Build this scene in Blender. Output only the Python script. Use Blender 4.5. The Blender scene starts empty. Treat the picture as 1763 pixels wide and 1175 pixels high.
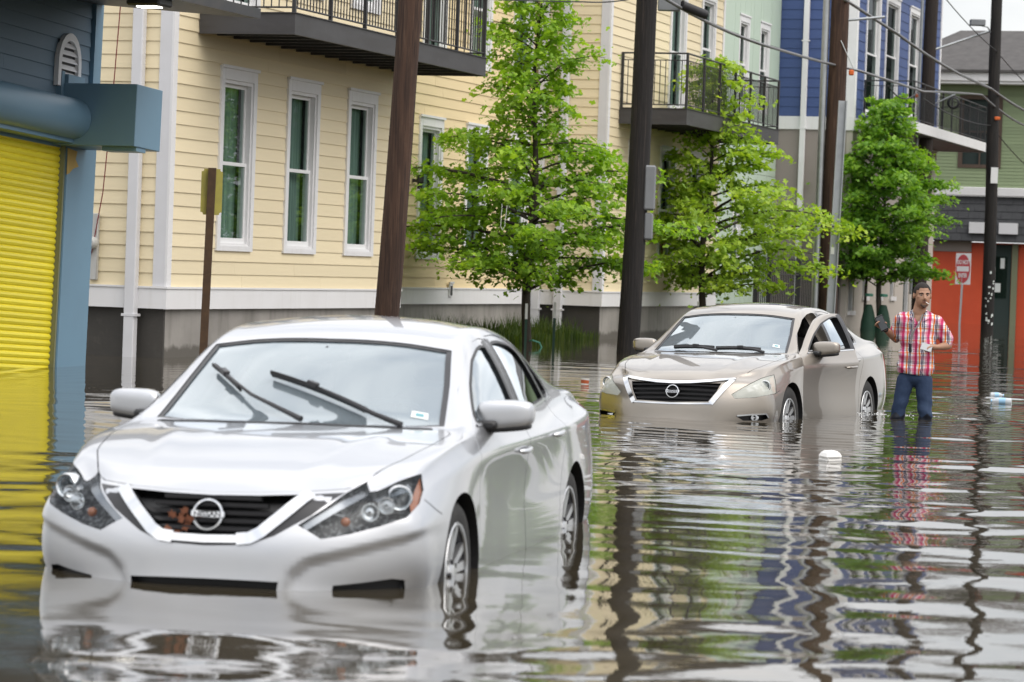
import bpy, bmesh, math, random
import numpy as np
from mathutils import Vector, Matrix
from mathutils.bvhtree import BVHTree

# ------------------------------------------------------------------ scene, camera, sky, sun, exposure
scene = bpy.context.scene
COL = scene.collection
PI = math.pi

cam_d = bpy.data.cameras.new('camera')
cam = bpy.data.objects.new('camera', cam_d)
COL.objects.link(cam)
scene.camera = cam
CAM_H, CAM_PITCH, CAM_ROLL = 1.399, -0.02465, 0.035
cam_d.sensor_width = 36.0
cam_d.lens = 36.0 * 5212.0 / 1763.0
cam_d.clip_start, cam_d.clip_end = 0.1, 3000.0
cam_d.dof.use_dof = True
cam_d.dof.focus_distance = 30.5
cam_d.dof.aperture_fstop = 5.0
_f = Vector((0, math.cos(CAM_PITCH), math.sin(CAM_PITCH)))
_u = Vector((0, -math.sin(CAM_PITCH), math.cos(CAM_PITCH)))
_r = Vector((1, 0, 0))
_R = _r * math.cos(CAM_ROLL) + _u * math.sin(CAM_ROLL)
_U = -_r * math.sin(CAM_ROLL) + _u * math.cos(CAM_ROLL)
cam.matrix_world = Matrix(((_R.x, _U.x, -_f.x, 0), (_R.y, _U.y, -_f.y, 0), (_R.z, _U.z, -_f.z, CAM_H), (0, 0, 0, 1)))

SUN_ELEV, SUN_AZ = math.radians(52), math.radians(125)      # azimuth measured clockwise from +Y
world = bpy.data.worlds.new('World')
scene.world = world
world.use_nodes = True
wn, wl = world.node_tree.nodes, world.node_tree.links
wn.clear()
w_out = wn.new('ShaderNodeOutputWorld')
w_bg = wn.new('ShaderNodeBackground')
w_bg.inputs['Strength'].default_value = 0.13
w_sky = wn.new('ShaderNodeTexSky')
w_sky.sky_type = 'NISHITA'
w_sky.sun_disc = False
w_sky.sun_elevation = SUN_ELEV
w_sky.sun_rotation = SUN_AZ
w_sky.air_density, w_sky.dust_density, w_sky.ozone_density = 1.0, 2.5, 1.0
# a broken overcast: pale cloud over the blue, the same all round the sky
w_tc = wn.new('ShaderNodeTexCoord')
w_map = wn.new('ShaderNodeMapping')
w_map.inputs['Scale'].default_value = (1.0, 1.0, 2.6)
w_noise = wn.new('ShaderNodeTexNoise')
w_noise.inputs['Scale'].default_value = 2.6
w_noise.inputs['Detail'].default_value = 6.0
w_noise.inputs['Roughness'].default_value = 0.55
w_ramp = wn.new('ShaderNodeValToRGB')
w_ramp.color_ramp.elements[0].position = 0.30
w_ramp.color_ramp.elements[0].color = (0.48, 0.48, 0.48, 1)
w_ramp.color_ramp.elements[1].position = 0.62
w_ramp.color_ramp.elements[1].color = (1, 1, 1, 1)
w_noise2 = wn.new('ShaderNodeTexNoise')
w_noise2.inputs['Scale'].default_value = 5.0
w_noise2.inputs['Detail'].default_value = 5.0
w_cloud = wn.new('ShaderNodeValToRGB')
w_cloud.color_ramp.elements[0].position = 0.25
w_cloud.color_ramp.elements[0].color = (6.6, 6.7, 6.9, 1)
w_cloud.color_ramp.elements[1].position = 0.75
w_cloud.color_ramp.elements[1].color = (10.2, 10.0, 9.8, 1)
w_mix = wn.new('ShaderNodeMix')
w_mix.data_type = 'RGBA'
wl.new(w_tc.outputs['Generated'], w_map.inputs['Vector'])
wl.new(w_map.outputs['Vector'], w_noise.inputs['Vector'])
wl.new(w_map.outputs['Vector'], w_noise2.inputs['Vector'])
wl.new(w_noise.outputs['Fac'], w_ramp.inputs['Fac'])
wl.new(w_noise2.outputs['Fac'], w_cloud.inputs['Fac'])
wl.new(w_ramp.outputs['Color'], w_mix.inputs['Factor'])
wl.new(w_sky.outputs['Color'], w_mix.inputs['A'])
wl.new(w_cloud.outputs['Color'], w_mix.inputs['B'])
# an overcast sky is about three times as bright overhead as at the horizon
w_sep = wn.new('ShaderNodeSeparateXYZ')
wl.new(w_tc.outputs['Generated'], w_sep.inputs[0])
w_mr = wn.new('ShaderNodeMapRange')
w_mr.inputs['From Min'].default_value = 0.0
w_mr.inputs['From Max'].default_value = 1.0
w_mr.inputs['To Min'].default_value = 0.90
w_mr.inputs['To Max'].default_value = 1.9
wl.new(w_sep.outputs['Z'], w_mr.inputs['Value'])
w_mul = wn.new('ShaderNodeMix')
w_mul.data_type = 'RGBA'
w_mul.blend_type = 'MULTIPLY'
w_mul.inputs['Factor'].default_value = 1.0
wl.new(w_mix.outputs['Result'], w_mul.inputs['A'])
wl.new(w_mr.outputs['Result'], w_mul.inputs['B'])
wl.new(w_mul.outputs['Result'], w_bg.inputs['Color'])
wl.new(w_bg.outputs['Background'], w_out.inputs['Surface'])

sun_d = bpy.data.lights.new('sun', 'SUN')
sun_d.energy = 1.45
sun_d.angle = math.radians(60)
sun_d.color = (1.0, 0.94, 0.86)
sun = bpy.data.objects.new('sun', sun_d)
COL.objects.link(sun)
_sd = Vector((math.sin(SUN_AZ) * math.cos(SUN_ELEV), math.cos(SUN_AZ) * math.cos(SUN_ELEV), math.sin(SUN_ELEV)))
sun.rotation_euler = _sd.to_track_quat('Z', 'Y').to_euler()

scene.view_settings.view_transform = 'Standard'
scene.view_settings.look = 'None'
scene.view_settings.gamma = 1.0
scene.view_settings.exposure = 0.14
scene.view_settings.use_curve_mapping = False
scene.cycles.max_bounces = 8
scene.cycles.glossy_bounces = 5
scene.cycles.transmission_bounces = 6
scene.cycles.transparent_max_bounces = 12
scene.cycles.caustics_reflective = False
scene.cycles.caustics_refractive = False
scene.cycles.use_denoising = True

# ------------------------------------------------------------------ helpers
def lin(h):
    """sRGB hex -> linear rgb"""
    h = h.lstrip('#')
    return tuple(((int(h[i:i + 2], 16) / 255.0 + 0.055) / 1.055) ** 2.4 if int(h[i:i + 2], 16) > 10 else int(h[i:i + 2], 16) / 255.0 / 12.92 for i in (0, 2, 4))

MATS = {}
def mat(name, col=(0.5, 0.5, 0.5), rough=0.6, metal=0.0, coat=0.0, noise=None, bump=None, spec=0.5, transmission=0.0, ior=1.45,
        alpha=1.0, coat_rough=0.03, emit=None, sheen=0.0, coord='Object', rough_var=None):
    """noise: list of (scale(vec or float), amount, colour, lo, hi[, detail]) layers mixed over the base colour; bump: (scale, strength, distance[, detail])"""
    m = bpy.data.materials.new(name)
    m.use_nodes = True
    n, l = m.node_tree.nodes, m.node_tree.links
    b = n['Principled BSDF']
    b.inputs['Base Color'].default_value = (*col, 1)
    b.inputs['Roughness'].default_value = rough
    b.inputs['Metallic'].default_value = metal
    b.inputs['Coat Weight'].default_value = coat
    b.inputs['Coat Roughness'].default_value = coat_rough
    b.inputs['Specular IOR Level'].default_value = spec
    b.inputs['Transmission Weight'].default_value = transmission
    b.inputs['IOR'].default_value = ior
    b.inputs['Alpha'].default_value = alpha
    b.inputs['Sheen Weight'].default_value = sheen
    if emit:
        b.inputs['Emission Color'].default_value = (*emit[0], 1)
        b.inputs['Emission Strength'].default_value = emit[1]
    tc = n.new('ShaderNodeTexCoord')
    def tex(scale, detail=4.0, rough_=0.55):
        mp = n.new('ShaderNodeMapping')
        if isinstance(scale, (tuple, list)):
            mp.inputs['Scale'].default_value = scale
        else:
            mp.inputs['Scale'].default_value = (scale,) * 3
        l.new(tc.outputs[coord], mp.inputs['Vector'])
        t = n.new('ShaderNodeTexNoise')
        t.inputs['Scale'].default_value = 1.0
        t.inputs['Detail'].default_value = detail
        t.inputs['Roughness'].default_value = rough_
        l.new(mp.outputs['Vector'], t.inputs['Vector'])
        return t.outputs['Fac']
    prev = None
    for layer in (noise or []):
        sc, amt, c2, lo, hi = layer[:5]
        fac = tex(sc, layer[5] if len(layer) > 5 else 4.0)
        mr = n.new('ShaderNodeMapRange')
        mr.inputs['From Min'].default_value = lo
        mr.inputs['From Max'].default_value = hi
        mr.inputs['To Min'].default_value = 0.0
        mr.inputs['To Max'].default_value = amt
        l.new(fac, mr.inputs['Value'])
        mx = n.new('ShaderNodeMix')
        mx.data_type = 'RGBA'
        l.new(mr.outputs['Result'], mx.inputs['Factor'])
        if prev is None:
            mx.inputs['A'].default_value = (*col, 1)
        else:
            l.new(prev, mx.inputs['A'])
        mx.inputs['B'].default_value = (*c2, 1)
        prev = mx.outputs['Result']
    if prev is not None:
        l.new(prev, b.inputs['Base Color'])
    if rough_var:
        mr = n.new('ShaderNodeMapRange')
        mr.inputs['To Min'].default_value = rough_var[1]
        mr.inputs['To Max'].default_value = rough_var[2]
        l.new(tex(rough_var[0]), mr.inputs['Value'])
        l.new(mr.outputs['Result'], b.inputs['Roughness'])
    if bump:
        bp = n.new('ShaderNodeBump')
        bp.inputs['Strength'].default_value = bump[1]
        bp.inputs['Distance'].default_value = bump[2]
        l.new(tex(bump[0], bump[3] if len(bump) > 3 else 4.0), bp.inputs['Height'])
        l.new(bp.outputs['Normal'], b.inputs['Normal'])
    MATS[name] = m
    return m

def new_obj(name, me, parent=None, mats=None, loc=None):
    o = bpy.data.objects.new(name, me)
    COL.objects.link(o)
    if parent is not None:
        o.parent = parent
    if mats is not None:
        for m in (mats if isinstance(mats, (list, tuple)) else [mats]):
            me.materials.append(m)
    if loc is not None:
        o.location = loc
    return o

def empty(name, loc=(0, 0, 0), rot=(0, 0, 0), parent=None):
    o = bpy.data.objects.new(name, None)
    o.empty_display_size = 0.2
    COL.objects.link(o)
    o.location = loc
    o.rotation_euler = rot
    o.parent = parent
    return o

def tag(o, label=None, cat=None, group=None, kind=None):
    if label: o['label'] = label
    if cat: o['category'] = cat
    if group: o['group'] = group
    if kind: o['kind'] = kind
    return o

class MB:
    """collects simple solids into one mesh"""
    def __init__(self):
        self.v, self.f, self.m = [], [], []
    def add(self, vs, fs, mi=0):
        o = len(self.v)
        self.v.extend([tuple(p) for p in vs])
        self.f.extend([tuple(o + i for i in f) for f in fs])
        self.m.extend([mi] * len(fs))
        return self
    def box(self, x0, x1, y0, y1, z0, z1, mi=0, M=None):
        vs = [Vector((x, y, z)) for z in (z0, z1) for y in (y0, y1) for x in (x0, x1)]
        if M is not None:
            vs = [M @ p for p in vs]
        return self.add(vs, [(0, 2, 3, 1), (4, 5, 7, 6), (0, 1, 5, 4), (2, 6, 7, 3), (0, 4, 6, 2), (1, 3, 7, 5)], mi)
    def bbox(self, x0, x1, y0, y1, z0, z1, c, mi=0, M=None):
        """box with chamfered vertical+horizontal edges (all edges), c = chamfer"""
        bm = bmesh.new()
        bmesh.ops.create_cube(bm, size=1)
        for v in bm.verts:
            v.co = Vector(((x0 + x1) / 2 + v.co.x * (x1 - x0), (y0 + y1) / 2 + v.co.y * (y1 - y0), (z0 + z1) / 2 + v.co.z * (z1 - z0)))
        bmesh.ops.bevel(bm, geom=bm.edges[:], offset=c, segments=1, affect='EDGES')
        return self.from_bm(bm, mi, M)
    def from_bm(self, bm, mi=0, M=None):
        bm.verts.index_update()
        vs = [(M @ v.co) if M is not None else v.co.copy() for v in bm.verts]
        fs = [[v.index for v in f.verts] for f in bm.faces]
        bm.free()
        return self.add(vs, fs, mi)
    def tube(self, pts, rad, n=8, mi=0, cap=True):
        pts = [Vector(p) for p in pts]
        rads = rad if isinstance(rad, (list, tuple)) else [rad] * len(pts)
        vs, fs = [], []
        prev = None
        for i, p in enumerate(pts):
            t = (pts[min(i + 1, len(pts) - 1)] - pts[max(i - 1, 0)])
            t.normalize()
            if prev is None:
                a = Vector((0, 0, 1)) if abs(t.z) < 0.9 else Vector((1, 0, 0))
                x = t.cross(a).normalized()
            else:
                x = (prev - t * prev.dot(t)).normalized()
            prev = x
            y = t.cross(x)
            for k in range(n):
                an = 2 * PI * k / n
                vs.append(p + (x * math.cos(an) + y * math.sin(an)) * rads[i])
        for i in range(len(pts) - 1):
            for k in range(n):
                fs.append((i * n + k, i * n + (k + 1) % n, (i + 1) * n + (k + 1) % n, (i + 1) * n + k))
        if cap:
            fs.append(tuple(range(n - 1, -1, -1)))
            fs.append(tuple((len(pts) - 1) * n + k for k in range(n)))
        return self.add(vs, fs, mi)
    def prism(self, poly, vec, mi=0):
        """closed polygon (list of 3d points) extruded by vec"""
        vec = Vector(vec)
        a = [Vector(p) for p in poly]
        n = len(a)
        vs = a + [p + vec for p in a]
        fs = [tuple(range(n - 1, -1, -1)), tuple(range(n, 2 * n))] + [(i, (i + 1) % n, n + (i + 1) % n, n + i) for i in range(n)]
        return self.add(vs, fs, mi)
    def lathe(self, prof, n=16, axis='Z', org=(0, 0, 0), mi=0, M=None, cap=True):
        """prof: list of (r, h)"""
        vs, fs = [], []
        for r, h in prof:
            for k in range(n):
                a = 2 * PI * k / n
                p = (r * math.cos(a), r * math.sin(a), h)
                if axis == 'Y': p = (p[0], p[2], p[1])
                if axis == 'X': p = (p[2], p[0], p[1])
                p = Vector(p) + Vector(org)
                vs.append(M @ p if M is not None else p)
        for i in range(len(prof) - 1):
            for k in range(n):
                fs.append((i * n + k, i * n + (k + 1) % n, (i + 1) * n + (k + 1) % n, (i + 1) * n + k))
        if cap:
            fs.append(tuple(range(n)))
            fs.append(tuple((len(prof) - 1) * n + k for k in reversed(range(n))))
        return self.add(vs, fs, mi)
    def mesh(self, name, smooth=None, fix=True):
        me = bpy.data.meshes.new(name)
        me.from_pydata(self.v, [], self.f)
        me.polygons.foreach_set('material_index', self.m)
        if fix:
            bm = bmesh.new()
            bm.from_mesh(me)
            bmesh.ops.recalc_face_normals(bm, faces=bm.faces[:])
            bm.to_mesh(me)
            bm.free()
        if smooth is not None:
            me.polygons.foreach_set('use_smooth', [True] * len(me.polygons))
            me.set_sharp_from_angle(angle=math.radians(smooth))
        me.update()
        return me
    def build(self, name, mats, parent=None, smooth=None, loc=None, fix=True):
        return new_obj(name, self.mesh(name, smooth, fix), parent, mats, loc)

# street frame: u runs along the house fronts away from the camera, v is the distance behind the front line
STREET_O = Vector((-4.6907, 40.7181, 0.0))
SU = Vector((0.31048, 0.95058, 0))
SV = Vector((-0.95058, 0.31048, 0))
STREET_ROT = math.atan2(SU.y, SU.x)
def SP(u, v, z=0.0):
    return STREET_O + SU * u + SV * v + Vector((0, 0, z))
# ------------------------------------------------------------------ materials shared by several things
mat('black_plastic', (.018, .018, .019), .45)
mat('door_jamb', (.3, .3, .3), .5)
mat('cabin_lining', (.16, .15, .135), .85, noise=[(30, .3, (.10, .095, .09), .35, .7)])
mat('seat_cloth', (.11, .105, .10), .9, bump=(300, .2, .002))
mat('dash_plastic', (.035, .035, .037), .6)
mat('rubber', (.022, .022, .022), .75, noise=[(14, .35, (.06, .055, .048), .45, .75)])
mat('chrome', (.66, .67, .68), .10, 1.0)
mat('satin_chrome', (.62, .63, .64), .22, 1.0)
mat('alloy', (.60, .61, .62), .28, .9, noise=[(9, .35, (.38, .36, .33), .45, .75)])
mat('alloy_dark', (.05, .05, .055), .35, .6)
mat('lamp_housing', (.30, .31, .33), .22, .7)
mat('lamp_bowl', (.030, .030, .033), .3, .0, noise=[(48, .9, (.26, .265, .275), .50, .60)])
mat('lamp_black', (.03, .03, .033), .3)
mat('amber_lens', (.30, .085, .018), .15, coat=1.0)
mat('red_lens', (.30, .012, .018), .12, coat=1.0)
mat('white_paper', (.72, .76, .74), .7)
mat('sticker_print', (.14, .32, .36), .6)

def glass_mat(name, tint, boost=1.7, rough=0.0, ior=1.5, film=0.0):
    """thin glass: what is behind shows through tinted, with the reflections of both faces"""
    m = bpy.data.materials.new(name)
    m.use_nodes = True
    n, l = m.node_tree.nodes, m.node_tree.links
    n.clear()
    out = n.new('ShaderNodeOutputMaterial')
    mix = n.new('ShaderNodeMixShader')
    tr = n.new('ShaderNodeBsdfTransparent')
    tr.inputs['Color'].default_value = (*tint, 1)
    gl = n.new('ShaderNodeBsdfGlossy')
    gl.inputs['Color'].default_value = (.90, .96, 1.0, 1)
    gl.inputs['Roughness'].default_value = rough
    fr = n.new('ShaderNodeFresnel')
    fr.inputs['IOR'].default_value = ior
    mul = n.new('ShaderNodeMath')
    mul.operation = 'MULTIPLY'
    mul.use_clamp = True
    mul.inputs[1].default_value = boost
    l.new(fr.outputs['Fac'], mul.inputs[0])
    l.new(mul.outputs[0], mix.inputs['Fac'])
    l.new(tr.outputs[0], mix.inputs[1])
    l.new(gl.outputs[0], mix.inputs[2])
    if film:                                                  # misted film; its pale blue also stands in for sky reflection
        df = n.new('ShaderNodeBsdfDiffuse')
        df.inputs['Color'].default_value = (.62, .74, .82, 1)
        m3 = n.new('ShaderNodeMixShader')
        m3.inputs['Fac'].default_value = film
        l.new(tr.outputs[0], m3.inputs[1])
        l.new(df.outputs[0], m3.inputs[2])
        l.new(m3.outputs[0], mix.inputs[1])
    l.new(mix.outputs[0], out.inputs['Surface'])
    MATS[name] = m
    return m
glass_mat('windscreen_glass', (.55, .63, .63), 2.6, film=.24)
glass_mat('side_glass', (.20, .22, .22), 2.6, film=.08)
glass_mat('lamp_glass', (.93, .95, .96), .40)
mat('hazy_lamp_glass', (.74, .76, .68), .25, coat=1.0, alpha=.52)

def paint(name, col, metal, rough, fleck):
    m = mat(name, col, rough, metal, coat=1.0, coat_rough=.025)
    n, l = m.node_tree.nodes, m.node_tree.links
    b = n['Principled BSDF']
    tc = n.new('ShaderNodeTexCoord')
    vo = n.new('ShaderNodeTexNoise')
    vo.inputs['Scale'].default_value = 900
    vo.inputs['Detail'].default_value = 1
    l.new(tc.outputs['Object'], vo.inputs['Vector'])
    mx = n.new('ShaderNodeMix')
    mx.data_type = 'RGBA'
    mx.inputs['A'].default_value = (*[c * .92 for c in col], 1)
    mx.inputs['B'].default_value = (*[min(1, c * 1.08) for c in col], 1)
    l.new(vo.outputs['Fac'], mx.inputs['Factor'])
    # a thin film of splashed road dirt that thickens low on the body
    sx = n.new('ShaderNodeSeparateXYZ')
    l.new(tc.outputs['Object'], sx.inputs[0])
    mr = n.new('ShaderNodeMapRange')
    mr.inputs['From Min'].default_value = .62
    mr.inputs['From Max'].default_value = .32
    l.new(sx.outputs['Z'], mr.inputs['Value'])
    dn = n.new('ShaderNodeTexNoise')
    dn.inputs['Scale'].default_value = 7
    dn.inputs['Detail'].default_value = 6
    l.new(tc.outputs['Object'], dn.inputs['Vector'])
    mu = n.new('ShaderNodeMath')
    mu.operation = 'MULTIPLY'
    l.new(mr.outputs['Result'], mu.inputs[0])
    l.new(dn.outputs['Fac'], mu.inputs[1])
    mu2 = n.new('ShaderNodeMath')
    mu2.operation = 'MULTIPLY'
    mu2.inputs[1].default_value = fleck
    l.new(mu.outputs[0], mu2.inputs[0])
    m2 = n.new('ShaderNodeMix')
    m2.data_type = 'RGBA'
    l.new(mu2.outputs[0], m2.inputs['Factor'])
    l.new(mx.outputs['Result'], m2.inputs['A'])
    m2.inputs['B'].default_value = (.30, .27, .23, 1)
    l.new(m2.outputs['Result'], b.inputs['Base Color'])
    return m
paint('silver_paint', (.50, .51, .53), .82, .34, .25)
paint('champagne_paint', (.320, .287, .248), .85, .34, .5)
# ------------------------------------------------------------------ ground under the water, water
mat('street_bed', (.050, .046, .040), .9, noise=[(.8, .5, (.03, .028, .024), .35, .7)], coord='Object')
mb = MB()
mb.box(-400, 400, -200, 1200, -1.2, -.36)
tag(mb.build('ground', [MATS['street_bed']]), 'flooded street bed', None, None, 'structure')

def water_material():
    m = bpy.data.materials.new('flood_water')
    m.use_nodes = True
    n, l = m.node_tree.nodes, m.node_tree.links
    b = n['Principled BSDF']
    b.inputs['Base Color'].default_value = (.058, .048, .032, 1)
    b.inputs['Roughness'].default_value = .015
    b.inputs['IOR'].default_value = 1.333
    b.inputs['Coat Weight'].default_value = .45            # added gloss layer that strengthens the water's mirrored light
    b.inputs['Coat Roughness'].default_value = .015
    b.inputs['Coat IOR'].default_value = 1.45
    tc = n.new('ShaderNodeTexCoord')
    mp = n.new('ShaderNodeMapping')
    mp.inputs['Scale'].default_value = (9, 14, 1)
    nz = n.new('ShaderNodeTexNoise')
    nz.inputs['Scale'].default_value = 1.0
    nz.inputs['Detail'].default_value = 3.0
    bp = n.new('ShaderNodeBump')
    bp.inputs['Strength'].default_value = .10
    bp.inputs['Distance'].default_value = .006
    l.new(tc.outputs['Object'], mp.inputs['Vector'])
    l.new(mp.outputs['Vector'], nz.inputs['Vector'])
    l.new(nz.outputs['Fac'], bp.inputs['Height'])
    l.new(bp.outputs['Normal'], b.inputs['Normal'])
    l.new(bp.outputs['Normal'], b.inputs['Coat Normal'])
    MATS['flood_water'] = m
    return m
water_material()

def flood_water():
    """one sheet with real ripples: fine near the cars, coarser far away; calm along the houses, livelier in the street"""
    ys = [-60, -20, 0, 6]
    y = 8.0
    while y < 150:
        ys.append(y)
        y += .028 + max(0, y - 10) * .0021
    ys += [200, 300, 600, 1100]
    xs = [-300, -120, -50, -25]
    x = -16.0
    while x < 30:
        xs.append(x)
        x += .055 + max(0, abs(x - 2) - 7) * .02
    xs += [40, 70, 140, 300]
    X, Y = np.meshgrid(np.array(xs), np.array(ys))
    Z = np.zeros_like(X)
    rng = np.random.RandomState(4)
    dy = np.gradient(Y, axis=0)
    dx = np.gradient(X, axis=1)
    def band(n, lmin, lmax, slope, spread, amp=1.0):
        nonlocal Z
        for i in range(n):
            lam = math.exp(rng.uniform(math.log(lmin), math.log(lmax)))
            th = rng.normal(math.radians(92), spread)
            k = 2 * PI / lam
            a = slope / k * math.sqrt(2.0 / n) * rng.uniform(.5, 1.5)
            keep = np.clip(lam / (3.2 * dy * abs(math.sin(th)) + 1e-6) - .4, 0, 1) * np.clip(lam / (3.2 * dx * abs(math.cos(th)) + 1e-6) - .4, 0, 1)
            Z += a * amp * keep * np.sin(k * (X * math.cos(th) + Y * math.sin(th)) + rng.uniform(0, 6.28))
    # how lively the water is
    v = (X - STREET_O.x) * SV.x + (Y - STREET_O.y) * SV.y
    live = np.clip((-v - 1.5) / 7.0, .12, 1.0)
    live *= np.clip(1.25 - np.clip((Y - 45) / 60, 0, 1) * .9, .2, 1.2)
    patch = np.zeros_like(X)
    for i in range(14):
        lam = rng.uniform(1.6, 7.0)
        th = rng.uniform(0, 6.28)
        patch += np.sin(2 * PI / lam * (X * math.cos(th) + .55 * Y * math.sin(th)) + rng.uniform(0, 6.28))
    near = np.exp(-((X + .4) ** 2 / 2.6 + (Y - 13.4) ** 2 / 8.0))     # sheltered water round the near car
    patch = np.clip(.85 + .20 * patch, .25, 1.6) * (1 - .55 * near) * (1 + .9 * np.clip((-2.0 - X) / .8, 0, 1) * np.clip((22 - Y) / 5, 0, 1))
    live = live * patch
    fine = np.clip((Y - 12.5) / 7.0, .30, 1.0)
    band(28, .5, 1.9, .0112, .45, live)
    band(34, .30, .9, .0125, .55, live * (.25 + .75 * fine))
    band(30, .12, .30, .0085, .9, live * fine)
    # rings spreading from the wading man and from the cars
    for (cx, cy, lam, amp, reach) in ((4.06, 30.5, .42, .0032, 6.0), (3.3, 33.2, .35, .0018, 4.0), (2.2, 28.7, .55, .0016, 6.0), (-.4, 12.9, .60, .0016, 4.5), (2.45, 23.0, .20, .0008, 1.6)):
        R = np.hypot(X - cx, Y - cy)
        keep = np.clip(lam / (3.0 * dy + 1e-6) - .5, 0, 1)
        Z += amp * keep * np.sin(2 * PI * R / lam) * np.exp(-R / reach) * np.clip(R / .4, 0, 1)
    Z[np.abs(X) > 30] = 0
    Z[(Y < 7.9) | (Y > 155)] = 0
    ny, nx = X.shape
    me = bpy.data.meshes.new('flood_water')
    me.vertices.add(nx * ny)
    me.vertices.foreach_set('co', np.stack([X, Y, Z], -1).astype(np.float32).ravel())
    i = (np.arange(ny - 1)[:, None] * nx + np.arange(nx - 1)[None, :]).ravel()
    quads = np.stack([i, i + 1, i + nx + 1, i + nx], -1).astype(np.int32)
    me.loops.add(quads.size)
    me.polygons.add(len(quads))
    me.loops.foreach_set('vertex_index', quads.ravel())
    me.polygons.foreach_set('loop_start', np.arange(len(quads), dtype=np.int32) * 4)
    me.polygons.foreach_set('use_smooth', np.ones(len(quads), dtype=bool))
    me.update()
    me.validate()
    o = new_obj('flood_water', me, None, [MATS['flood_water']])
    return tag(o, 'brown rippled flood water covering the street', None, None, 'structure')
flood_water()
# ------------------------------------------------------------------ buildings
def vary(m, amt=.08, streak=None):
    """each board of a shared material gets its own slight tone; optional grime streaks"""
    n, l = m.node_tree.nodes, m.node_tree.links
    b = n['Principled BSDF']
    src = b.inputs['Base Color'].links[0].from_socket if b.inputs['Base Color'].links else None
    oi = n.new('ShaderNodeObjectInfo')
    mr = n.new('ShaderNodeMapRange')
    mr.inputs['To Min'].default_value = 1 - amt
    mr.inputs['To Max'].default_value = 1 + amt * .4
    l.new(oi.outputs['Random'], mr.inputs['Value'])
    mx = n.new('ShaderNodeMix')
    mx.data_type = 'RGBA'
    mx.blend_type = 'MULTIPLY'
    mx.inputs['Factor'].default_value = 1
    if src: l.new(src, mx.inputs['A'])
    else: mx.inputs['A'].default_value = b.inputs['Base Color'].default_value
    l.new(mr.outputs['Result'], mx.inputs['B'])
    l.new(mx.outputs['Result'], b.inputs['Base Color'])
    return m

def tide(m, z0, z1, dark):
    """a soaked band with a ragged upper edge just above the flood"""
    n, l = m.node_tree.nodes, m.node_tree.links
    b = n['Principled BSDF']
    src = b.inputs['Base Color'].links[0].from_socket
    g = n.new('ShaderNodeNewGeometry')
    sp = n.new('ShaderNodeSeparateXYZ')
    l.new(g.outputs['Position'], sp.inputs[0])
    nz = n.new('ShaderNodeTexNoise'); nz.inputs['Scale'].default_value = 5
    l.new(g.outputs['Position'], nz.inputs['Vector'])
    ad = n.new('ShaderNodeMath'); ad.operation = 'MULTIPLY_ADD'; ad.inputs[1].default_value = -.18
    l.new(nz.outputs['Fac'], ad.inputs[0]); l.new(sp.outputs['Z'], ad.inputs[2])
    mr = n.new('ShaderNodeMapRange')
    mr.inputs['From Min'].default_value = z1 - .09; mr.inputs['From Max'].default_value = z0 - .09
    l.new(ad.outputs[0], mr.inputs['Value'])
    mx = n.new('ShaderNodeMix'); mx.data_type = 'RGBA'
    l.new(mr.outputs['Result'], mx.inputs['Factor'])
    l.new(src, mx.inputs['A']); mx.inputs['B'].default_value = (*dark, 1)
    l.new(mx.outputs['Result'], b.inputs['Base Color'])
    return m

def board_mat(name, col, dirt, amt=.05):
    return vary(mat(name, col, .62, noise=[((.9, 3, 9), .22, tuple(c * .86 for c in col), .35, .75), ((4, 4, 30), .12, dirt, .5, .8)], bump=((3, 3, 60), .06, .004), coord='Object'), amt)
board_mat('cream_siding', (.82, .705, .475), (.50, .43, .32), .07)
board_mat('amber_siding', (.80, .645, .385), (.52, .43, .28), .07)
board_mat('blue_siding', (.052, .088, .225), (.09, .12, .22))
board_mat('slate_siding', (.135, .205, .270), (.10, .14, .18))  # same slate paint made darker: awning shade put into the colour
board_mat('green_siding', (.26, .325, .185), (.20, .24, .14), .10)
mat('white_trim', (.76, .755, .76), .55, noise=[(1.6, .25, (.60, .59, .57), .4, .75), ((9, 9, 1.2), .25, (.52, .50, .46), .55, .8)], coord='Object')
mat('grey_trim', (.66, .66, .68), .5, noise=[(2.0, .25, (.52, .51, .50), .4, .75)], coord='Object')
mat('concrete', (.33, .31, .285), .85, noise=[(1.1, .5, (.15, .14, .125), .35, .7), ((6, 6, .6), .45, (.12, .115, .10), .48, .75), (14, .2, (.31, .30, .28), .5, .8)], bump=(16, .25, .01), coord='Object')
tide(MATS['concrete'], .10, .17, (.12, .11, .095))
mat('dark_concrete', (.060, .055, .048), .7, noise=[(1.4, .5, (.035, .033, .03), .35, .7), (9, .3, (.11, .10, .085), .55, .8)], bump=(14, .25, .01), coord='Object')  # much darker concrete tone for side and set-back foundations
mat('sash_white', (.80, .80, .80), .4)
mat('curtain', (.30, .38, .35), .95, noise=[((30, 30, .5), .55, (.08, .13, .12), .4, .65)], coord='Object')
mat('dark_room', (.030, .045, .042), .9)
glass_mat('house_glass', (.66, .75, .71), .18)
mat('dark_steel', (.030, .030, .032), .5, noise=[(3, .5, (.065, .055, .045), .45, .75)], coord='Object')
mat('steel_fascia', (.060, .058, .060), .55, noise=[((1.2, 1.2, 6), .5, (.035, .03, .028), .42, .7), (9, .25, (.10, .095, .09), .55, .8)], coord='Object')
mat('mint_panel', (.50, .60, .50), .55, noise=[(.9, .25, (.42, .52, .43), .4, .75)], coord='Object')
mat('taupe_stucco', (.300, .262, .240), .85, noise=[(1.2, .35, (.24, .21, .19), .35, .7)], bump=(40, .2, .004), coord='Object')
mat('pale_brick', (.50, .45, .40), .85, coord='Object')
mat('slate_paint', (.155, .275, .375), .42, noise=[(1.3, .25, (.12, .19, .25), .4, .75), (30, .08, (.30, .36, .40), .6, .85)], coord='Object')
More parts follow.
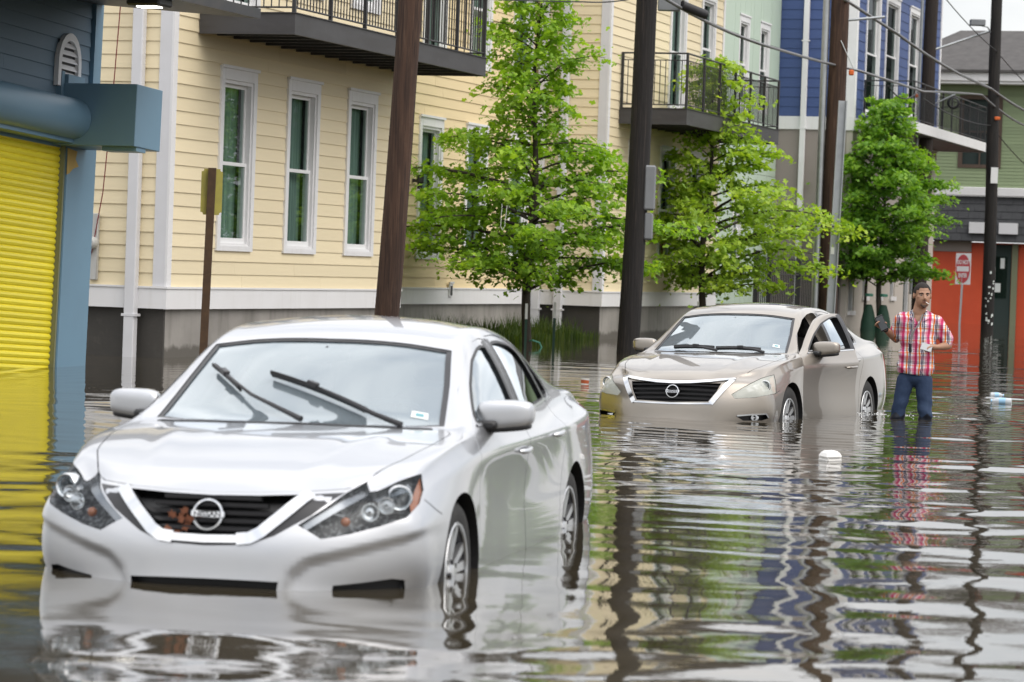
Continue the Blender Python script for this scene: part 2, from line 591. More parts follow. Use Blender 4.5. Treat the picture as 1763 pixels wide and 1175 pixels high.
vary(mat('yellow_slat', (.86, .74, .040), .42, noise=[((.9, 1.5, 1.5), .4, (.76, .63, .04), .35, .7), ((14, 14, 2), .3, (.40, .32, .07), .56, .8)], bump=((3, 3, 1), .25, .01), coord='Object'), .10)
mat('red_wall', (.62, .085, .030), .6, noise=[(1.4, .45, (.50, .06, .024), .35, .7), (12, .25, (.60, .13, .06), .55, .8)], coord='Object')
mat('dark_shingle', (.060, .062, .066), .85, noise=[(6, .5, (.035, .036, .04), .35, .7)], coord='Object')
mat('roof_shingle', (.105, .10, .098), .9, noise=[((3, 3, 9), .6, (.065, .062, .062), .35, .7)], coord='Object')
mat('brown_wood', (.10, .068, .050), .7, noise=[((6, 6, .6), .5, (.06, .042, .032), .4, .7)], coord='Object')
mat('olive_paint', (.20, .21, .13), .6)
mat('meter_grey', (.48, .48, .46), .45)
mat('lamp_lit', (1, .98, .92), .4, emit=((1.0, .97, .9), 6.0))
mat('paper_tan', (.52, .36, .12), .8)

_unit = {}
def board_mesh(key, m):
    if (key, m.name) not in _unit:
        if key == 'clap':
            prof = [(0, 0), (0, 1), (-.006, 1), (-.021, .0)]
        elif key == 'slat':       # roller shutter slat: rounded bulge
            prof = [(0, 0), (0, 1), (-.004, 1), (-.016, .82), (-.022, .5), (-.016, .18), (-.004, 0)]
        else:
            prof = [(0, 0), (0, 1), (-1, 1), (-1, 0)]
        n = len(prof)
        vs = [(x, y, z) for x in (0, 1) for y, z in prof]
        fs = [tuple(range(n)), tuple(range(2 * n - 1, n - 1, -1))] + [(i, n + i, n + (i + 1) % n, (i + 1) % n) for i in range(n)]
        mb = MB()
        mb.add(vs, fs)
        me = mb.mesh(key + '_board')
        me.materials.append(m)
        _unit[key, m.name] = me
    return _unit[key, m.name]

def wall_frame(side, x, y, L):
    """matrix from wall space (s along, -Y outward, z up) to building space"""
    if side == 'front': return Matrix.Translation((x, y, 0))
    return Matrix.Translation((x, y + L, 0)) @ Matrix.Rotation(-PI / 2, 4, 'Z')     # faces -u; s runs from the back to the front corner

def siding(parent, M, L, z0, z1, openings, m, expo, name='siding_board', thick=.02, seed=0):
    """clapboards, each course cut where a window stands"""
    rnd = random.Random(seed)
    n = int(round((z1 - z0) / expo))
    e = (z1 - z0) / n
    me = board_mesh('clap', m)
    for i in range(n):
        za, zb = z0 + i * e, z0 + (i + 1) * e
        segs = [(0.0, L)]
        bits = []
        for (a, b, c, d) in openings:
            if za + .01 < c < zb: bits.append((a, b, za, c))
            if za < d < zb - .01: bits.append((a, b, d, zb))
            if zb > c + .004 and za < d - .004:
                ns = []
                for (p, q) in segs:
                    if b <= p or a >= q: ns.append((p, q))
                    else:
                        if a > p: ns.append((p, a))
                        if b < q: ns.append((b, q))
                segs = ns
        out = []
        for (p, q) in segs:                                   # butt joints in long runs
            while q - p > 4.2:
                k = p + rnd.uniform(2.2, 3.7)
                out.append((p, k - .0015)); p = k + .0015
            out.append((p, q))
        for (p, q, lo, hi) in [(p, q, za, zb) for p, q in out] + bits:
            if q - p < .02: continue
            o = bpy.data.objects.new(name, me)
            COL.objects.link(o)
            o.parent = parent
            o.matrix_local = M @ Matrix.Translation((p, 0, lo)) @ Matrix.Diagonal((q - p, 1 + rnd.uniform(-.08, .08), (hi - lo) * 1.004, 1))

def sheath(parent, M, L, z0, z1, openings, m, y=.004, t=.12, name='wall'):
    """the wall behind the boards, open where the windows are"""
    xs = sorted({0.0, L} | {v for o in openings for v in (max(0, o[0]), min(L, o[1]))})
    mb = MB()
    for a, b in zip(xs[:-1], xs[1:]):
        if b - a < 1e-4: continue
        cuts = sorted((o[2], o[3]) for o in openings if o[0] < (a + b) / 2 < o[1])
        z = z0
        for c, d in cuts + [(z1, z1)]:
            if c > z + 1e-4: mb.box(a, b, y, y + t, z, min(c, z1), M=M)
            z = max(z, d)
    return mb.build(name, [m], parent)

def window(parent, M, s, z, w, h, open_blind=.5, door=False, curt=True):
    """double-hung window in a white casing; s, z = lower left of the casing"""
    T = M @ Matrix.Translation((s, 0, z))
    cw, hd, sl = .115, .185, .075
    mb = MB()
    mb.box(0, cw, -.045, .05, 0, h, M=T)
    mb.box(w - cw, w, -.045, .05, 0, h, M=T)
    mb.box(cw, w - cw, -.048, .05, h - hd, h, M=T)
    mb.box(-.02, w + .02, -.075, -.049, h - .03, h + .012, M=T)
    mb.box(cw, w - cw, -.046, .05, 0, sl, M=T)
    a, b, c, d = cw, w - cw, sl, h - hd
    # reveal
    mb.box(a, a + .05, -.02, .14, c, d, M=T)
    mb.box(b - .05, b, -.02, .14, c, d, M=T)
    mb.box(a + .05, b - .05, -.021, .14, d - .05, d, M=T)
    mb.box(a + .05, b - .05, -.022, .14, c, c + .035, M=T)
    win = mb.build('window' if not door else 'door', [MATS['white_trim']], parent)
    a, b, c, d = a + .05, b - .05, c + .035, d - .05
    mid = (c + d) / 2
    fw = .05
    def sash(z0, z1, y0, nm):
        q = MB()
        q.box(a, a + fw, y0, y0 + .035, z0, z1, M=T)
        q.box(b - fw, b, y0, y0 + .035, z0, z1, M=T)
        q.box(a + fw, b - fw, y0, y0 + .035, z0, z0 + fw * (1.5 if nm == 'lower_sash' else .8), M=T)
        q.box(a + fw, b - fw, y0, y0 + .035, z1 - fw, z1, M=T)
        o = q.build(nm, [MATS['sash_white']], win)
        g = MB()
        g.add([T @ Vector(p) for p in ((a + fw, y0 + .018, z0 + fw * .8), (b - fw, y0 + .018, z0 + fw * .8), (b - fw, y0 + .018, z1 - fw), (a + fw, y0 + .018, z1 - fw))], [(0, 1, 2, 3)])
        g.build('pane', [MATS['house_glass']], win)
    sash(mid - .025, d, .06, 'upper_sash')
    sash(c, mid + .025, .022, 'lower_sash')
    q = MB()
    q.box(a - .05, b + .05, .30, .32, c - .05, d + .05, M=T)
    q.box(a - .052, a - .05, .10, .32, c - .05, d + .05, M=T)
    q.box(b + .05, b + .052, .10, .32, c - .05, d + .05, M=T)
    q.box(a - .05, b + .05, .10, .32, d + .05, d + .052, M=T)
    q.box(a - .05, b + .05, .10, .32, c - .052, c - .05, M=T)
    q.build('window_recess', [MATS['dark_room']], win)
    if curt:
        q = MB()
        n = 26
        vs, fs = [], []
        for i in range(n):
            x = a + (b - a) * i / (n - 1)
            y = .19 + .02 * math.sin(i * 1.9) + .008 * math.sin(i * 4.1)
            vs += [T @ Vector((x, y, c - .02)), T @ Vector((x, y, d + .02))]
        for i in range(n - 1): fs.append((2 * i, 2 * i + 2, 2 * i + 3, 2 * i + 1))
        q.add(vs, fs)
        q.build('curtain', [MATS['curtain']], win, smooth=60, fix=False)
    return win

def railing(parent, path, z0, h, posts, m, gap=.115, mid=None):
    """rails, posts and single bars along a polyline of (x, y) points in building space"""
    rails = MB()
    for a, b in zip(path[:-1], path[1:]):
        for z, r in ((z0 + h, .020), (z0 + h - .14, .011), (z0 + .07, .014)):
            rails.tube([(a[0], a[1], z), (b[0], b[1], z)], r, 6)
    ro = rails.build('rail', [m], parent, smooth=50)
    bar = MB()
    bar.box(-.007, .007, -.007, .007, 0, h - .21)
    bm_ = bar.mesh('baluster'); bm_.materials.append(m)
    pst = MB()
    pst.box(-.024, .024, -.024, .024, -.28, h + .015)
    pm = pst.mesh('post'); pm.materials.append(m)
    for a, b in zip(path[:-1], path[1:]):
        L = math.hypot(b[0] - a[0], b[1] - a[1])
        k = max(1, int(round(L / gap)))
        for i in range(1, k):
            o = new_obj('baluster', bm_, parent)
            o.location = (a[0] + (b[0] - a[0]) * i / k, a[1] + (b[1] - a[1]) * i / k, z0 + .07)
        kp = max(1, int(round(L / posts)))
        for i in range(kp + 1):
            if i == 0 and a is not path[0]: continue
            o = new_obj('post', pm, parent)
            o.location = (a[0] + (b[0] - a[0]) * i / kp, a[1] + (b[1] - a[1]) * i / kp, z0)

def balcony(parent, x0, x1, y0, y1, z, h, rail_h, posts, fm, sm):
    """a steel balcony hung on the front: channel fascia, joists, deck, railing; y1 < y0 is the outer edge"""
    mb = MB()
    mb.box(x0, x0 + .04, y1, y0, z, z + h)
    mb.box(x1 - .04, x1, y1, y0, z, z + h)
    mb.box(x0 + .04, x1 - .04, y1, y1 + .04, z + .001, z + h - .001)
    for zz in (z, z + h - .012):
        mb.box(x0 - .02, x1 + .02, y1 - .02, y1 - .0005, zz, zz + .012)
        mb.box(x0 - .02, x0 - .0005, y1, y0 - .03, zz, zz + .012)
    b = mb.build('balcony', [fm], parent)
    d = MB()
    d.box(x0 + .045, x1 - .045, y1 + .045, y0 - .02, z + h - .06, z + h - .02)
    d.build('deck', [sm], b)
    jm = MB()
    jm.box(-.03, .03, y1 + .05, y0 - .02, z - .0 + .02, z + h - .07)
    jme = jm.mesh('joist'); jme.materials.append(sm)
    n = int((x1 - x0) / .55)
    for i in range(1, n):
        o = new_obj('joist', jme, b)
        o.location = (x0 + (x1 - x0) * i / n, 0, 0)
    railing(b, [(x0 + .03, y0 - .03), (x0 + .03, y1 + .03), (x1 - .03, y1 + .03), (x1 - .03, y0 - .03)], z + h, rail_h, posts, MATS['dark_steel'])
    return b

def downpipe(parent, M, s, z0, z1, w=.16, d=.12, mname='grey_trim', off=.03):
    mb = MB()
    mb.bbox(s - w / 2, s + w / 2, -off - d, -off, z0, z1, .012, M=M)
    for z in np.arange(z0 + 1.05, z1, 2.4):
        mb.box(s - w / 2 - .03, s + w / 2 + .03, -off - d - .006, -off + .02, z, z + .035, M=M)
    return mb.build('downpipe', [MATS[mname]], parent)

EXPO = .183
def yellow_house(name, u0, v0, Lf, Ls, side_m, front_m, label, wins, upper, corner_far=True, ztop=8.3, side=True, seed=1):
    h = empty(name, SP(u0, v0), (0, 0, STREET_ROT))
    tag(h, label, 'house', 'row of clapboard houses')
    F = wall_frame('front', 0, 0, Lf)
    ops = [(s + .02, s + w - .02, z + .02, z + hh - .02) for (s, z, w, hh) in wins + upper]
    siding(h, F, Lf, .96, ztop, ops, MATS[front_m], EXPO, seed=seed)
    sheath(h, F, Lf, .90, ztop, ops, MATS['white_trim'])
    if side:
        S_ = wall_frame('side', 0, 0, Ls)
        siding(h, S_, Ls - .02, .96, ztop, [], MATS[side_m], EXPO, seed=seed + 7)
        sheath(h, S_, Ls - .13, .90, ztop, [], MATS['white_trim'])
    # skirt board with a drip edge, foundation below it
    mb = MB()
    mb.box(-.045, Lf + .03, -.045, -.002, .66, .955)
    mb.box(-.06, Lf + .04, -.062, -.046, .935, .962)
    if side:
        mb.box(-.0445, -.002, -.001, Ls, .661, .954)
        mb.box(-.061, -.0455, -.046, Ls, .936, .961)
    mb.build('skirt_board', [MATS['white_trim']], h)
    mb = MB()
    mb.box(0.06, Lf + .0, .03, .30, -.6, .70)
    mb.build('foundation', [MATS['concrete']], h)
    if side:
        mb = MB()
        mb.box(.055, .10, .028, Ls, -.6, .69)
        mb.build('side_foundation', [MATS['dark_concrete']], h)
        mb = MB()                                              # corner boards
        mb.box(-.030, .115, -.034, -.002, .962, ztop)
        mb.build('corner_board', [MATS['white_trim']], h)
        mb = MB()
        mb.box(-.032, -.002, -.001, .17, .962, ztop)
        mb.build('corner_board', [MATS['grey_trim']], h)
    if corner_far:
        mb = MB()
        mb.box(Lf - .115, Lf + .03, -.034, -.0015, .963, ztop)
        mb.box(Lf + .001, Lf + .03, -.001, 1.6, .66, ztop)
        mb.build('corner_board', [MATS['white_trim']], h)
    for (s, z, w, hh) in wins: window(h, F, s, z, w, hh)
    for (s, z, w, hh) in upper: window(h, F, s, z, w, hh)
    # plain roof, eaves out of the picture
    mb = MB()
    mb.prism([(-.4, -.45, ztop), (-.4, 5.5, ztop + 2.6), (-.4, 9, ztop + .2), (-.4, 9, ztop)], (Lf + .8, 0, 0))
    mb.build('roof', [MATS['roof_shingle']], h)
    return h, F

W_, H_ = 1.27, 2.585
h1, F1 = yellow_house('yellow_house', 0, 0, 9.03, 6.0, 'cream_siding', 'cream_siding', 'pale yellow clapboard house with three tall windows under a black balcony',
                      [(1.58, 1.475, W_, H_), (4.02, 1.475, W_, H_), (6.46, 1.475, W_, H_)],
                      [(1.58, 4.82, W_, 2.5), (4.02, 5.30, W_, 2.3), (6.46, 5.30, W_, 2.3)], seed=3)
S1 = wall_frame('side', 0, 0, 6.0)
downpipe(h1, S1, 6.0 - .45, -.5, 8.3, .155, .13)
balcony(h1, .80, 8.88, -.025, -1.43, 4.43, .30, 1.07, 1.35, MATS['steel_fascia'], MATS['dark_steel'])
mb = MB()                                                     # electric meter on the side wall
mb.bbox(4.90, 5.02, -.09, -.022, 1.02, 1.92, .008, M=S1)
mb.lathe([(.085, 0), (.085, .09), (.06, .12), (.005, .125)], 18, M=S1 @ Matrix.Translation((4.955, -.09, 1.52)) @ Matrix.Rotation(PI / 2, 4, 'X'))
mb.build('electric_meter', [MATS['meter_grey']], h1, smooth=40)

h2, F2 = yellow_house('yellow_house', 9.06, 1.5, 11.60, 2.0, 'amber_siding', 'amber_siding', 'deeper yellow clapboard house set back behind the first round tree',
                      [(13.86 - 9.06, 1.475, W_, H_), (16.44 - 9.06, 1.475, W_, H_), (19.05 - 9.06, 1.475, W_, H_)],
                      [(13.86 - 9.06, 5.1, W_, 2.4), (16.44 - 9.06, 5.1, W_, 2.4), (19.05 - 9.06, 5.1, W_, 2.4)], corner_far=False, side=False, seed=11)
mb = MB()                                                     # vent in the skirt board
mb.box(6.60, 6.78, -.075, -.046, .80, 1.06)
mb.box(6.57, 6.81, -.09, -.076, 1.04, 1.075)
o = mb.build('wall_vent', [MATS['white_trim']], h2)
mb = MB(); mb.box(6.63, 6.75, -.078, -.0755, .82, 1.0)
mb.build('vent_opening', [MATS['dark_steel']], o)
mb = MB()                                                     # wall lamp by the first window
mb.lathe([(.05, 0), (.05, .10), (.07, .12), (.07, .26)], 12, M=Matrix.Translation((4.55, -.16, 2.72)))
mb.box(4.52, 4.58, -.16, -.02, 2.84, 2.90)
mb.build('wall_lamp', [MATS['dark_steel']], h2, smooth=40)

h3, F3 = yellow_house('yellow_house', 20.68, 0, 9.12, 1.9, 'cream_siding', 'cream_siding', 'pale yellow clapboard house with balcony, partly behind the thick black utility pole',
                      [(1.58, 1.475, W_, H_), (4.02, 1.475, W_, H_), (6.46, 1.475, W_, H_)],
                      [(4.45, 4.80, 1.35, 2.75), (7.05, 5.25, W_, 2.4)], seed=23)
S3 = wall_frame('side', 0, 0, 1.9)
downpipe(h3, S3, 1.9 - .86, -.5, 8.3, .17, .12)
downpipe(h3, S3, 1.9 - 1.33, -.5, 8.3, .17, .12)
balcony(h3, .80, 8.88, -.025, -1.43, 4.35, .33, 1.10, 1.35, MATS['steel_fascia'], MATS['dark_steel'])

# ---- mint panel house, set back
hm = empty('mint_house', SP(29.85, 2.1), (0, 0, STREET_ROT))
tag(hm, 'mint green panelled house between the pale yellow and the blue house', 'house')
Lm = 14.5
mwins = [(9.85, 5.75, 1.15, 2.45), (12.15, 5.75, 1.15, 2.45), (9.85, 1.6, 1.05, 2.1), (4.2, 1.5, 1.05, 2.1)]
mops = [(s, s + w, z, z + hh) for s, z, w, hh in mwins]
Fm = Matrix.Identity(4)
sheath(hm, Fm, Lm, -.2, 9.4, mops, MATS['taupe_stucco'], y=.02)
zrows = [.62, 2.95, 4.10, 5.30, 7.65, 9.4]
pm = board_mesh('panel', MATS['mint_panel'])
for i in range(14):
    for a, b in zip(zrows[:-1], zrows[1:]):
        x0, x1 = i * Lm / 14, (i + 1) * Lm / 14
        segs = [(x0, x1, a, b)]
        for (p, q, c, d) in mops:
            ns = []
            for (l, r, lo, hi) in segs:
                if q <= l or p >= r or d <= lo or c >= hi:
                    ns.append((l, r, lo, hi)); continue
                if p > l: ns.append((l, p, lo, hi))
                if q < r: ns.append((q, r, lo, hi))
                m0, m1 = max(l, p), min(r, q)
                if c > lo: ns.append((m0, m1, lo, c))
                if d < hi: ns.append((m0, m1, d, hi))
            segs = ns
        for (l, r, lo, hi) in segs:
            if r - l < .05 or hi - lo < .05: continue
            o = new_obj('facade_panel', pm, hm)
            o.matrix_local = Matrix.Translation((l + .006, .018, lo + .006)) @ Matrix.Diagonal((r - l - .012, .03, hi - lo - .012, 1))
for (s, z, w, hh) in mwins: window(hm, Matrix.Translation((0, .03, 0)), s, z, w, hh, curt=False)
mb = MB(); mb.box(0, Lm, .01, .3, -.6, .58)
mb.build('foundation', [MATS['dark_concrete']], hm)
mb = MB(); mb.bbox(5.05, 5.25, -.14, -.03, .75, 1.35, .01)
mb.build('utility_box', [MATS['meter_grey']], hm)

# ---- blue clapboard house over a taupe ground floor
hb = empty('blue_house', SP(44.4, 0), (0, 0, STREET_ROT))
tag(hb, 'blue clapboard house with white trim over a taupe ground floor', 'house')
Lb, Zb, Zt = 12.9, 5.80, 11.4
Fb = wall_frame('front', 0, 0, Lb)
Sb = wall_frame('side', 0, 0, 2.8)
bw = [(1.30, 5.95, 1.95, 3.6), (4.05, 6.25, 2.0, 3.3), (7.6, 6.25, 1.8, 3.3), (10.2, 6.25, 1.6, 3.3)]
bops = [(s + .02, s + w - .02, z + .02, z + hh - .02) for s, z, w, hh in bw]
siding(hb, Fb, Lb, Zb, Zt, bops, MATS['blue_siding'], .27, seed=31)
siding(hb, Sb, 2.78, Zb, Zt, [], MATS['blue_siding'], .27, seed=37)
sheath(hb, Fb, Lb, Zb, Zt, bops, MATS['white_trim'])
sheath(hb, Sb, 2.67, Zb, Zt, [], MATS['white_trim'])
for s, z, w, hh in bw: window(hb, Fb, s, z, w, hh, curt=False)
mb = MB()
mb.box(-.06, Lb + .02, -.06, -.002, Zb - .36, Zb - .005)
mb.box(-.059, -.002, -.001, 2.8, Zb - .359, Zb - .006)
mb.build('band_board', [MATS['white_trim']], hb)
mb = MB()
mb.box(-.04, .18, -.045, -.002, Zb, Zt)
mb.box(-.041, -.002, -.001, .20, Zb, Zt)
mb.build('corner_board', [MATS['white_trim']], hb)
mb = MB(); mb.box(Lb - .15, Lb + .03, -.045, -.002, Zb, Zt)
mb.build('corner_board', [MATS['white_trim']], hb)
downpipe(hb, Sb, 2.8 - 1.36, -.4, Zt, .15, .12, 'white_trim')
gw = [(.25, .5, .75, 2.6), (2.1, .9, .75, 2.4), (4.1, .9, .75, 2.4), (6.1, .9, .75, 2.4), (8.2, .2, 1.0, 2.9)]
gops = [(s, s + w, z, z + hh) for s, z, w, hh in gw]
sheath(hb, Fb, Lb, -.5, Zb - .35, gops, MATS['pale_brick'], y=-.02, t=.2, name='ground_floor_wall')
sheath(hb, Sb, 2.65, -.5, Zb - .35, [], MATS['taupe_stucco'], y=-.012, t=.1, name='ground_floor_wall')
for i, (s, z, w, hh) in enumerate(gw):
    mb = MB()
    mb.box(s, s + w, .12, .14, z, z + hh, mi=0)
    mb.box(s, s + .06, .02, .12, z, z + hh, mi=1)
    mb.box(s + w - .06, s + w, .02, .12, z, z + hh, mi=1)
    mb.box(s - .05, s + w + .05, -.08, .0, z - .12, z - .0, mi=1)
    mb.build('ground_window' if i < 4 else 'door', [MATS['dark_room'], MATS['white_trim']], hb)
mb = MB()
mb.prism([(-.4, -.5, Zt), (-.4, 4.5, Zt + 2.4), (-.4, 9, Zt)], (Lb + .8, 0, 0))
mb.build('roof', [MATS['roof_shingle']], hb)
# balcony with white fascia
mb = MB()
mb.box(1.0, Lb + .25, -1.52, -1.46, 5.50, 5.78)
mb.box(1.0, 1.06, -1.459, -.062, 5.50, 5.78)
mb.box(Lb + .19, Lb + .25, -1.459, -.062, 5.50, 5.78)
bal = mb.build('balcony', [MATS['white_trim']], hb)
mb = MB(); mb.box(1.065, Lb + .185, -1.455, -.062, 5.47, 5.70)
mb.build('deck', [MATS['dark_steel']], bal)
railing(bal, [(1.05, -.1), (1.05, -1.48), (Lb + .22, -1.48), (Lb + .22, -.1)], 5.78, 1.1, 1.6, MATS['dark_steel'], .16)

# ---- iron fence in front of the yard
fe = empty('iron_fence', SP(35.0, .25), (0, 0, STREET_ROT))
tag(fe, 'black iron picket fence with a gate post before the mint house', 'fence')
mb = MB()
for z in (.28, 1.42, 1.62): mb.box(0, 9.2, -.02, .02, z, z + .04)
mb.build('rail', [MATS['dark_steel']], fe)
mb = MB(); mb.box(-.012, .012, -.012, .012, -.5, 1.80); mb.add([(-.02, -.02, 1.80), (.02, -.02, 1.80), (.02, .02, 1.80), (-.02, .02, 1.80), (0, 0, 1.90)], [(0, 1, 4), (1, 2, 4), (2, 3, 4), (3, 0, 4), (3, 2, 1, 0)])
pk = mb.mesh('picket'); pk.materials.append(MATS['dark_steel'])
for i in range(1, 46):
    o = new_obj('picket', pk, fe); o.location = (i * .2, 0.035, 0)
mb = MB(); mb.box(-.06, .06, -.06, .06, -.5, 2.0)
pk = mb.mesh('post'); pk.materials.append(MATS['dark_steel'])
for x in (-.08, 1.3, 4.6, 9.28):
    o = new_obj('post', pk, fe); o.location = (x, 0, 0)

# ---- blue shop with the yellow roller shutter; the old front leans a little
LEAN = .045
hs = empty('blue_shop', SP(-3.62, -.6), (0, 0, STREET_ROT))
hs.matrix_world = Matrix.Translation(SP(-3.62, -.6)) @ Matrix.Rotation(STREET_ROT, 4, 'Z') @ Matrix.Rotation(LEAN, 4, 'Y')
tag(hs, 'slate blue shop front with a yellow roller shutter and boxy awning end', 'shop')
mb = MB()
mb.box(-.80, 0, -.03, .5, -.6, 2.75)
mb.box(-.785, -.03, -.036, -.031, -.6, 2.70)
mb.build('pilaster', [MATS['slate_paint']], hs)
mb = MB(); mb.box(-9, -.03, .03, .3, 2.6, 5.2); mb.build('wall', [MATS['slate_paint']], hs)
Msh = Matrix.Translation((-9, .03, 0))
siding(hs, Msh, 8.78, 3.02, 5.1, [], MATS['slate_siding'], .178, seed=41)
mb = MB(); mb.box(-.20, -.0, -.035, .029, 2.76, 5.1); mb.build('corner_board', [MATS['slate_paint']], hs)
slat = board_mesh('slat', MATS['yellow_slat'])
for i in range(38):
    o = new_obj('shutter_slat', slat, hs)
    o.matrix_local = Matrix.Translation((-7.2, .06, -.18 + i * .0765)) @ Matrix.Diagonal((6.39, 1.25, .0765, 1))
mb = MB(); mb.box(-.84, -.801, -.02, .12, -.6, 2.75); mb.build('shutter_guide', [MATS['olive_paint']], hs)
mb = MB(); mb.box(-7.3, -7.2, -.02, .12, -.6, 2.75); mb.build('shutter_guide', [MATS['olive_paint']], hs)
mb = MB(); mb.tube([(-9, -.20, 2.93), (-1.03, -.20, 2.93)], .245, 40); mb.build('shutter_hood', [MATS['slate_paint']], hs, smooth=40)
mb = MB(); mb.bbox(-9, -.86, -.22, .028, 2.64, 2.70, .006); mb.build('hood_ledge', [MATS['slate_paint']], hs)
mb = MB(); mb.bbox(-1.02, -.30, -1.02, .02, 2.62, 3.36, .006); mb.build('awning_box', [MATS['slate_paint']], hs)
mb = MB(); mb.bbox(-1.08, -1.0, -.06, .02, 2.62, 3.50, .006); mb.box(-.99, -.55, -.10, .02, 3.361, 3.47); mb.build('awning_bracket', [MATS['slate_paint']], hs)
mb = MB(); mb.box(-.92, -.66, -1.0, -.55, 2.57, 2.619); mb.build('awning_foot', [MATS['slate_paint']], hs)
# arched louvre vent
def arch_ring(r0, r1, zc, y, t, n=16):
    mb = MB()
    pts = [(math.cos(a), math.sin(a)) for a in np.linspace(0, PI, n)]
    outer = [(-r1, -.28)] and [(c * r1, zc + s * r1 * 1.25) for c, s in pts]
    inner = [(c * r0, zc + s * r0 * 1.25) for c, s in pts]
    outer = [(r1, zc - .28)] + outer + [(-r1, zc - .28)]
    inner = [(r0, zc - .28)] + inner + [(-r0, zc - .28)]
    vs, fs = [], []
    for (a, b) in ((outer, inner),):
        for p, q in zip(a, b):
            vs += [(p[0], y, p[1]), (q[0], y, q[1]), (q[0], y - t, q[1]), (p[0], y - t, p[1])]
    for i in range(len(outer) - 1):
        for k in range(4):
            fs.append((i * 4 + k, i * 4 + (k + 1) % 4, (i + 1) * 4 + (k + 1) % 4, (i + 1) * 4 + k))
    mb.add(vs, fs)
    return mb
mb = arch_ring(.225, .30, 3.60, .012, .06)
for i in range(len(mb.v)): mb.v[i] = (mb.v[i][0] - .86, mb.v[i][1], mb.v[i][2])
vent = mb.build('arched_vent', [MATS['white_trim']], hs)
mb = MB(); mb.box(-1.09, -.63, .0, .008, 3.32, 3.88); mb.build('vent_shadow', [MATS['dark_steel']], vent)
for i in range(6):
    z = 3.36 + i * .088
    hw = .225 if z < 3.6 else .225 * math.sqrt(max(.05, 1 - ((z - 3.6) / .28) ** 2))
    mb = MB()
    mb.add([(-.86 - hw, .004, z + .06), (-.86 + hw, .004, z + .06), (-.86 + hw, -.035, z), (-.86 - hw, -.035, z), (-.86 - hw, .004, z + .05), (-.86 + hw, .004, z + .05), (-.86 + hw, -.035, z - .01), (-.86 - hw, -.035, z - .01)],
           [(0, 1, 2, 3), (7, 6, 5, 4), (3, 2, 6, 7), (0, 4, 5, 1), (0, 3, 7, 4), (1, 5, 6, 2)])
    mb.build('louvre', [MATS['white_trim']], vent)
# torn paper under the box, canopy overhead with a lit flood lamp
mb = MB()
mb.prism([(-.80, -.040, 2.60), (-.55, -.045, 2.58), (-.60, -.05, 2.48), (-.52, -.055, 2.40), (-.66, -.05, 2.36), (-.74, -.045, 2.30), (-.80, -.042, 2.28)], (0, -.004, 0))
mb.build('torn_paper', [MATS['paper_tan']], hs)
cano = empty('shop_canopy', SP(-4.2, -.6), (0, 0, STREET_ROT))
tag(cano, 'dark flat canopy edge with a lit lamp above the shop', 'canopy')
mb = MB(); mb.prism([(-9, -2.45, 4.23), (.0, -2.45, 4.21), (.75, .0, 4.43), (.75, .3, 4.45), (-9, .3, 4.45)], (0, 0, .12)); mb.build('roof_deck', [MATS['dark_steel']], cano)
mb = MB(); mb.bbox(-2.62, -2.25, -2.35, -1.95, 4.13, 4.225, .02); fl = mb.build('flood_lamp', [MATS['dark_steel']], cano)
mb = MB(); mb.box(-2.52, -2.35, -2.27, -2.03, 4.118, 4.129); mb.build('lamp_lens', [MATS['lamp_lit']], fl)

# ---- corner building across the far street: red ground floor, dark shingle skirt, green storey
hg = empty('green_corner_house', SP(64.5, 2.6), (0, 0, STREET_ROT))
tag(hg, 'green upper storey on a red painted shop with dark shingle skirt roof', 'shop')
Lg = 14.0
Sg = Matrix.Rotation(-PI / 2, 4, 'Z')        # s runs towards the right of the picture, faces the camera
mb = MB(); mb.box(0, Lg, .05, .35, -.6, 2.75, M=Sg); mb.build('ground_wall', [MATS['red_wall']], hg)
mb = MB(); mb.box(3.08, 3.98, .02, .06, -.5, 2.7, M=Sg); mb.build('doorway', [MATS['dark_room']], hg)
for s in (4.0,):
    mb = MB(); mb.box(s, s + .20, -.03, .045, -.5, 2.72, M=Sg); mb.build('pilaster', [MATS['olive_paint'] if s != 2.72 else MATS['dark_steel']], hg)
mb = MB(); mb.box(3.25, 3.85, .0, .018, .9, 2.3, M=Sg); mb.build('door_glass', [MATS['house_glass']], hg)
for (s, z, w, hh) in ((3.30, 1.5, .16, .45), (3.62, 1.9, .14, .35), (3.45, 1.1, .2, .3)):
    mb = MB(); mb.box(s, s + w, -.012, -.004, z, z + hh, M=Sg); mb.build('poster', [MATS['white_paper']], hg)
mb = MB(); mb.box(1.35, 2.62, -.02, .049, 2.42, 2.80, M=Sg); mb.build('sign_board', [MATS['taupe_stucco']], hg)
mb = MB()
mb.prism([Sg @ Vector((-.2, -.55, 2.78)), Sg @ Vector((-.2, .06, 2.78)), Sg @ Vector((-.2, .06, 4.30)), Sg @ Vector((-.2, -.12, 4.30))], Sg.to_3x3() @ Vector((Lg + .4, 0, 0)))
sk = mb.build('skirt_roof', [MATS['dark_shingle']], hg)
rnd = random.Random(5)
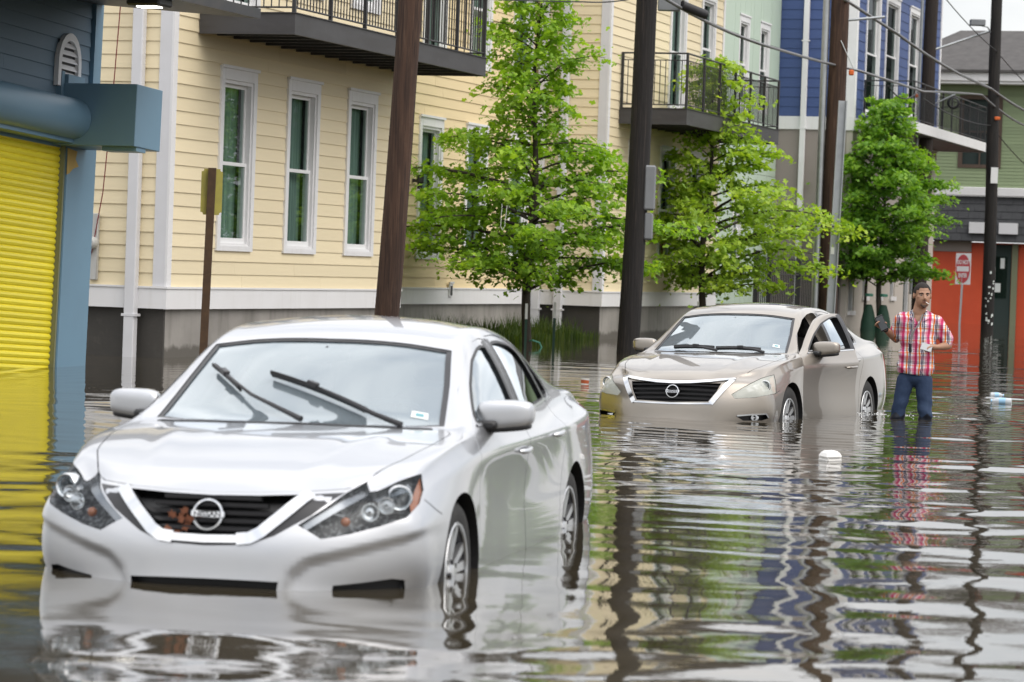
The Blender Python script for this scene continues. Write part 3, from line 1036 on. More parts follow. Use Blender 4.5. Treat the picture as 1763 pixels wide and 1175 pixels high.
for r in range(6):
    z0 = 2.80 + r * .25
    x = -.15 - (.18 if r % 2 else 0)
    while x < 7.5:
        w = .36
        f0, f1 = (z0 - 2.78) / 1.52, (z0 + .235 - 2.78) / 1.52
        y0, y1 = -.55 + .43 * f0 - .022 - rnd.uniform(0, .012), -.55 + .43 * f1 - .008
        mb = MB()
        a, b = max(x, -.2), x + w - .014
        mb.add([Sg @ Vector(p) for p in ((a, y0, z0), (b, y0, z0), (b, y1, z0 + .235), (a, y1, z0 + .235), (a, y0 + .02, z0), (b, y0 + .02, z0), (b, y1 + .006, z0 + .235), (a, y1 + .006, z0 + .235))],
               [(0, 1, 2, 3), (7, 6, 5, 4), (0, 4, 5, 1), (3, 2, 6, 7), (0, 3, 7, 4), (1, 5, 6, 2)])
        mb.build('shingle', [MATS['dark_shingle']], sk)
        x += w
for s in (2.62, 3.62):
    mb = MB(); mb.box(s, s + .62, -.64, -.50, 3.05, 3.42, M=Sg); mb.build('sign_panel', [MATS['grey_trim']], hg)
mb = MB(); mb.bbox(-.25, Lg, -.30, .04, 4.31, 4.60, .02, M=Sg); mb.build('cornice', [MATS['white_trim']], hg)
gwin = [(2.05, 5.25, 1.45, 2.45)]
gops = [(s + .03, s + w - .03, z + .03, z + hh - .03) for s, z, w, hh in gwin]
siding(hg, Sg, Lg, 4.60, 8.0, gops, MATS['green_siding'], .115, seed=51)
sheath(hg, Sg, Lg, 4.5, 8.2, gops, MATS['green_siding'])
for (s, z, w, hh) in gwin:
    mb = MB()
    for a in ((s, s + .14, z, z + hh), (s + w - .14, s + w, z, z + hh), (s + .14, s + w - .14, z + hh - .14, z + hh), (s + .14, s + w - .14, z, z + .12), (s + .14, s + w - .14, z + hh / 2 - .03, z + hh / 2 + .03), (s + w / 2 - .02, s + w / 2 + .02, z + .12, z + hh / 2 - .03)):
        mb.box(a[0], a[1], -.05, .05, a[2], a[3], M=Sg)
    wo = mb.build('window', [MATS['brown_wood']], hg)
    mb = MB(); mb.box(s + .1, s + w - .1, .06, .09, z + .1, z + hh - .1, M=Sg); mb.build('pane', [MATS['dark_room']], wo)
mb = MB(); mb.box(4.62, 4.80, -.04, -.001, 4.60, 8.0, M=Sg); mb.build('corner_board', [MATS['brown_wood']], hg)
mb = MB(); mb.bbox(-.7, Lg + .5, -.75, .1, 8.12, 8.42, .02, M=Sg); mb.box(-.65, Lg, -.7, .1, 8.04, 8.12, M=Sg); mb.build('eave', [MATS['white_trim']], hg)
mb = MB()
mb.add([Sg @ Vector(p) for p in ((-.8, -.85, 8.42), (Lg, -.85, 8.42), (Lg, 8, 8.42), (-.8, 8, 8.42), (1.7, 1.6, 10.0), (Lg - 4, 1.6, 10.0), (-.8, -.85, 8.50), (Lg, -.85, 8.50), (Lg, 8, 8.50), (-.8, 8, 8.50))],
       [(3, 2, 1, 0), (0, 1, 7, 6), (1, 2, 8, 7), (2, 3, 9, 8), (3, 0, 6, 9), (6, 7, 5, 4), (7, 8, 5), (8, 9, 4, 5), (9, 6, 4)])
mb.build('roof', [MATS['roof_shingle']], hg)
# ------------------------------------------------------------------ cars: a smooth reference body, cut into panels
CAR_TOP = [  # centre (x, z), edge (x, y, z), front to rear
    (2.235, .742, 1.965, .665, .765), (2.09, .812, 1.83, .735, .832), (1.75, .888, 1.56, .795, .885), (1.40, .943, 1.25, .815, .928),
    (1.06, .985, .90, .795, .963), (.73, 1.175, .57, .715, 1.145), (.40, 1.352, .30, .640, 1.318), (.10, 1.437, .05, .622, 1.385),
    (-.40, 1.470, -.40, .618, 1.410), (-.95, 1.432, -.95, .60, 1.37), (-1.27, 1.362, -1.28, .59, 1.30),
    (-1.93, 1.130, -1.85, .655, 1.095), (-2.20, 1.112, -2.15, .70, 1.07), (-2.44, 1.092, -2.34, .67, 1.03)]
CAR_RX = [2.0, 1.7, 1.25, .85, .3, -.5, -1.3, -2.0, -2.4]
CAR_ROWS = {  # rows down the side: z and y against x
    2: ([.70, .83, .900, .938, .955, .980, 1.005, 1.02, 1.0], [.77, .828, .852, .856, .852, .845, .795, .755, .71]),
    3: ([.66, .765, .825, .850, .862, .880, .905, .93, .92], [.80, .862, .890, .898, .902, .907, .905, .865, .775]),
    4: ([.56, .60, .61, .615, .62, .625, .63, .66, .68], [.865, .905, .910, .886, .880, .886, .914, .89, .82]),
    5: ([.36, .36, .36, .36, .36, .36, .37, .40, .42], [.865, .90, .902, .898, .895, .898, .908, .885, .82]),
    6: ([.20, .20, .20, .20, .20, .20, .21, .25, .28], [.73, .82, .85, .86, .86, .86, .86, .82, .74])}
CAR_FC = [(2.235, .742), (2.285, .700), (2.315, .655), (2.345, .590), (2.385, .500), (2.395, .360), (2.33, .200)]
CAR_FE = [(1.965, .665, .765), (2.005, .735, .735), (2.035, .785, .695), (2.035, .835, .630), (2.015, .868, .530), (1.99, .868, .360), (1.92, .80, .200)]
CAR_BC = [(-2.44, 1.092), (-2.455, 1.03), (-2.43, .95), (-2.42, .86), (-2.49, .66), (-2.50, .44), (-2.42, .28)]
CAR_BE = [(-2.34, .67, 1.03), (-2.36, .71, .99), (-2.36, .75, .94), (-2.36, .775, .87), (-2.37, .80, .67), (-2.36, .80, .44), (-2.30, .74, .28)]
CAR_S = [0, .24, .47, .67, .85, 1.0]

def car_reference(level=3):
    T, F, N = len(CAR_TOP) - 1, 6, len(CAR_S) - 1
    tgt = {}
    def row(j, x):
        z, y = CAR_ROWS[j]
        xs = CAR_RX[::-1]
        return float(np.interp(x, xs, y[::-1])), float(np.interp(x, xs, z[::-1]))
    side = {}
    for k in range(T + 1):
        xc, zc, xe, ye, ze = CAR_TOP[k]
        for j in range(F + 1):
            if k == 0: side[k, j] = CAR_FE[j]
            elif k == T: side[k, j] = CAR_BE[j]
            elif j == 0: side[k, j] = (xe, ye, ze)
            elif j == 1:
                y2, z2 = row(2, xe)
                side[k, j] = (xe, (ye + y2) / 2 + .012 + .012 * (ze - z2), (ze + z2) / 2 + .004)
            else:
                y, z = row(j, xe)
                side[k, j] = (xe, y, z)
    for k in range(T + 1):
        xc, zc, xe, ye, ze = CAR_TOP[k]
        for i, s in enumerate(CAR_S):
            crown = s ** (2.4 if k <= 3 else 2.1)
            tgt[i, 0, k] = (xc + (xe - xc) * s ** 2.2, ye * s, zc + (ze - zc) * crown)
            e = side[k, F]
            tgt[i, F, k] = (xc * (1 - s) + e[0] * s if 0 < k < T else None, e[1] * s, e[2] - .01 * (1 - s))
        for j in range(F + 1):
            tgt[N, j, k] = side[k, j]
    for j in range(F + 1):
        for i, s in enumerate(CAR_S):
            c, e = CAR_FC[j], CAR_FE[j]
            tgt[i, j, 0] = (c[0] + (e[0] - c[0]) * s ** 2.7, e[1] * s, c[1] + (e[2] - c[1]) * s ** 1.6)
            c, e = CAR_BC[j], CAR_BE[j]
            tgt[i, j, T] = (c[0] + (e[0] - c[0]) * s ** 2.6, e[1] * s, c[1] + (e[2] - c[1]) * s ** 1.6)
    for k in range(1, T):
        for i, s in enumerate(CAR_S):
            e = side[k, F]
            tgt[i, F, k] = (e[0], e[1] * s, e[2] - .01 * (1 - s))
    idx, pts = {}, []
    for sgn in (1, -1):
        for key, p in tgt.items():
            if key[0] == 0 and sgn < 0:
                idx[(key, -1)] = idx[(key, 1)]
                continue
            idx[(key, sgn)] = len(pts)
            pts.append((p[0], p[1] * sgn, p[2]))
    faces = []
    for sgn in (1, -1):
        def q(a, b, c, d):
            f = [idx[(x, sgn)] for x in (a, b, c, d)]
            faces.append(tuple(f if sgn > 0 else f[::-1]))
        for i in range(N):
            for j in range(F):
                q((i, j, 0), (i, j + 1, 0), (i + 1, j + 1, 0), (i + 1, j, 0))
                q((i, j, T), (i + 1, j, T), (i + 1, j + 1, T), (i, j + 1, T))
            for k in range(T):
                q((i, 0, k), (i + 1, 0, k), (i + 1, 0, k + 1), (i, 0, k + 1))
                q((i, F, k), (i, F, k + 1), (i + 1, F, k + 1), (i + 1, F, k))
        for j in range(F):
            for k in range(T):
                q((N, j, k), (N, j + 1, k), (N, j + 1, k + 1), (N, j, k + 1))
    target = np.array(pts)
    cur = target.copy()
    me = bpy.data.meshes.new('cage')
    me.from_pydata([tuple(p) for p in cur], [], faces)
    crease = {}
    for sgn in (1, -1):
        for k in range(1, T - 1):
            a, b = idx[((N, 3, k), sgn)], idx[((N, 3, k + 1), sgn)]
            crease[tuple(sorted((a, b)))] = .8
        for i in range(N):
            crease[tuple(sorted((idx[((i, 0, 4), sgn)], idx[((i + 1, 0, 4), sgn)])))] = .6
    at = me.attributes.new('crease_edge', 'FLOAT', 'EDGE')
    at.data.foreach_set('value', [crease.get(tuple(sorted(e.vertices)), 0.0) for e in me.edges])
    ob = bpy.data.objects.new('cage', me)
    COL.objects.link(ob)
    md = ob.modifiers.new('s', 'SUBSURF')
    md.levels = md.render_levels = 1
    md.use_limit_surface = True
    def ev():
        bpy.context.view_layer.update()
        dg = bpy.context.evaluated_depsgraph_get()
        return bpy.data.meshes.new_from_object(ob.evaluated_get(dg))
    wgt = np.full((len(target), 1), .8)
    for (key, sgn), n_ in idx.items():
        if key[0] == N and key[1] == 0 and 4 <= key[2] <= 12:
            wgt[n_] = .22
    for it in range(4):
        m2 = ev()
        co = np.empty(len(m2.vertices) * 3)
        m2.vertices.foreach_get('co', co)
        lim = co.reshape(-1, 3)[:len(target)]
        cur += (target - lim) * wgt
        me.vertices.foreach_set('co', cur.ravel())
        me.update()
        bpy.data.meshes.remove(m2)
    md.levels = level
    ref = ev()
    ref.name = 'car_reference'
    bm = bmesh.new()
    bm.from_mesh(ref)
    bmesh.ops.recalc_face_normals(bm, faces=bm.faces[:])
    bm.to_mesh(ref)
    bm.free()
    bpy.data.objects.remove(ob)
    bpy.data.meshes.remove(me)
    return ref
from mathutils.geometry import delaunay_2d_cdt
from mathutils.interpolate import poly_3d_calc

class Surf:
    """ray casts and normals on a reference mesh"""
    def __init__(self, me):
        me.calc_loop_triangles()
        self.co = [v.co.copy() for v in me.vertices]
        self.no = [Vector(n.vector) for n in me.vertex_normals]
        self.tri = [tuple(t.vertices) for t in me.loop_triangles]
        self.bvh = BVHTree.FromPolygons(self.co, self.tri)
    def nrm(self, p, i):
        t = self.tri[i]
        w = poly_3d_calc([self.co[k] for k in t], p)
        n = self.no[t[0]] * w[0] + self.no[t[1]] * w[1] + self.no[t[2]] * w[2]
        return n.normalized()
    def cast(self, p, d):
        """hit of the line through p along d, coming from the +d side"""
        d = Vector(d).normalized()
        p = Vector(p)
        for far in (.35, .8):
            h = self.bvh.ray_cast(p + d * far, -d)
            if h[0] is not None and h[1].dot(d) > 0:
                return h[0], self.nrm(h[0], h[2])
        h = self.bvh.find_nearest(p)
        return h[0], self.nrm(h[0], h[2])
    def near(self, p):
        h = self.bvh.find_nearest(Vector(p))
        return h[0], self.nrm(h[0], h[2]), h[3]

def resample(poly, step, closed=True):
    out = []
    n = len(poly)
    for i in range(n if closed else n - 1):
        a, b = Vector(poly[i]), Vector(poly[(i + 1) % n])
        k = max(1, int((b - a).length / step))
        out += [a + (b - a) * (j / k) for j in range(k)]
    if not closed:
        out.append(Vector(poly[-1]))
    return out

def smooth_poly(poly, rounds=2):
    for _ in range(rounds):
        q = []
        for i in range(len(poly)):
            a, b = Vector(poly[i]), Vector(poly[(i + 1) % len(poly)])
            q += [a * .75 + b * .25, a * .25 + b * .75]
        poly = q
    return poly

def round_poly(poly, step=.06):
    q = resample([Vector(tuple(p)) for p in poly], step)
    return [q[i - 1] * .16 + q[i] * .68 + q[(i + 1) % len(q)] * .16 for i in range(len(q))]

def frame_of(d):
    d = Vector(d).normalized()
    x = d.cross(Vector((0, 0, 1)))
    x = Vector((1, 0, 0)) if x.length < .1 else x.normalized()
    return x, x.cross(d).normalized(), d

def patch_mesh(name, surf, outline, d, off, step=.03, thick=0.0):
    """a sheet that fills the outline (seen along d) and follows the reference surface at distance off"""
    x, y, d = frame_of(d)
    pts = resample([Vector(p) for p in outline], step)
    p2 = [Vector((p.dot(x), p.dot(y))) for p in pts]
    base = sum((p.dot(d) for p in pts)) / len(pts)
    n = len(p2)
    x0, x1 = min(p.x for p in p2), max(p.x for p in p2)
    y0, y1 = min(p.y for p in p2), max(p.y for p in p2)
    grid = []
    def inside(q):
        c = False
        for i in range(n):
            a, b = p2[i], p2[(i + 1) % n]
            if (a.y > q.y) != (b.y > q.y) and q.x < (b.x - a.x) * (q.y - a.y) / (b.y - a.y) + a.x:
                c = not c
        return c
    nx, ny = max(1, int((x1 - x0) / step)), max(1, int((y1 - y0) / step))
    for i in range(nx):
        for j in range(ny):
            q = Vector((x0 + (i + .5) * (x1 - x0) / nx, y0 + (j + .5) * (y1 - y0) / ny))
            if inside(q) and min((q - p).length for p in p2) > step * .45:
                grid.append(q)
    res = delaunay_2d_cdt(p2 + grid, [], [list(range(n))], 1, 1e-5)
    vs, ns = [], []
    for q in res[0]:
        p, nn = surf.cast(x * q.x + y * q.y + d * base, d)
        vs.append(p + nn * off)
        ns.append(nn)
    fs = [tuple(f) for f in res[2]]
    me = bpy.data.meshes.new(name)
    me.from_pydata([tuple(v) for v in vs], [], fs)
    bm = bmesh.new()
    bm.from_mesh(me)
    for f in bm.faces:
        f.normal_update()
        if f.normal.dot(ns[f.verts[0].index]) < 0:
            f.normal_flip()
    if thick:
        bmesh.ops.solidify(bm, geom=bm.faces[:], thickness=thick)
    bm.to_mesh(me)
    bm.free()
    me.polygons.foreach_set('use_smooth', [True] * len(me.polygons))
    if thick:
        me.set_sharp_from_angle(angle=math.radians(40))
    return me

def ribbon(mb, surf, line, d, width, off, height=0.002, step=.03, closed=False, mi=0):
    """a flat strip along a line on the reference surface"""
    pts = resample([Vector(p) for p in line], step, closed)
    hit = [surf.cast(p, d) if d is not None else surf.near(p)[:2] for p in pts]
    n = len(hit)
    vs, fs = [], []
    for i in range(n):
        a = hit[(i - 1) % n if closed else max(i - 1, 0)][0]
        b = hit[(i + 1) % n if closed else min(i + 1, n - 1)][0]
        t = (b - a).normalized()
        s = t.cross(hit[i][1]).normalized() * width / 2
        p, nn = hit[i]
        vs += [p + s + nn * off, p + s + nn * (off + height), p - s + nn * (off + height), p - s + nn * off]
    for i in range(n if closed else n - 1):
        j = (i + 1) % n
        for a in range(3):
            fs.append((4 * i + a, 4 * j + a, 4 * j + a + 1, 4 * i + a + 1))
    return mb.add(vs, fs, mi)

def inset2(poly, g):
    """offset a 2d polygon inwards by g"""
    P = [Vector(p) for p in poly]
    area = sum(P[i].x * P[(i + 1) % len(P)].y - P[(i + 1) % len(P)].x * P[i].y for i in range(len(P)))
    s = 1 if area > 0 else -1
    out = []
    for i in range(len(P)):
        a, b, c = P[i - 1], P[i], P[(i + 1) % len(P)]
        e, f = (b - a).normalized(), (c - b).normalized()
        n1, n2 = Vector((-e.y, e.x)) * s, Vector((-f.y, f.x)) * s
        m = n1 + n2
        m = m / max(.35, m.length_squared) * 2
        out.append(b + m * g)
    return out

def boolean(me, cutter_mb, op, mats=(), smooth=None):
    """apply an exact boolean; returns a new mesh"""
    a = bpy.data.objects.new('a', me)
    cm = cutter_mb.mesh('cutter')
    for m in mats:
        cm.materials.append(m)
    b = bpy.data.objects.new('b', cm)
    COL.objects.link(a); COL.objects.link(b)
    md = a.modifiers.new('b', 'BOOLEAN')
    md.object = b
    md.operation = op
    md.solver = 'EXACT'
    md.material_mode = 'TRANSFER'
    bpy.context.view_layer.update()
    out = bpy.data.meshes.new_from_object(a.evaluated_get(bpy.context.evaluated_depsgraph_get()))
    bpy.data.objects.remove(a); bpy.data.objects.remove(b)
    bpy.data.meshes.remove(cm)
    return out

def ref_normals(me, surf, tol=.0025):
    """smooth shading on the outer skin from the reference, flat on the cut faces"""
    me.polygons.foreach_set('use_smooth', [True] * len(me.polygons))
    vn = {}
    for v in me.vertices:
        p, n, dist = surf.near(v.co)
        if dist < tol:
            vn[v.index] = n
    loops = [None] * len(me.loops)
    for f in me.polygons:
        fn = f.normal
        for li in f.loop_indices:
            n = vn.get(me.loops[li].vertex_index)
            loops[li] = n if (n is not None and n.dot(fn) > .55) else fn.copy()
    me.normals_split_custom_set([tuple(n) for n in loops])

def split_islands(me):
    """loose pieces of a mesh as meshes, with the mean position of each"""
    bm = bmesh.new()
    bm.from_mesh(me)
    bm.verts.ensure_lookup_table()
    seen, out = set(), []
    for v in bm.verts:
        if v.index in seen: continue
        st, comp = [v], []
        seen.add(v.index)
        while st:
            a = st.pop(); comp.append(a)
            for e in a.link_edges:
                b = e.other_vert(a)
                if b.index not in seen:
                    seen.add(b.index); st.append(b)
        out.append(comp)
    res = []
    for comp in out:
        mp = {v.index: i for i, v in enumerate(comp)}
        m2 = bpy.data.meshes.new(me.name)
        fs = [f for f in bm.faces if f.verts[0].index in mp]
        m2.from_pydata([tuple(v.co) for v in comp], [], [[mp[v.index] for v in f.verts] for f in fs])
        for m in me.materials: m2.materials.append(m)
        m2.polygons.foreach_set('material_index', [f.material_index for f in fs])
        c = sum((v.co for v in comp), Vector()) / len(comp)
        res.append((c, m2, len(fs)))
    bm.free()
    return res

def mirror_y(pts):
    return [(p[0], -p[1], p[2]) for p in pts]

# ---- panel and opening outlines (car space: x forward, y to the car's left, z up from the road)
WIN_F = [(.785, .985), (.49, 1.163), (.275, 1.270), (.075, 1.325), (-.10, 1.346), (-.115, 1.010)]
WIN_R = [(-.245, 1.012), (-.235, 1.350), (-.45, 1.354), (-.72, 1.335), (-.90, 1.296), (-1.055, 1.045)]
WIN_Q = [(-1.105, 1.050), (-.985, 1.265), (-1.10, 1.230), (-1.22, 1.150), (-1.29, 1.085), (-1.25, 1.060)]
DOOR_F = [(.98, .245), (1.01, .50), (1.0, .82), (.95, .945), (.79, 1.035), (.48, 1.203), (.27, 1.306), (.06, 1.358), (-.172, 1.379), (-.176, 1.0), (-.115, .80), (-.10, .55), (-.12, .245)]
DOOR_R = [(-.128, .245), (-.108, .55), (-.123, .80), (-.184, 1.0), (-.180, 1.380), (-.45, 1.386), (-.74, 1.368), (-.93, 1.328), (-1.02, 1.265), (-1.085, 1.035), (-1.12, .85), (-1.04, .75), (-.98, .60), (-.96, .40), (-.94, .245)]
HOOD = [(2.262, 0), (2.252, .20), (2.215, .37), (2.11, .545), (2.0, .612), (1.75, .705), (1.4, .762), (1.08, .770), (.985, .742), (1.06, .56), (1.125, .28), (1.140, 0)]
WSHIELD = [(.915, .700, .965), (.60, .650, 1.150), (.335, .595, 1.318), (.365, .38, 1.355), (.392, 0, 1.368)]
WS_LOW = [(1.098, 0, .976), (1.085, .30, .975), (1.01, .55, .972)]
BACKL = [(-1.29, 0, 1.355), (-1.30, .46, 1.325), (-1.55, .53, 1.215), (-1.84, .565, 1.115), (-1.90, .30, 1.13), (-1.915, 0, 1.135)]

def point_in(poly, x, y):
    c = False
    n = len(poly)
    for i in range(n):
        a, b = poly[i], poly[(i + 1) % n]
        if (a[1] > y) != (b[1] > y) and x < (b[0] - a[0]) * (y - a[1]) / (b[1] - a[1]) + a[0]:
            c = not c
    return c

def xz_prism(mb, poly, y0, y1, mi=0):
    for s in (1, -1):
        if callable(y0):
            n = len(poly)
            vs = [(p[0], s * y0(p[1]), p[1]) for p in poly] + [(p[0], s * y1, p[1]) for p in poly]
            inner = delaunay_2d_cdt([Vector((p[0], p[1])) for p in poly] + [Vector((x, .96)) for x in np.linspace(.85, -1.0, 9) if point_in(poly, x, .96)], [], [list(range(n))], 1, 1e-6)
            k0 = 2 * n
            vs += [(q.x, s * y0(q.y), q.y) for q in inner[0][n:]]
            mp = lambda i: i if i < n else k0 + i - n
            fs = [tuple(mp(i) for i in f) for f in inner[2]] + [tuple(range(n, 2 * n))] + [(i, (i + 1) % n, n + (i + 1) % n, n + i) for i in range(n)]
            mb.add(vs, fs, mi)
            continue
        mb.prism([(p[0], s * y0, p[1]) for p in poly], (0, s * (y1 - y0), 0), mi)

def car_shell():
    """shared by both cars: the body with cabin, wheel wells and window openings, and its doors and bonnet"""
    ref = car_reference(3)
    for v in ref.vertices:                                     # two low ridges along the bonnet
        x, y, z = v.co
        if 1.15 < x < 2.25 and abs(y) < .7 and z > .7:
            y0 = .34 + (2.2 - x) * .17
            k = min(1, (x - 1.15) / .2) * min(1, (2.25 - x) / .15)
            v.co.z += k * (.005 * math.exp(-((abs(y) - y0) / .06) ** 2) + .004 / (1 + math.exp((abs(y) - y0) / .04)))
    ref.update()
    surf = Surf(ref)
    trim, lining = MATS['black_plastic'], MATS['cabin_lining']
    # cabin hollow
    secs = [(1.0, .55, .66, .66, .90, .50, .90, .90), (.78, .40, .74, .755, .93, .58, 1.03, 1.05), (.42, .34, .76, .765, .94, .535, 1.215, 1.245), (.05, .34, .76, .765, .95, .515, 1.315, 1.35),
            (-.45, .34, .76, .76, .96, .51, 1.335, 1.40), (-.95, .34, .75, .735, .97, .49, 1.29, 1.35), (-1.28, .40, .62, .68, .98, .46, 1.20, 1.25), (-1.75, .93, .50, .52, .98, .46, 1.04, 1.06)]
    mb = MB()
    vs, fs = [], []
    for x, zf, yf, yb, zb, yt, zt, zc in secs:
        half = [(0, zf), (yf, zf), (yb, zb), (yt, zt), (0, zc)]
        ring = half + [(-y, z) for y, z in half[-2:0:-1]]
        vs += [(x, y, z) for y, z in ring]
    n = 8
    for i in range(len(secs) - 1):
        for k in range(n):
            fs.append((i * n + k, i * n + (k + 1) % n, (i + 1) * n + (k + 1) % n, (i + 1) * n + k))
    fs += [tuple(range(n)), tuple((len(secs) - 1) * n + k for k in range(n))]
    mb.add(vs, fs)
    me = boolean(ref, mb, 'DIFFERENCE', [lining])
    # wheel wells
    mb = MB()
    for cx in (1.388, -1.388):
        arc = [(cx + .372 * math.cos(a), .335 + .368 * math.sin(a)) for a in np.linspace(0, PI, 25)]
        xz_prism(mb, [(cx + .372, .05)] + arc + [(cx - .372, .05)], .56, 1.2)
    me = boolean(me, mb, 'DIFFERENCE', [trim])
    # windows
    mb = MB()
    for w in (WIN_F, WIN_R, WIN_Q):
        xz_prism(mb, round_poly(w), .42, 1.2)
    me = boolean(me, mb, 'DIFFERENCE', [trim])
    mb = MB()
    half = WSHIELD[::1]
    ws = WS_LOW + half + mirror_y(half[:-1])[::-1] + mirror_y(WS_LOW[1:])[::-1]
    dw = Vector((.62, 0, .78))
    mb.prism([Vector(p) + dw * .12 for p in ws], -dw * .30)
    bl = BACKL + mirror_y(BACKL[1:-1])[::-1]
    db = Vector((-.42, 0, .9))
    mb.prism([Vector(p) + db * .10 for p in bl], -db * .26)
    me = boolean(me, mb, 'DIFFERENCE', [trim])
    # doors and bonnet come out as panels with a real gap round them
    pan, gap = MB(), MB()
    for target, g in ((pan, .0040), (gap, -.0012)):
        for d in (DOOR_F, DOOR_R):
            xz_prism(target, inset2(round_poly(d), g), lambda z: .79 if z < .96 else .79 - (z - .96) * .60, 1.2)
        h = [Vector(p) for p in HOOD] + [Vector((p[0], -p[1])) for p in HOOD[-2:0:-1]]
        h = inset2(round_poly(h), g)
        lip = []
        for p in h:
            lip.append(Vector((p.x, p.y, .62)))
        target.prism(lip, (0, 0, .6))
    panels = boolean(me, pan, 'INTERSECT', [MATS['door_jamb']])
    shell = boolean(me, gap, 'DIFFERENCE', [MATS['door_jamb']])
    parts = {}
    for c, m2, nf in split_islands(panels):
        if nf < 30: continue
        key = 'hood' if abs(c.y) < .3 and c.x > 1 else ('door_front' if c.x > -.12 + 0.5 * 0 and c.x > -.05 else 'door_rear') + ('_l' if c.y > 0 else '_r')
        if key in parts and nf < parts[key][1]: continue
        ref_normals(m2, surf)
        parts[key] = (m2, nf)
    return ref, surf, shell, {k: v[0] for k, v in parts.items()}
# ------------------------------------------------------------------ car details
LAMP_A = [(2.298, .489, .545), (2.24, .593, .565), (2.154, .71, .598), (2.072, .804, .633), (1.949, .832, .688), (1.847, .825, .742), (1.79, .800, .806), (1.926, .735, .781), (2.032, .668, .742), (2.062, .640, .738), (2.004, .612, .778), (2.117, .556, .738), (2.237, .488, .674), (2.309, .389, .602)]
LAMP_DIR = Vector((.80, .52, .30)).normalized()
GRILLE_A = [(2.266, 0, .713), (2.258, .20, .717), (2.216, .380, .725), (2.310, .290, .635), (2.358, .195, .556), (2.372, 0, .548)]
VOUT_A = [(2.268, 0, .716), (2.255, .21, .721), (2.212, .39, .727), (2.12, .555, .737), (2.272, .435, .640), (2.347, .298, .556), (2.373, .190, .520), (2.38, 0, .514)]
FOG_A = [(2.28, .545, .348), (2.21, .655, .358), (2.13, .77, .372), (2.085, .815, .364), (2.06, .815, .30), (2.28, .53, .28)]
INTAKE_A = [(2.398, 0, .369), (2.395, .13, .368), (2.368, .325, .363), (2.372, .31, .24), (2.40, 0, .24)]
LAMP_B = [(2.244, .560, .600), (2.16, .650, .668), (1.96, .762, .752), (1.74, .826, .785), (1.776, .856, .703), (1.845, .882, .604), (2.0, .84, .583), (2.125, .755, .568), (2.238, .592, .558)]
GRILLE_B = [(2.300, 0, .688), (2.225, .455, .702), (2.283, .425, .622), (2.343, .362, .528), (2.382, 0, .516)]
CHROME_B = [(2.285, 0, .706), (2.25, .32, .720), (2.13, .560, .735), (2.267, .478, .623), (2.338, .405, .505), (2.386, 0, .498)]
FOG_B = [(2.23, .60, .392), (2.13, .72, .405), (2.02, .83, .41), (1.99, .845, .37), (2.05, .80, .35), (2.18, .66, .35)]
FRONT = Vector((1, 0, .12)).normalized()

def both(half):
    """closed outline from a half outline whose first and last points lie on the centre line"""
    return [Vector(p) for p in half] + [Vector((p[0], -p[1], p[2])) for p in half[-2:0:-1]]

def mir(pts):
    return [Vector((p[0], -p[1], p[2])) for p in pts]

def cut(mb, outline, d, out, depth):
    d = Vector(d)
    mb.prism([Vector(p) + d * out for p in outline], -d * (out + depth))

def soft_box(name, ctr, size, sub=2, shear=None, pinch=None):
    """rounded block from a subdivided cube"""
    bm = bmesh.new()
    bmesh.ops.create_cube(bm, size=1)
    for v in bm.verts:
        c = v.co
        k = 1.0
        if pinch: k = pinch(c)
        v.co = Vector((c.x * size[0] * k, c.y * size[1], c.z * size[2] * k))
        if shear: v.co = shear(v.co)
    bmesh.ops.subdivide_edges(bm, edges=bm.edges[:], cuts=1, use_grid_fill=True)
    me = bpy.data.meshes.new(name)
    bm.to_mesh(me)
    bm.free()
    o = bpy.data.objects.new('t', me)
    COL.objects.link(o)
    md = o.modifiers.new('s', 'SUBSURF')
    md.levels = sub
    bpy.context.view_layer.update()
    out = bpy.data.meshes.new_from_object(o.evaluated_get(bpy.context.evaluated_depsgraph_get()))
    bpy.data.objects.remove(o)
    out.transform(Matrix.Translation(ctr))
    out.polygons.foreach_set('use_smooth', [True] * len(out.polygons))
    return out

def text_mesh(body, size, depth=.002, align='CENTER', sx=1.0, bold=0.0):
    cu = bpy.data.curves.new('t', 'FONT')
    cu.body = body
    cu.size = size
    cu.extrude = depth
    cu.offset = bold
    cu.align_x = align
    cu.align_y = 'CENTER'
    o = bpy.data.objects.new('t', cu)
    COL.objects.link(o)
    bpy.context.view_layer.update()
    me = bpy.data.meshes.new_from_object(o.evaluated_get(bpy.context.evaluated_depsgraph_get()))
    bpy.data.objects.remove(o)
    me.transform(Matrix.Diagonal((sx, 1, 1, 1)))
    return me

def emblem(parent, pos, nrm, r):
    """ring with a name bar across it"""
    z = Vector(nrm).normalized()
    x = Vector((0, 0, 1)).cross(z).normalized()
    y = z.cross(x)
    M = Matrix(((x.x, y.x, z.x, pos[0]), (x.y, y.y, z.y, pos[1]), (x.z, y.z, z.z, pos[2]), (0, 0, 0, 1)))
    mb = MB()
    n = 40
    vs, fs = [], []
    for i in range(n):
        a = 2 * PI * i / n
        for rr, h in ((r, 0), (r * .97, .010), (r * .86, .012), (r * .80, .006), (r * .78, 0)):
            vs.append(M @ Vector((rr * math.cos(a), rr * math.sin(a), h)))
    for i in range(n):
        for k in range(4):
            fs.append((i * 5 + k, i * 5 + k + 1, ((i + 1) % n) * 5 + k + 1, ((i + 1) % n) * 5 + k))
    mb.add(vs, fs)
    mb.bbox(-r * 1.06, r * 1.06, -r * .20, r * .20, .003, .016, .004, M=M)
    o = mb.build('emblem', [MATS['chrome']], parent, smooth=35)
    t = text_mesh('NISSAN', r * .40, .0015, sx=1.28, bold=.0006)
    t.transform(M @ Matrix.Translation((0, 0, .0172)))
    new_obj('lettering', t, o, [MATS['lamp_black']])
    return o

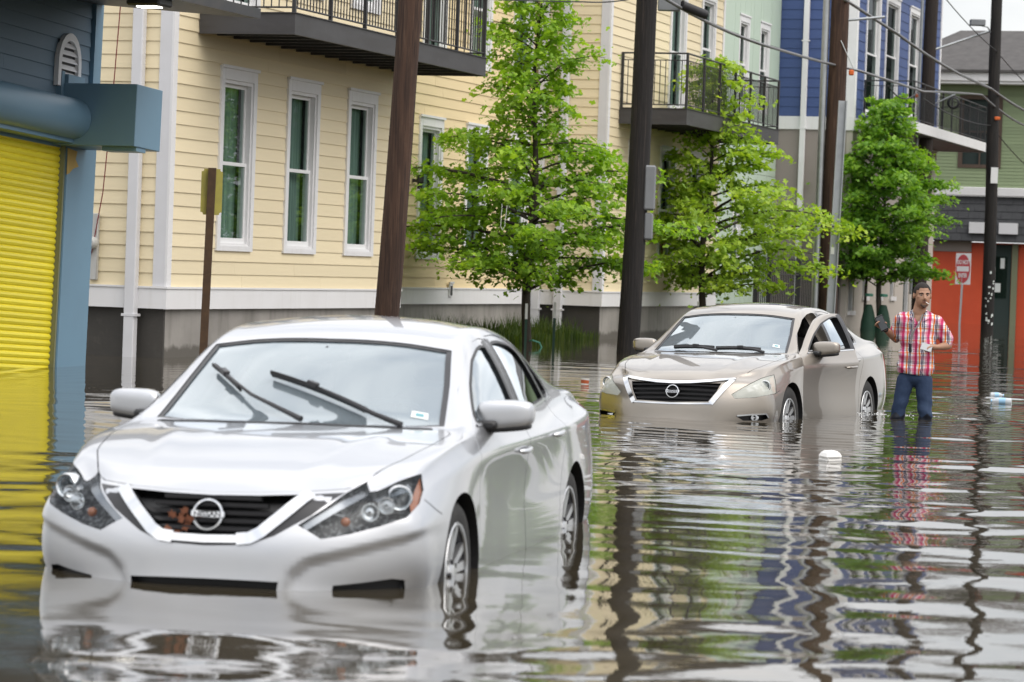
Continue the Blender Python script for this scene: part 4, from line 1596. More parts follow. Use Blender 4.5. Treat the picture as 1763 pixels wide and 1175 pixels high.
_wheel_cache = {}
def wheel(parent, x, side, style):
    """wheel = tyre + rim; the outer face points to +y before mirroring"""
    w = empty('wheel', (x, side * .768, .334), (0, 0, 0 if side > 0 else PI), parent)
    if style not in _wheel_cache:
        R, W_ = .334, .108
        rr = .232 if style == 'A' else .212
        mb = MB()
        mb.lathe([(rr, -W_ + .01), (rr + .02, -W_), (R - .03, -W_), (R - .008, -W_ + .02), (R, -W_ + .05), (R + .001, 0), (R, W_ - .05), (R - .008, W_ - .02), (R - .03, W_), (rr + .035, W_ + .004), (rr + .006, W_), (rr, W_ - .012), (rr, -W_ + .01)], 56, 'Y', cap=False)
        tyre = mb.mesh('tyre', 40)
        mb = MB()
        mb.lathe([(rr + .004, W_ - .006), (rr - .004, W_ + .001), (rr - .012, W_ - .004), (rr - .022, W_ - .03), (rr - .035, -W_ + .02), (rr - .03, -W_), (.05, -W_), (.05, -W_ + .03), (rr - .05, -W_ + .03), (rr - .045, -.03), (rr - .03, W_ - .03)], 56, 'Y', mi=1, cap=False)
        mb.lathe([(rr + .005, W_ - .004), (rr - .001, W_ + .003), (rr - .012, W_ + .001), (rr - .014, W_ - .012)], 56, 'Y', mi=0, cap=False)
        ns = 5
        for i in range(ns):
            a = 2 * PI * i / ns + .3
            pair = ((-.17, .018), (.17, .018)) if style == 'A' else ((-.20, .020), (.20, .020))
            for da, hw in pair:
                # each spoke is a bar from the hub to the rim, both of a pair leave the hub close together
                p0 = Vector((math.cos(a + da * .55) * .045, 0, math.sin(a + da * .55) * .045))
                p1 = Vector((math.cos(a + da * 1.25) * (rr - .008), 0, math.sin(a + da * 1.25) * (rr - .008)))
                t = (p1 - p0).normalized()
                s = Vector((-t.z, 0, t.x))
                h0, h1 = W_ - .028, W_ - .008
                for hw_, d0, mi in ((hw, .0, 0), (hw * .8, .030, 1)):
                    mb.add([p0 + s * hw_ + Vector((0, h0 - d0, 0)), p0 - s * hw_ + Vector((0, h0 - d0, 0)), p1 - s * hw_ * 1.15 + Vector((0, h1 - d0, 0)), p1 + s * hw_ * 1.15 + Vector((0, h1 - d0, 0)),
                            p0 + s * hw_ * 1.2 + Vector((0, h0 - d0 - .028, 0)), p0 - s * hw_ * 1.2 + Vector((0, h0 - d0 - .028, 0)), p1 - s * hw_ * 1.3 + Vector((0, h1 - d0 - .028, 0)), p1 + s * hw_ * 1.3 + Vector((0, h1 - d0 - .028, 0))],
                           [(0, 1, 2, 3), (4, 7, 6, 5), (0, 4, 5, 1), (1, 5, 6, 2), (2, 6, 7, 3), (3, 7, 4, 0)], mi)
        mb.lathe([(.066, W_ - .05), (.064, W_ - .022), (.050, W_ - .014), (.030, W_ - .008), (.004, W_ - .007)], 24, 'Y', mi=0)
        for i in range(5):
            a = 2 * PI * i / 5
            mb.lathe([(.011, W_ - .03), (.011, W_ - .010), (.003, W_ - .008)], 8, 'Y', org=(.057 * math.cos(a), 0, .057 * math.sin(a)), mi=1)
        rim = mb.mesh('rim', 40)
        for m in ((MATS['rubber'],),):
            for q in m: tyre.materials.append(q)
        rim.materials.append(MATS['alloy'])
        rim.materials.append(MATS['alloy_dark'])
        _wheel_cache[style] = (tyre, rim)
    new_obj('tyre', _wheel_cache[style][0], w)
    new_obj('rim', _wheel_cache[style][1], w)
    return w

def mirror_part(parent, side, paint_m, M=None):
    """door mirror: housing on a black foot, glass on the rear face"""
    def pinch(c): return 1.0
    def shear(p):
        t = p.y / .24 + .5                      # 0 inboard .. 1 outboard
        return Vector((p.x * (1 - .25 * t) - .05 * t, p.y, p.z * (1 - .22 * t) + .018 * t))
    me = soft_box('mirror_housing', (0, 0, 0), (.15, .262, .165), 2, shear)
    me.transform(Matrix.Translation((.600, .918, 1.012)) @ Matrix.Rotation(-.12, 4, 'Z'))
    foot = MB()
    foot.bbox(.585, .70, .80, .895, .955, .998, .012)
    if side < 0:
        me.transform(Matrix.Diagonal((1, -1, 1, 1)))
        me.flip_normals()
    o = new_obj('mirror', me, parent, [paint_m])
    f = foot.mesh('mirror_foot', 40)
    low = soft_box('lower_cover', (0, 0, 0), (.135, .235, .05), 2, shear)
    low.transform(Matrix.Translation((.598, .918, .955)) @ Matrix.Rotation(-.12, 4, 'Z'))
    g = bpy.data.meshes.new('mirror_glass')
    vs = []
    for i in range(20):
        a = 2 * PI * i / 20
        vs.append((.518 + .02 * math.cos(a) - .025, .93 + .10 * math.cos(a), 1.012 + .052 * math.sin(a)))
    g.from_pydata(vs, [], [tuple(range(20))])
    for m in (f, low, g):
        if side < 0:
            m.transform(Matrix.Diagonal((1, -1, 1, 1)))
            m.flip_normals()
    new_obj('mirror_foot', f, o, [MATS['black_plastic']])
    new_obj('lower_cover', low, o, [MATS['black_plastic']])
    new_obj('mirror_glass', g, o, [MATS['chrome']])
    return o

def door_handle(parent, surf, x, z, side, m):
    p, n = surf.cast((x, .9, z), (0, 1, 0))
    mb = MB()
    pts, rad = [], []
    for t in np.linspace(-1, 1, 11):
        lift = .026 * (1 - abs(t) ** 4) + .002
        q, n2 = surf.cast((x + .105 * t, .9, z - .004 * t), (0, 1, 0))
        pts.append(q + n2 * lift)
        rad.append(.0135 if abs(t) < .95 else .008)
    mb.tube(pts, rad, 8)
    cup = MB()
    vs = []
    me = patch_mesh('handle_cup', surf, [(x + .01 + .062 * math.cos(a), .9, z - .008 + .034 * math.sin(a)) for a in np.linspace(0, 2 * PI, 17)[:-1]], (0, 1, 0), .0012, .02)
    o = mb.mesh('handle', 60)
    for q in (o, me):
        if side < 0:
            q.transform(Matrix.Diagonal((1, -1, 1, 1)))
            q.flip_normals()
    h = new_obj('handle', o, parent, [m])
    return h

def seat_mesh():
    mb = MB()
    a = soft_box('s', (0, 0, .11), (.52, .50, .16), 2)
    b = soft_box('s', (0, 0, 0), (.15, .50, .66), 2)
    b.transform(Matrix.Translation((-.27, 0, .42)) @ Matrix.Rotation(-.30, 4, 'Y'))
    c = soft_box('s', (0, 0, 0), (.10, .27, .18), 2)
    c.transform(Matrix.Translation((-.40, 0, .83)) @ Matrix.Rotation(-.20, 4, 'Y'))
    for m in (a, b, c):
        mb.add([v.co for v in m.vertices], [tuple(f.vertices) for f in m.polygons])
    return mb.mesh('seat', 180)

def build_car(name, which, pose, label, paint_m, shared):
    ref, surf, shell, panels = shared
    x, y, a, zw, t, k = pose
    root = empty(name)
    root.matrix_world = Matrix.Translation((x, y, .33 - zw)) @ Matrix.Rotation(a, 4, 'Z') @ Matrix.Rotation(-k, 4, 'Y') @ Matrix.Rotation(t, 4, 'X') @ Matrix.Translation((0, 0, -.33))
    tag(root, label, 'car', 'cars standing in the flood water')
    A = which == 'A'
    lamp, grille, chromeo, fog = (LAMP_A, GRILLE_A, VOUT_A, FOG_A) if A else (LAMP_B, GRILLE_B, CHROME_B, FOG_B)
    trim = MATS['black_plastic']
    # ---- body: cut the front openings
    c1, c2 = MB(), MB()
    for s in (1, -1):
        L = [Vector((p[0], p[1] * s, p[2])) for p in lamp]
        cut(c1, L, Vector((LAMP_DIR.x, LAMP_DIR.y * s, LAMP_DIR.z)), .25, .075)
        Fg = [Vector((p[0], p[1] * s, p[2])) for p in fog]
        cut(c2, Fg, Vector((.86, .5 * s, 0)), .25, .055)
    cut(c2, both(grille), FRONT, .2, .06)
    if A:
        cut(c2, both(INTAKE_A), FRONT, .2, .08)
    body = boolean(shell, c1, 'DIFFERENCE', [MATS['lamp_bowl']])
    body = boolean(body, c2, 'DIFFERENCE', [trim])
    hood = panels['hood'].copy()
    hood = boolean(hood, c1, 'DIFFERENCE', [MATS['lamp_bowl']])
    c3 = MB()
    cut(c3, both(grille), FRONT, .2, .12)
    hood = boolean(hood, c3, 'DIFFERENCE', [trim])
    bsurf = surf
    if A:                                                   # the sculpted fold across each bumper corner
        cy = [.335, .374, .442, .597, .809, .892]
        cz = [.30, .400, .462, .500, .556, .590]
        def fold(co):
            yy, zz = abs(co.y), co.z
            if co.x < 1.62 or yy < .32: return
            d = np.interp(yy, cy, cz) - zz
            w = max(0, min(1, (d + .004) / .032))
            w = w * w * (3 - 2 * w) * max(0, min(1, (co.x - 1.66) / .2)) * max(0, min(1, (yy - .33) / .05))
            low = max(0, min(1, (zz - .27) / .07))
            sh = .020 * w * (.45 + .55 * low)
            co.x -= sh * .8
            co.y -= math.copysign(sh * .45, co.y)
        r2 = ref.copy()
        for v in r2.vertices: fold(v.co)
        r2.update()
        for v in body.vertices: fold(v.co)
        body.update()
        bsurf = Surf(r2)
    ref_normals(body, bsurf)
    ref_normals(hood, surf)
    def painted(me, nm, par):
        for i, m_ in enumerate(me.materials):
            if m_ is MATS['door_jamb']: me.materials[i] = paint_m
        if len(me.materials): me.materials[0] = paint_m
        else: me.materials.append(paint_m)
        me.name = nm
        return new_obj(nm, me, par)
    painted(body, 'body', root)
    painted(hood, 'hood', root)
    # ---- doors with glass, trims, handles
    doors = {}
    for key in ('door_front_l', 'door_front_r', 'door_rear_l', 'door_rear_r'):
        me = panels[key].copy()
        s = 1 if key.endswith('l') else -1
        ref_normals(me, surf)
        d = painted(me, 'door', root)
        doors[key] = d
        frontd = 'front' in key
        W = round_poly(WIN_F if frontd else WIN_R)
        g = patch_mesh('window', surf, [(p.x, .8, p.y) for p in inset2(W, -.012)], (0, 1, 0), -.012, .06)
        ring = MB()
        ribbon(ring, surf, [(p.x, .8, p.y) for p in inset2(W, .002)], (0, 1, 0), .016, -.004, .006, .04, True, 0)
        low = [p for p in (WIN_F if frontd else WIN_R)]
        bl = [(.80, .976), (-.135, 1.003)] if frontd else [(-.225, 1.004), (-1.07, 1.040)]
        chrome = MB()
        ribbon(chrome, surf, [(p[0], .85, p[1]) for p in bl], (0, 1, 0), .014, .001, .005, .05)
        pil = [(-.088, 1.012), (-.080, 1.352), (-.168, 1.368), (-.170, 1.008)] if frontd else [(-.188, 1.008), (-.186, 1.369), (-.262, 1.364), (-.270, 1.012)]
        pm = patch_mesh('pillar_cover', surf, [(p[0], .7, p[1]) for p in pil], (0, 1, 0), .0015, .05, .002)
        rm, cm = ring.mesh('window_seal', 40), chrome.mesh('belt_trim', 40)
        for q in (g, rm, cm, pm):
            if s < 0:
                q.transform(Matrix.Diagonal((1, -1, 1, 1)))
                q.flip_normals()
        if A or key != 'door_front_l':                       # the beige car's driver window is wound down
            new_obj('window', g, d, [MATS['side_glass']])
        new_obj('window_seal', rm, d, [trim])
        new_obj('belt_trim', cm, d, [MATS['satin_chrome']])
        new_obj('pillar_cover', pm, d, [MATS['lamp_black']])
        door_handle(d, surf, (.02 if frontd else -.835), (.832 if frontd else .875), s, MATS['satin_chrome'] if A else paint_m)
        if frontd:
            mirror_part(d, s, paint_m)
    # quarter windows, outer seal
    for s in (1, -1):
        W = round_poly(WIN_Q, .04)
        g = patch_mesh('quarter_window', surf, [(p.x, .8, p.y) for p in inset2(W, -.012)], (0, 1, 0), -.010, .04)
        ring = MB()
        ribbon(ring, surf, [(p.x, .8, p.y) for p in inset2(W, .002)], (0, 1, 0), .016, -.004, .006, .03, True, 0)
        arch = [(.76, 1.005), (.44, 1.190), (.20, 1.302), (0.0, 1.349), (-.2, 1.365), (-.45, 1.384), (-.74, 1.366), (-.95, 1.320), (-1.12, 1.240), (-1.25, 1.160), (-1.335, 1.080), (-1.30, 1.048), (-1.09, 1.035)]
        ch = MB()
        ribbon(ch, surf, [(p[0], .7, p[1]) for p in arch[6:]], (0, 1, 0), .012, .001, .004, .04)
        rm, cm = ring.mesh('quarter_seal', 40), ch.mesh('window_trim', 40)
        for q in (g, rm, cm):
            if s < 0:
                q.transform(Matrix.Diagonal((1, -1, 1, 1)))
                q.flip_normals()
        gq = new_obj('quarter_window', g, root, [MATS['side_glass']])
        new_obj('quarter_seal', rm, gq, [trim])
        new_obj('window_trim', cm, root, [MATS['satin_chrome']])
    # ---- windscreen
    ws = WS_LOW + WSHIELD + mirror_y(WSHIELD[:-1])[::-1] + mirror_y(WS_LOW[1:])[::-1]
    ws = [Vector(p) for p in ws]
    dw = Vector((.62, 0, .78)).normalized()
    ctr = sum(ws, Vector()) / len(ws)
    big = [ctr + (p - ctr) * 1.025 for p in ws]
    wo = new_obj('windscreen', patch_mesh('windscreen', surf, big, dw, -.010, .09), root, [MATS['windscreen_glass']])
    fr = MB()
    ribbon(fr, surf, [ctr + (p - ctr) * .985 for p in ws], dw, .034, -.007, .003, .05, True)
    fr.build('windscreen_seal', [MATS['lamp_black']], wo, smooth=40)
    cw = MB()
    ribbon(cw, surf, [(1.0, -.66, .97), (1.055, -.56, .972), (1.118, -.28, .975), (1.128, 0, .976), (1.118, .28, .975), (1.055, .56, .972), (1.0, .66, .97)], (0, 0, 1), .030, .001, .003, .05)
    cw.build('cowl_panel', [trim], root, smooth=40)
    bl = [Vector(p) for p in BACKL + mirror_y(BACKL[1:-1])[::-1]]
    cb = sum(bl, Vector()) / len(bl)
    new_obj('rear_window', patch_mesh('rear_window', surf, [cb + (p - cb) * 1.02 for p in bl], (-.42, 0, .9), -.008, .09), root, [MATS['side_glass']])
    # ---- headlamps: clear cover over a housing with reflectors
    for s in (1, -1):
        L = [Vector(p) for p in lamp]
        d = LAMP_DIR
        cover = patch_mesh('headlamp', surf, inset_world(L, d, .003), d, -.003, .035)
        inner = []
        def lp(u, w, depth):
            """a point in the lamp: u along it from the inner to the outer end, w up"""
            a_, b_ = (Vector((2.24, .56, .61)), Vector((1.88, .80, .715))) if A else (Vector((2.17, .62, .60)), Vector((1.84, .83, .665)))
            p = a_.lerp(b_, u) + Vector((0, 0, w))
            q, n = surf.cast(p, d)
            return q - d * depth
        proj = MB()
        mo = lambda p, dd: Matrix.Translation(p) @ dd.to_track_quat('Z', 'Y').to_matrix().to_4x4()
        look = Vector((.93, .30, .05)).normalized()
        p0 = lp(.74, .012, .022)
        proj.lathe([(.058, -.04), (.056, .0), (.050, .008), (.043, .004), (.040, -.012)], 24, M=mo(p0, look), mi=0, cap=False)
        proj.lathe([(.040, -.012), (.034, .002), (.022, .010), (.004, .013)], 24, M=mo(p0, look), mi=1)
        p1 = lp(.36, .0, .03)
        proj.lathe([(.038, .004), (.035, .004), (.028, -.018), (.016, -.03), (.006, -.028)], 20, M=mo(p1, look), mi=0, cap=False)
        p3 = lp(.56, .0, .03)
        proj.lathe([(.036, .002), (.033, .002), (.026, -.018), (.006, -.028)], 20, M=mo(p3, look), mi=0, cap=False)
        am = MB()
        if A:
            p2 = lp(.07, .0, .022)
            am.lathe([(.021, -.02), (.020, -.006), (.012, -.002), (.003, .0)], 16, M=mo(p2, look))
            edge = [(1.80, .803, .790), (1.85, .826, .735), (1.95, .833, .684), (2.03, .815, .652), (2.0, .800, .690), (1.90, .805, .745)]
        else:
            edge = [(1.76, .835, .770), (1.79, .857, .70), (1.84, .880, .615), (1.90, .862, .640), (1.87, .842, .70), (1.84, .825, .755)]
        apatch = patch_mesh('amber', surf, edge, (.45, .85, .1), -.010, .03)
        if not A:
            am.add([v.co for v in apatch.vertices], [tuple(f.vertices) for f in apatch.polygons])
        # a bright strip along the upper inner edge
        strip = MB()
        if A:
            up = [(2.06, .662, .716), (1.99, .70, .738), (1.93, .745, .752), (1.87, .775, .766)]
            ribbon(strip, surf, up, d, .030, -.035, .008, .03)
            ribbon(strip, surf, [(2.305, .415, .602), (2.245, .50, .662), (2.15, .565, .712), (2.04, .618, .752)], d, .036, -.030, .006, .03)
        else:
            ribbon(strip, surf, [(2.13, .690, .648), (2.0, .765, .698), (1.87, .81, .735)], d, .045, -.04, .008, .03)
        meshes = [(cover, 'headlamp', 'lamp_glass' if A else 'hazy_lamp_glass'), (proj.mesh('reflector', 50), 'reflector', 'chrome'), (am.mesh('indicator', 60), 'indicator', 'amber_lens'), (apatch, 'side_marker', 'amber_lens'), (strip.mesh('light_strip', 60), 'light_strip', 'lamp_housing')]
        par = None
        for me, nm, mt in meshes:
            if not A and nm == 'side_marker': continue
            if s < 0:
                me.transform(Matrix.Diagonal((1, -1, 1, 1)))
                me.flip_normals()
            o = new_obj(nm, me, root if par is None else par, [MATS[mt]])
            if nm == 'reflector': me.materials.append(MATS['lamp_glass'])
            if par is None: par = o
    # ---- grille
    gb = patch_mesh('grille', surf, both(grille), FRONT, -.052, .06)
    go = new_obj('grille', gb, root, [trim])
    gp = both(grille)
    zt, zb = max(p.z for p in gp), min(p.z for p in gp)
    nsl = 5 if A else 4
    for i in range(nsl):
        z = zb + (zt - zb) * (i + .75) / (nsl + .4)
        def half_w(zz):
            pts = sorted((p[2], p[1]) for p in grille if p[1] > 0)
            return float(np.interp(zz, [p[0] for p in pts], [p[1] for p in pts]))
        hw = half_w(z)
        if A and i == nsl - 1: z -= .004
        mb = MB()
        n = 25
        vs, fs = [], []
        for j in range(n):
            yy = -hw + 2 * hw * j / (n - 1)
            zz = z + (0 if A else .010 * (1 - (yy / .5) ** 2) - .006)
            p, nn = surf.cast((2.3, yy, zz), FRONT)
            for dx, dz in ((-.014, .011), (-.010, .013), (-.012, -.004), (-.042, -.010), (-.042, .006)):
                vs.append((p.x + dx, yy, zz + dz * (1 if A else .8)))
        for j in range(n - 1):
            for q in range(5):
                fs.append((j * 5 + q, j * 5 + (q + 1) % 5, (j + 1) * 5 + (q + 1) % 5, (j + 1) * 5 + q))
        mb.add(vs, fs)
        mb.m = [(1 if (q % 5 == 0 or (not A and q % 5 == 0)) else 0) for q in range(len(fs))]
        mb.build('slat', [MATS['lamp_black'], MATS['satin_chrome'] if not A else MATS['dark_chrome']], go, smooth=30)
    # ---- chrome surround
    ch = MB()
    if A:
        def strip(line, w, off, h, mi, d=FRONT):
            ribbon(ch, surf, line, d, w, off, h, .025, False, mi)
        for s in (1, -1):
            strip([(2.19, .418 * s, .722), (2.25, .367 * s, .680), (2.312, .302 * s, .622), (2.352, .240 * s, .565), (2.368, .195 * s, .541), (2.374, .14 * s, .535)], .052, .004, .010, 0)
            vp = [(2.20, .40, .723), (2.125, .548, .733), (2.272, .435, .640), (2.347, .298, .556), (2.373, .19, .514), (2.382, 0, .506), (2.38, 0, .53), (2.372, .17, .533), (2.352, .24, .56), (2.312, .30, .62), (2.25, .367, .68)]
            vm = patch_mesh('v', surf, vp, FRONT, .0012, .03, .002)
            ch.add([Vector((v.co.x, v.co.y * s, v.co.z)) for v in vm.vertices], [tuple(f.vertices) for f in vm.polygons], 1)
        strip([(2.372, -.17, .536), (2.380, 0, .532), (2.372, .17, .536)], .034, .004, .010, 0)
    else:
        ribbon(ch, surf, [(2.14, -.560, .738), (2.245, -.35, .716), (2.285, -.17, .703), (2.294, 0, .698), (2.285, .17, .703), (2.245, .35, .716), (2.14, .560, .738)], FRONT, .034, .004, .012, .025)
        for s in (1, -1):
            ribbon(ch, surf, [(2.16, .545 * s, .728), (2.23, .497 * s, .668), (2.285, .450 * s, .600), (2.325, .405 * s, .535), (2.335, .385 * s, .508)], FRONT, .048, .004, .012, .025)
        ribbon(ch, surf, [(2.33, -.395, .508), (2.368, -.2, .504), (2.386, 0, .502), (2.368, .2, .504), (2.33, .395, .508)], FRONT, .016, .004, .010, .025)
    ch.build('grille_trim', [MATS['chrome'], MATS['lamp_black']], root, smooth=40)
    p, n = surf.cast((2.3, 0, .628 if A else .612), FRONT)
    emblem(root, p + n * .004, (1, 0, .22), .070 if A else .066)
    # ---- fog lamp pockets
    for s in (1, -1):
        mb = MB()
        c = Vector((2.02, .74 * s, .335)) if A else Vector((2.06, .735 * s, .375))
        mb.lathe([(.042, -.03), (.040, .01), (.034, .014), (.02, -.006), (.004, -.014)], 20, M=Matrix.Translation(c) @ Vector((.9, .35 * s, 0)).to_track_quat('Z', 'Y').to_matrix().to_4x4())
        mb.build('fog_lamp', [MATS['lamp_housing'] if A else MATS['chrome']], root, smooth=40)
        if not A:
            ch2 = MB()
            ribbon(ch2, surf, [(2.22, .605 * s, .398), (2.13, .725 * s, .41), (2.02, .832 * s, .416), (1.995, .848 * s, .38)], (.86, .5 * s, 0), .014, .002, .006, .03)
            ch2.build('fog_trim', [MATS['chrome']], root, smooth=40)
    # ---- seams: bumper to wing
    sm = MB()
    for s in (1, -1):
        ribbon(sm, surf, [(1.80, .80 * s, .805), (1.60, .86 * s, .79)], (0, s, .3), .0035, .0006, .0006, .02) if False else None
        ribbon(sm, surf, [(1.885, .84 * s, .700) if A else (1.86, .87 * s, .605), (1.81, .86 * s, .655) if A else (1.80, .89 * s, .62), (1.745, .88 * s, .63)], (0, s, 0), .004, .0006, .0006, .02)
    sm.build('bumper_seam', [trim], root)
    # ---- rear lamps
    for s in (1, -1):
        o = [(-2.05, .80, .985), (-2.30, .76, 1.0), (-2.42, .66, 1.005), (-2.445, .60, .93), (-2.42, .68, .86), (-2.33, .78, .83), (-2.20, .83, .90)]
        d = Vector((-.55, .83, 0))
        me = patch_mesh('rear_lamp', surf, o, d, .004, .04, .004)
        if s < 0:
            me.transform(Matrix.Diagonal((1, -1, 1, 1)))
            me.flip_normals()
        new_obj('rear_lamp', me, root, [MATS['red_lens']])
    # ---- wheels, cabin
    for xx in (1.388, -1.388):
        for s in (1, -1):
            wheel(root, xx, s, which)
    mb = MB()
    n = 17
    vs, fs = [], []
    prof = [(1.00, .86), (.95, .905), (.80, .925), (.64, .915), (.58, .88), (.56, .74), (.62, .60)]
    for j in range(n):
        yy = -.70 + 1.40 * j / (n - 1)
        hump = .035 * math.exp(-((yy - .37) / .17) ** 2)
        for q, (px, pz) in enumerate(prof):
            vs.append((px - .05 * (yy / .7) ** 2, yy, pz + (hump if 1 <= q <= 4 else 0)))
    m_ = len(prof)
    for j in range(n - 1):
        for q in range(m_ - 1):
            fs.append((j * m_ + q, j * m_ + q + 1, (j + 1) * m_ + q + 1, (j + 1) * m_ + q))
    mb.add(vs, fs)
    mb.build('dashboard', [MATS['dash_plastic']], root, smooth=50)
    mb = MB()
    Mw = Matrix.Translation((.47, .37, .90)) @ Matrix.Rotation(math.radians(-68), 4, 'Y')
    ringp = [Mw @ Vector((.185 * math.cos(a_), .185 * math.sin(a_), 0)) for a_ in np.linspace(0, 2 * PI, 33)]
    mb.tube(ringp, .015, 8, cap=False)
    mb.lathe([(.06, -.03), (.065, 0), (.05, .02), (.01, .025)], 16, M=Mw)
    for an in (0, PI, -PI / 2 if False else PI * 1.5):
        mb.tube([Mw @ Vector((.05 * math.cos(an), .05 * math.sin(an), 0)), Mw @ Vector((.18 * math.cos(an), .18 * math.sin(an), 0))], .013, 6)
    mb.build('steering_wheel', [MATS['dash_plastic']], root, smooth=60)
    sme = shared_seat()
    for sx, sy in ((.02, .37), (.02, -.37)):
        o = new_obj('seat', sme, root)
        o.location = (sx, sy, .38)
    mb = MB()
    mb.bbox(-1.20, -.72, -.66, .66, .40, .58, .05)
    mb.bbox(-1.32, -1.16, -.62, .62, .55, 1.0, .05)
    mb.build('rear_seat', [MATS['seat_cloth']], root, smooth=40)
    mb = MB()
    q, nn = surf.cast((.45, 0, 1.33), dw)
    q = q - nn * .06
    mb.bbox(q.x - .02, q.x + .02, -.11, .11, q.z - .035, q.z + .03, .012)
    mb.tube([q, q + nn * .05], .008, 6)
    mb.build('rear_view_mirror', [trim], root, smooth=40)
    # ---- stickers on the glass
    st = [(.88, .615, .99), (.83, .605, 1.015), (.835, .53, 1.02), (.885, .535, .995)] if A else [(.84, .60, 1.01), (.79, .59, 1.035), (.795, .52, 1.04), (.845, .53, 1.015)]
    so = new_obj('inspection_sticker', patch_mesh('inspection_sticker', surf, st, dw, -.0075, .03), root, [MATS['white_paper']])
    cc = sum((Vector(p) for p in st), Vector()) / 4
    new_obj('sticker_print', patch_mesh('sticker_print', surf, [cc + (Vector(p) - cc) * Vector((.5, .5, .5)).x for p in st], dw, -.0062, .03), so, [MATS['sticker_print']])
    return root, doors

def inset_world(outline, d, g):
    x, y, d = frame_of(d)
    base = [p.dot(d) for p in outline]
    q = inset2([Vector((p.dot(x), p.dot(y))) for p in outline], g)
    return [x * a.x + y * a.y + d * b for a, b in zip(q, base)]

_seat = []
def shared_seat():
    if not _seat:
        me = seat_mesh()
        me.materials.append(MATS['seat_cloth'])
        _seat.append(me)
    return _seat[0]

mat('dark_chrome', (.22, .225, .23), .25, 1.0)
CAR_SHARED = car_shell()
car_a, doors_a = build_car('silver_sedan', 'A', (-.7965, 15.118, -1.7713, .3445, .012, .005), 'silver white sedan with raised wipers, nearest in the flood water', MATS['silver_paint'], CAR_SHARED)
car_b, doors_b = build_car('beige_sedan', 'B', (2.4472, 31.12, -1.9604, .3561, .0225, -.0015), 'beige champagne sedan with its driver door ajar in the flood', MATS['champagne_paint'], CAR_SHARED)
# the driver's door of the beige car stands ajar, turned about its front hinge
hx, hy, ang = 1.0, .87, math.radians(12.5)
doors_b['door_front_l'].matrix_local = Matrix.Translation((hx, hy, 0)) @ Matrix.Rotation(-ang, 4, 'Z') @ Matrix.Translation((-hx, -hy, 0))

# wipers stopped half way up the silver car's windscreen
def wiper(parent, surf, base, elbow, blade_a, blade_b):
    dw = Vector((.62, 0, .78)).normalized()
    def on(p, h):
        q, n = surf.cast(p, dw)
        return q + n * h
    mb = MB()
    b0, e0 = on(base, .012), on(elbow, .040)
    mb.tube([b0, on((Vector(base) * .8 + Vector(elbow) * .2), .045), e0], [.013, .011, .007], 6)
    o = mb.build('wiper', [MATS['lamp_black']], parent, smooth=40)
    bl = MB()
    pts = [on(Vector(blade_a).lerp(Vector(blade_b), t), .012 + .008 * math.sin(t * PI)) for t in np.linspace(0, 1, 9)]
    vs, fs = [], []
    for i, p in enumerate(pts):
        t = (pts[min(i + 1, 8)] - pts[max(i - 1, 0)]).normalized()
        n = surf.near(p)[1]
        s = t.cross(n).normalized()
        for a, h in ((.011, .012), (.004, .022), (-.011, .012), (-.003, -.012), (.003, -.012)):
            vs.append(p + s * a + n * h)
    for i in range(8):
        for k in range(5):
            fs.append((i * 5 + k, i * 5 + (k + 1) % 5, (i + 1) * 5 + (k + 1) % 5, (i + 1) * 5 + k))
    bl.add(vs, fs)
    bl.build('wiper_blade', [MATS['lamp_black']], o, smooth=30)
    return o
# ------------------------------------------------------------------ trees
def leaf_mat(name, c_dark, c_mid, c_bright):
    m = bpy.data.materials.new(name)
    m.use_nodes = True
    n, l = m.node_tree.nodes, m.node_tree.links
    n.clear()
    out = n.new('ShaderNodeOutputMaterial')
    geo = n.new('ShaderNodeNewGeometry')
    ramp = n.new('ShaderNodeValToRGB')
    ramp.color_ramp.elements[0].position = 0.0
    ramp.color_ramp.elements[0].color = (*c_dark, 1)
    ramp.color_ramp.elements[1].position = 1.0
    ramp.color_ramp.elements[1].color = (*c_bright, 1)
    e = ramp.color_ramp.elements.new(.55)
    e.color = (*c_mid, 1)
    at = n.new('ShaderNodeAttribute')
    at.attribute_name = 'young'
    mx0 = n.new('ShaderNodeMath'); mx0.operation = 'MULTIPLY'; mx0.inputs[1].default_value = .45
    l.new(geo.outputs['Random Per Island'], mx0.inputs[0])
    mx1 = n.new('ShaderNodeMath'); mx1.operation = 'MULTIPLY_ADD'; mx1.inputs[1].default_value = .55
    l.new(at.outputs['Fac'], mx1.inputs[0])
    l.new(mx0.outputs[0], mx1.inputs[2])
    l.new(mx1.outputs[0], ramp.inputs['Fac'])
    pb = n.new('ShaderNodeBsdfPrincipled')
    pb.inputs['Roughness'].default_value = .48
    pb.inputs['Specular IOR Level'].default_value = .35
    tr = n.new('ShaderNodeBsdfTranslucent')
    tm = n.new('ShaderNodeMix'); tm.data_type = 'RGBA'; tm.blend_type = 'MULTIPLY'; tm.inputs['Factor'].default_value = 1
    tm.inputs['B'].default_value = (1.5, 1.5, .6, 1)
    l.new(ramp.outputs['Color'], tm.inputs['A'])
    l.new(ramp.outputs['Color'], pb.inputs['Base Color'])
    l.new(tm.outputs['Result'], tr.inputs['Color'])
    mix = n.new('ShaderNodeMixShader'); mix.inputs['Fac'].default_value = .45
    l.new(pb.outputs[0], mix.inputs[1]); l.new(tr.outputs[0], mix.inputs[2])
    l.new(mix.outputs[0], out.inputs['Surface'])
    MATS[name] = m
leaf_mat('leaf_green', (.085, .170, .018), (.215, .385, .034), (.44, .62, .060))
leaf_mat('leaf_yellow', (.115, .200, .026), (.280, .430, .048), (.52, .66, .085))
leaf_mat('leaf_deep', (.060, .145, .022), (.155, .315, .038), (.33, .52, .060))
leaf_mat('grass_blade', (.022, .045, .010), (.060, .10, .020), (.14, .16, .045))
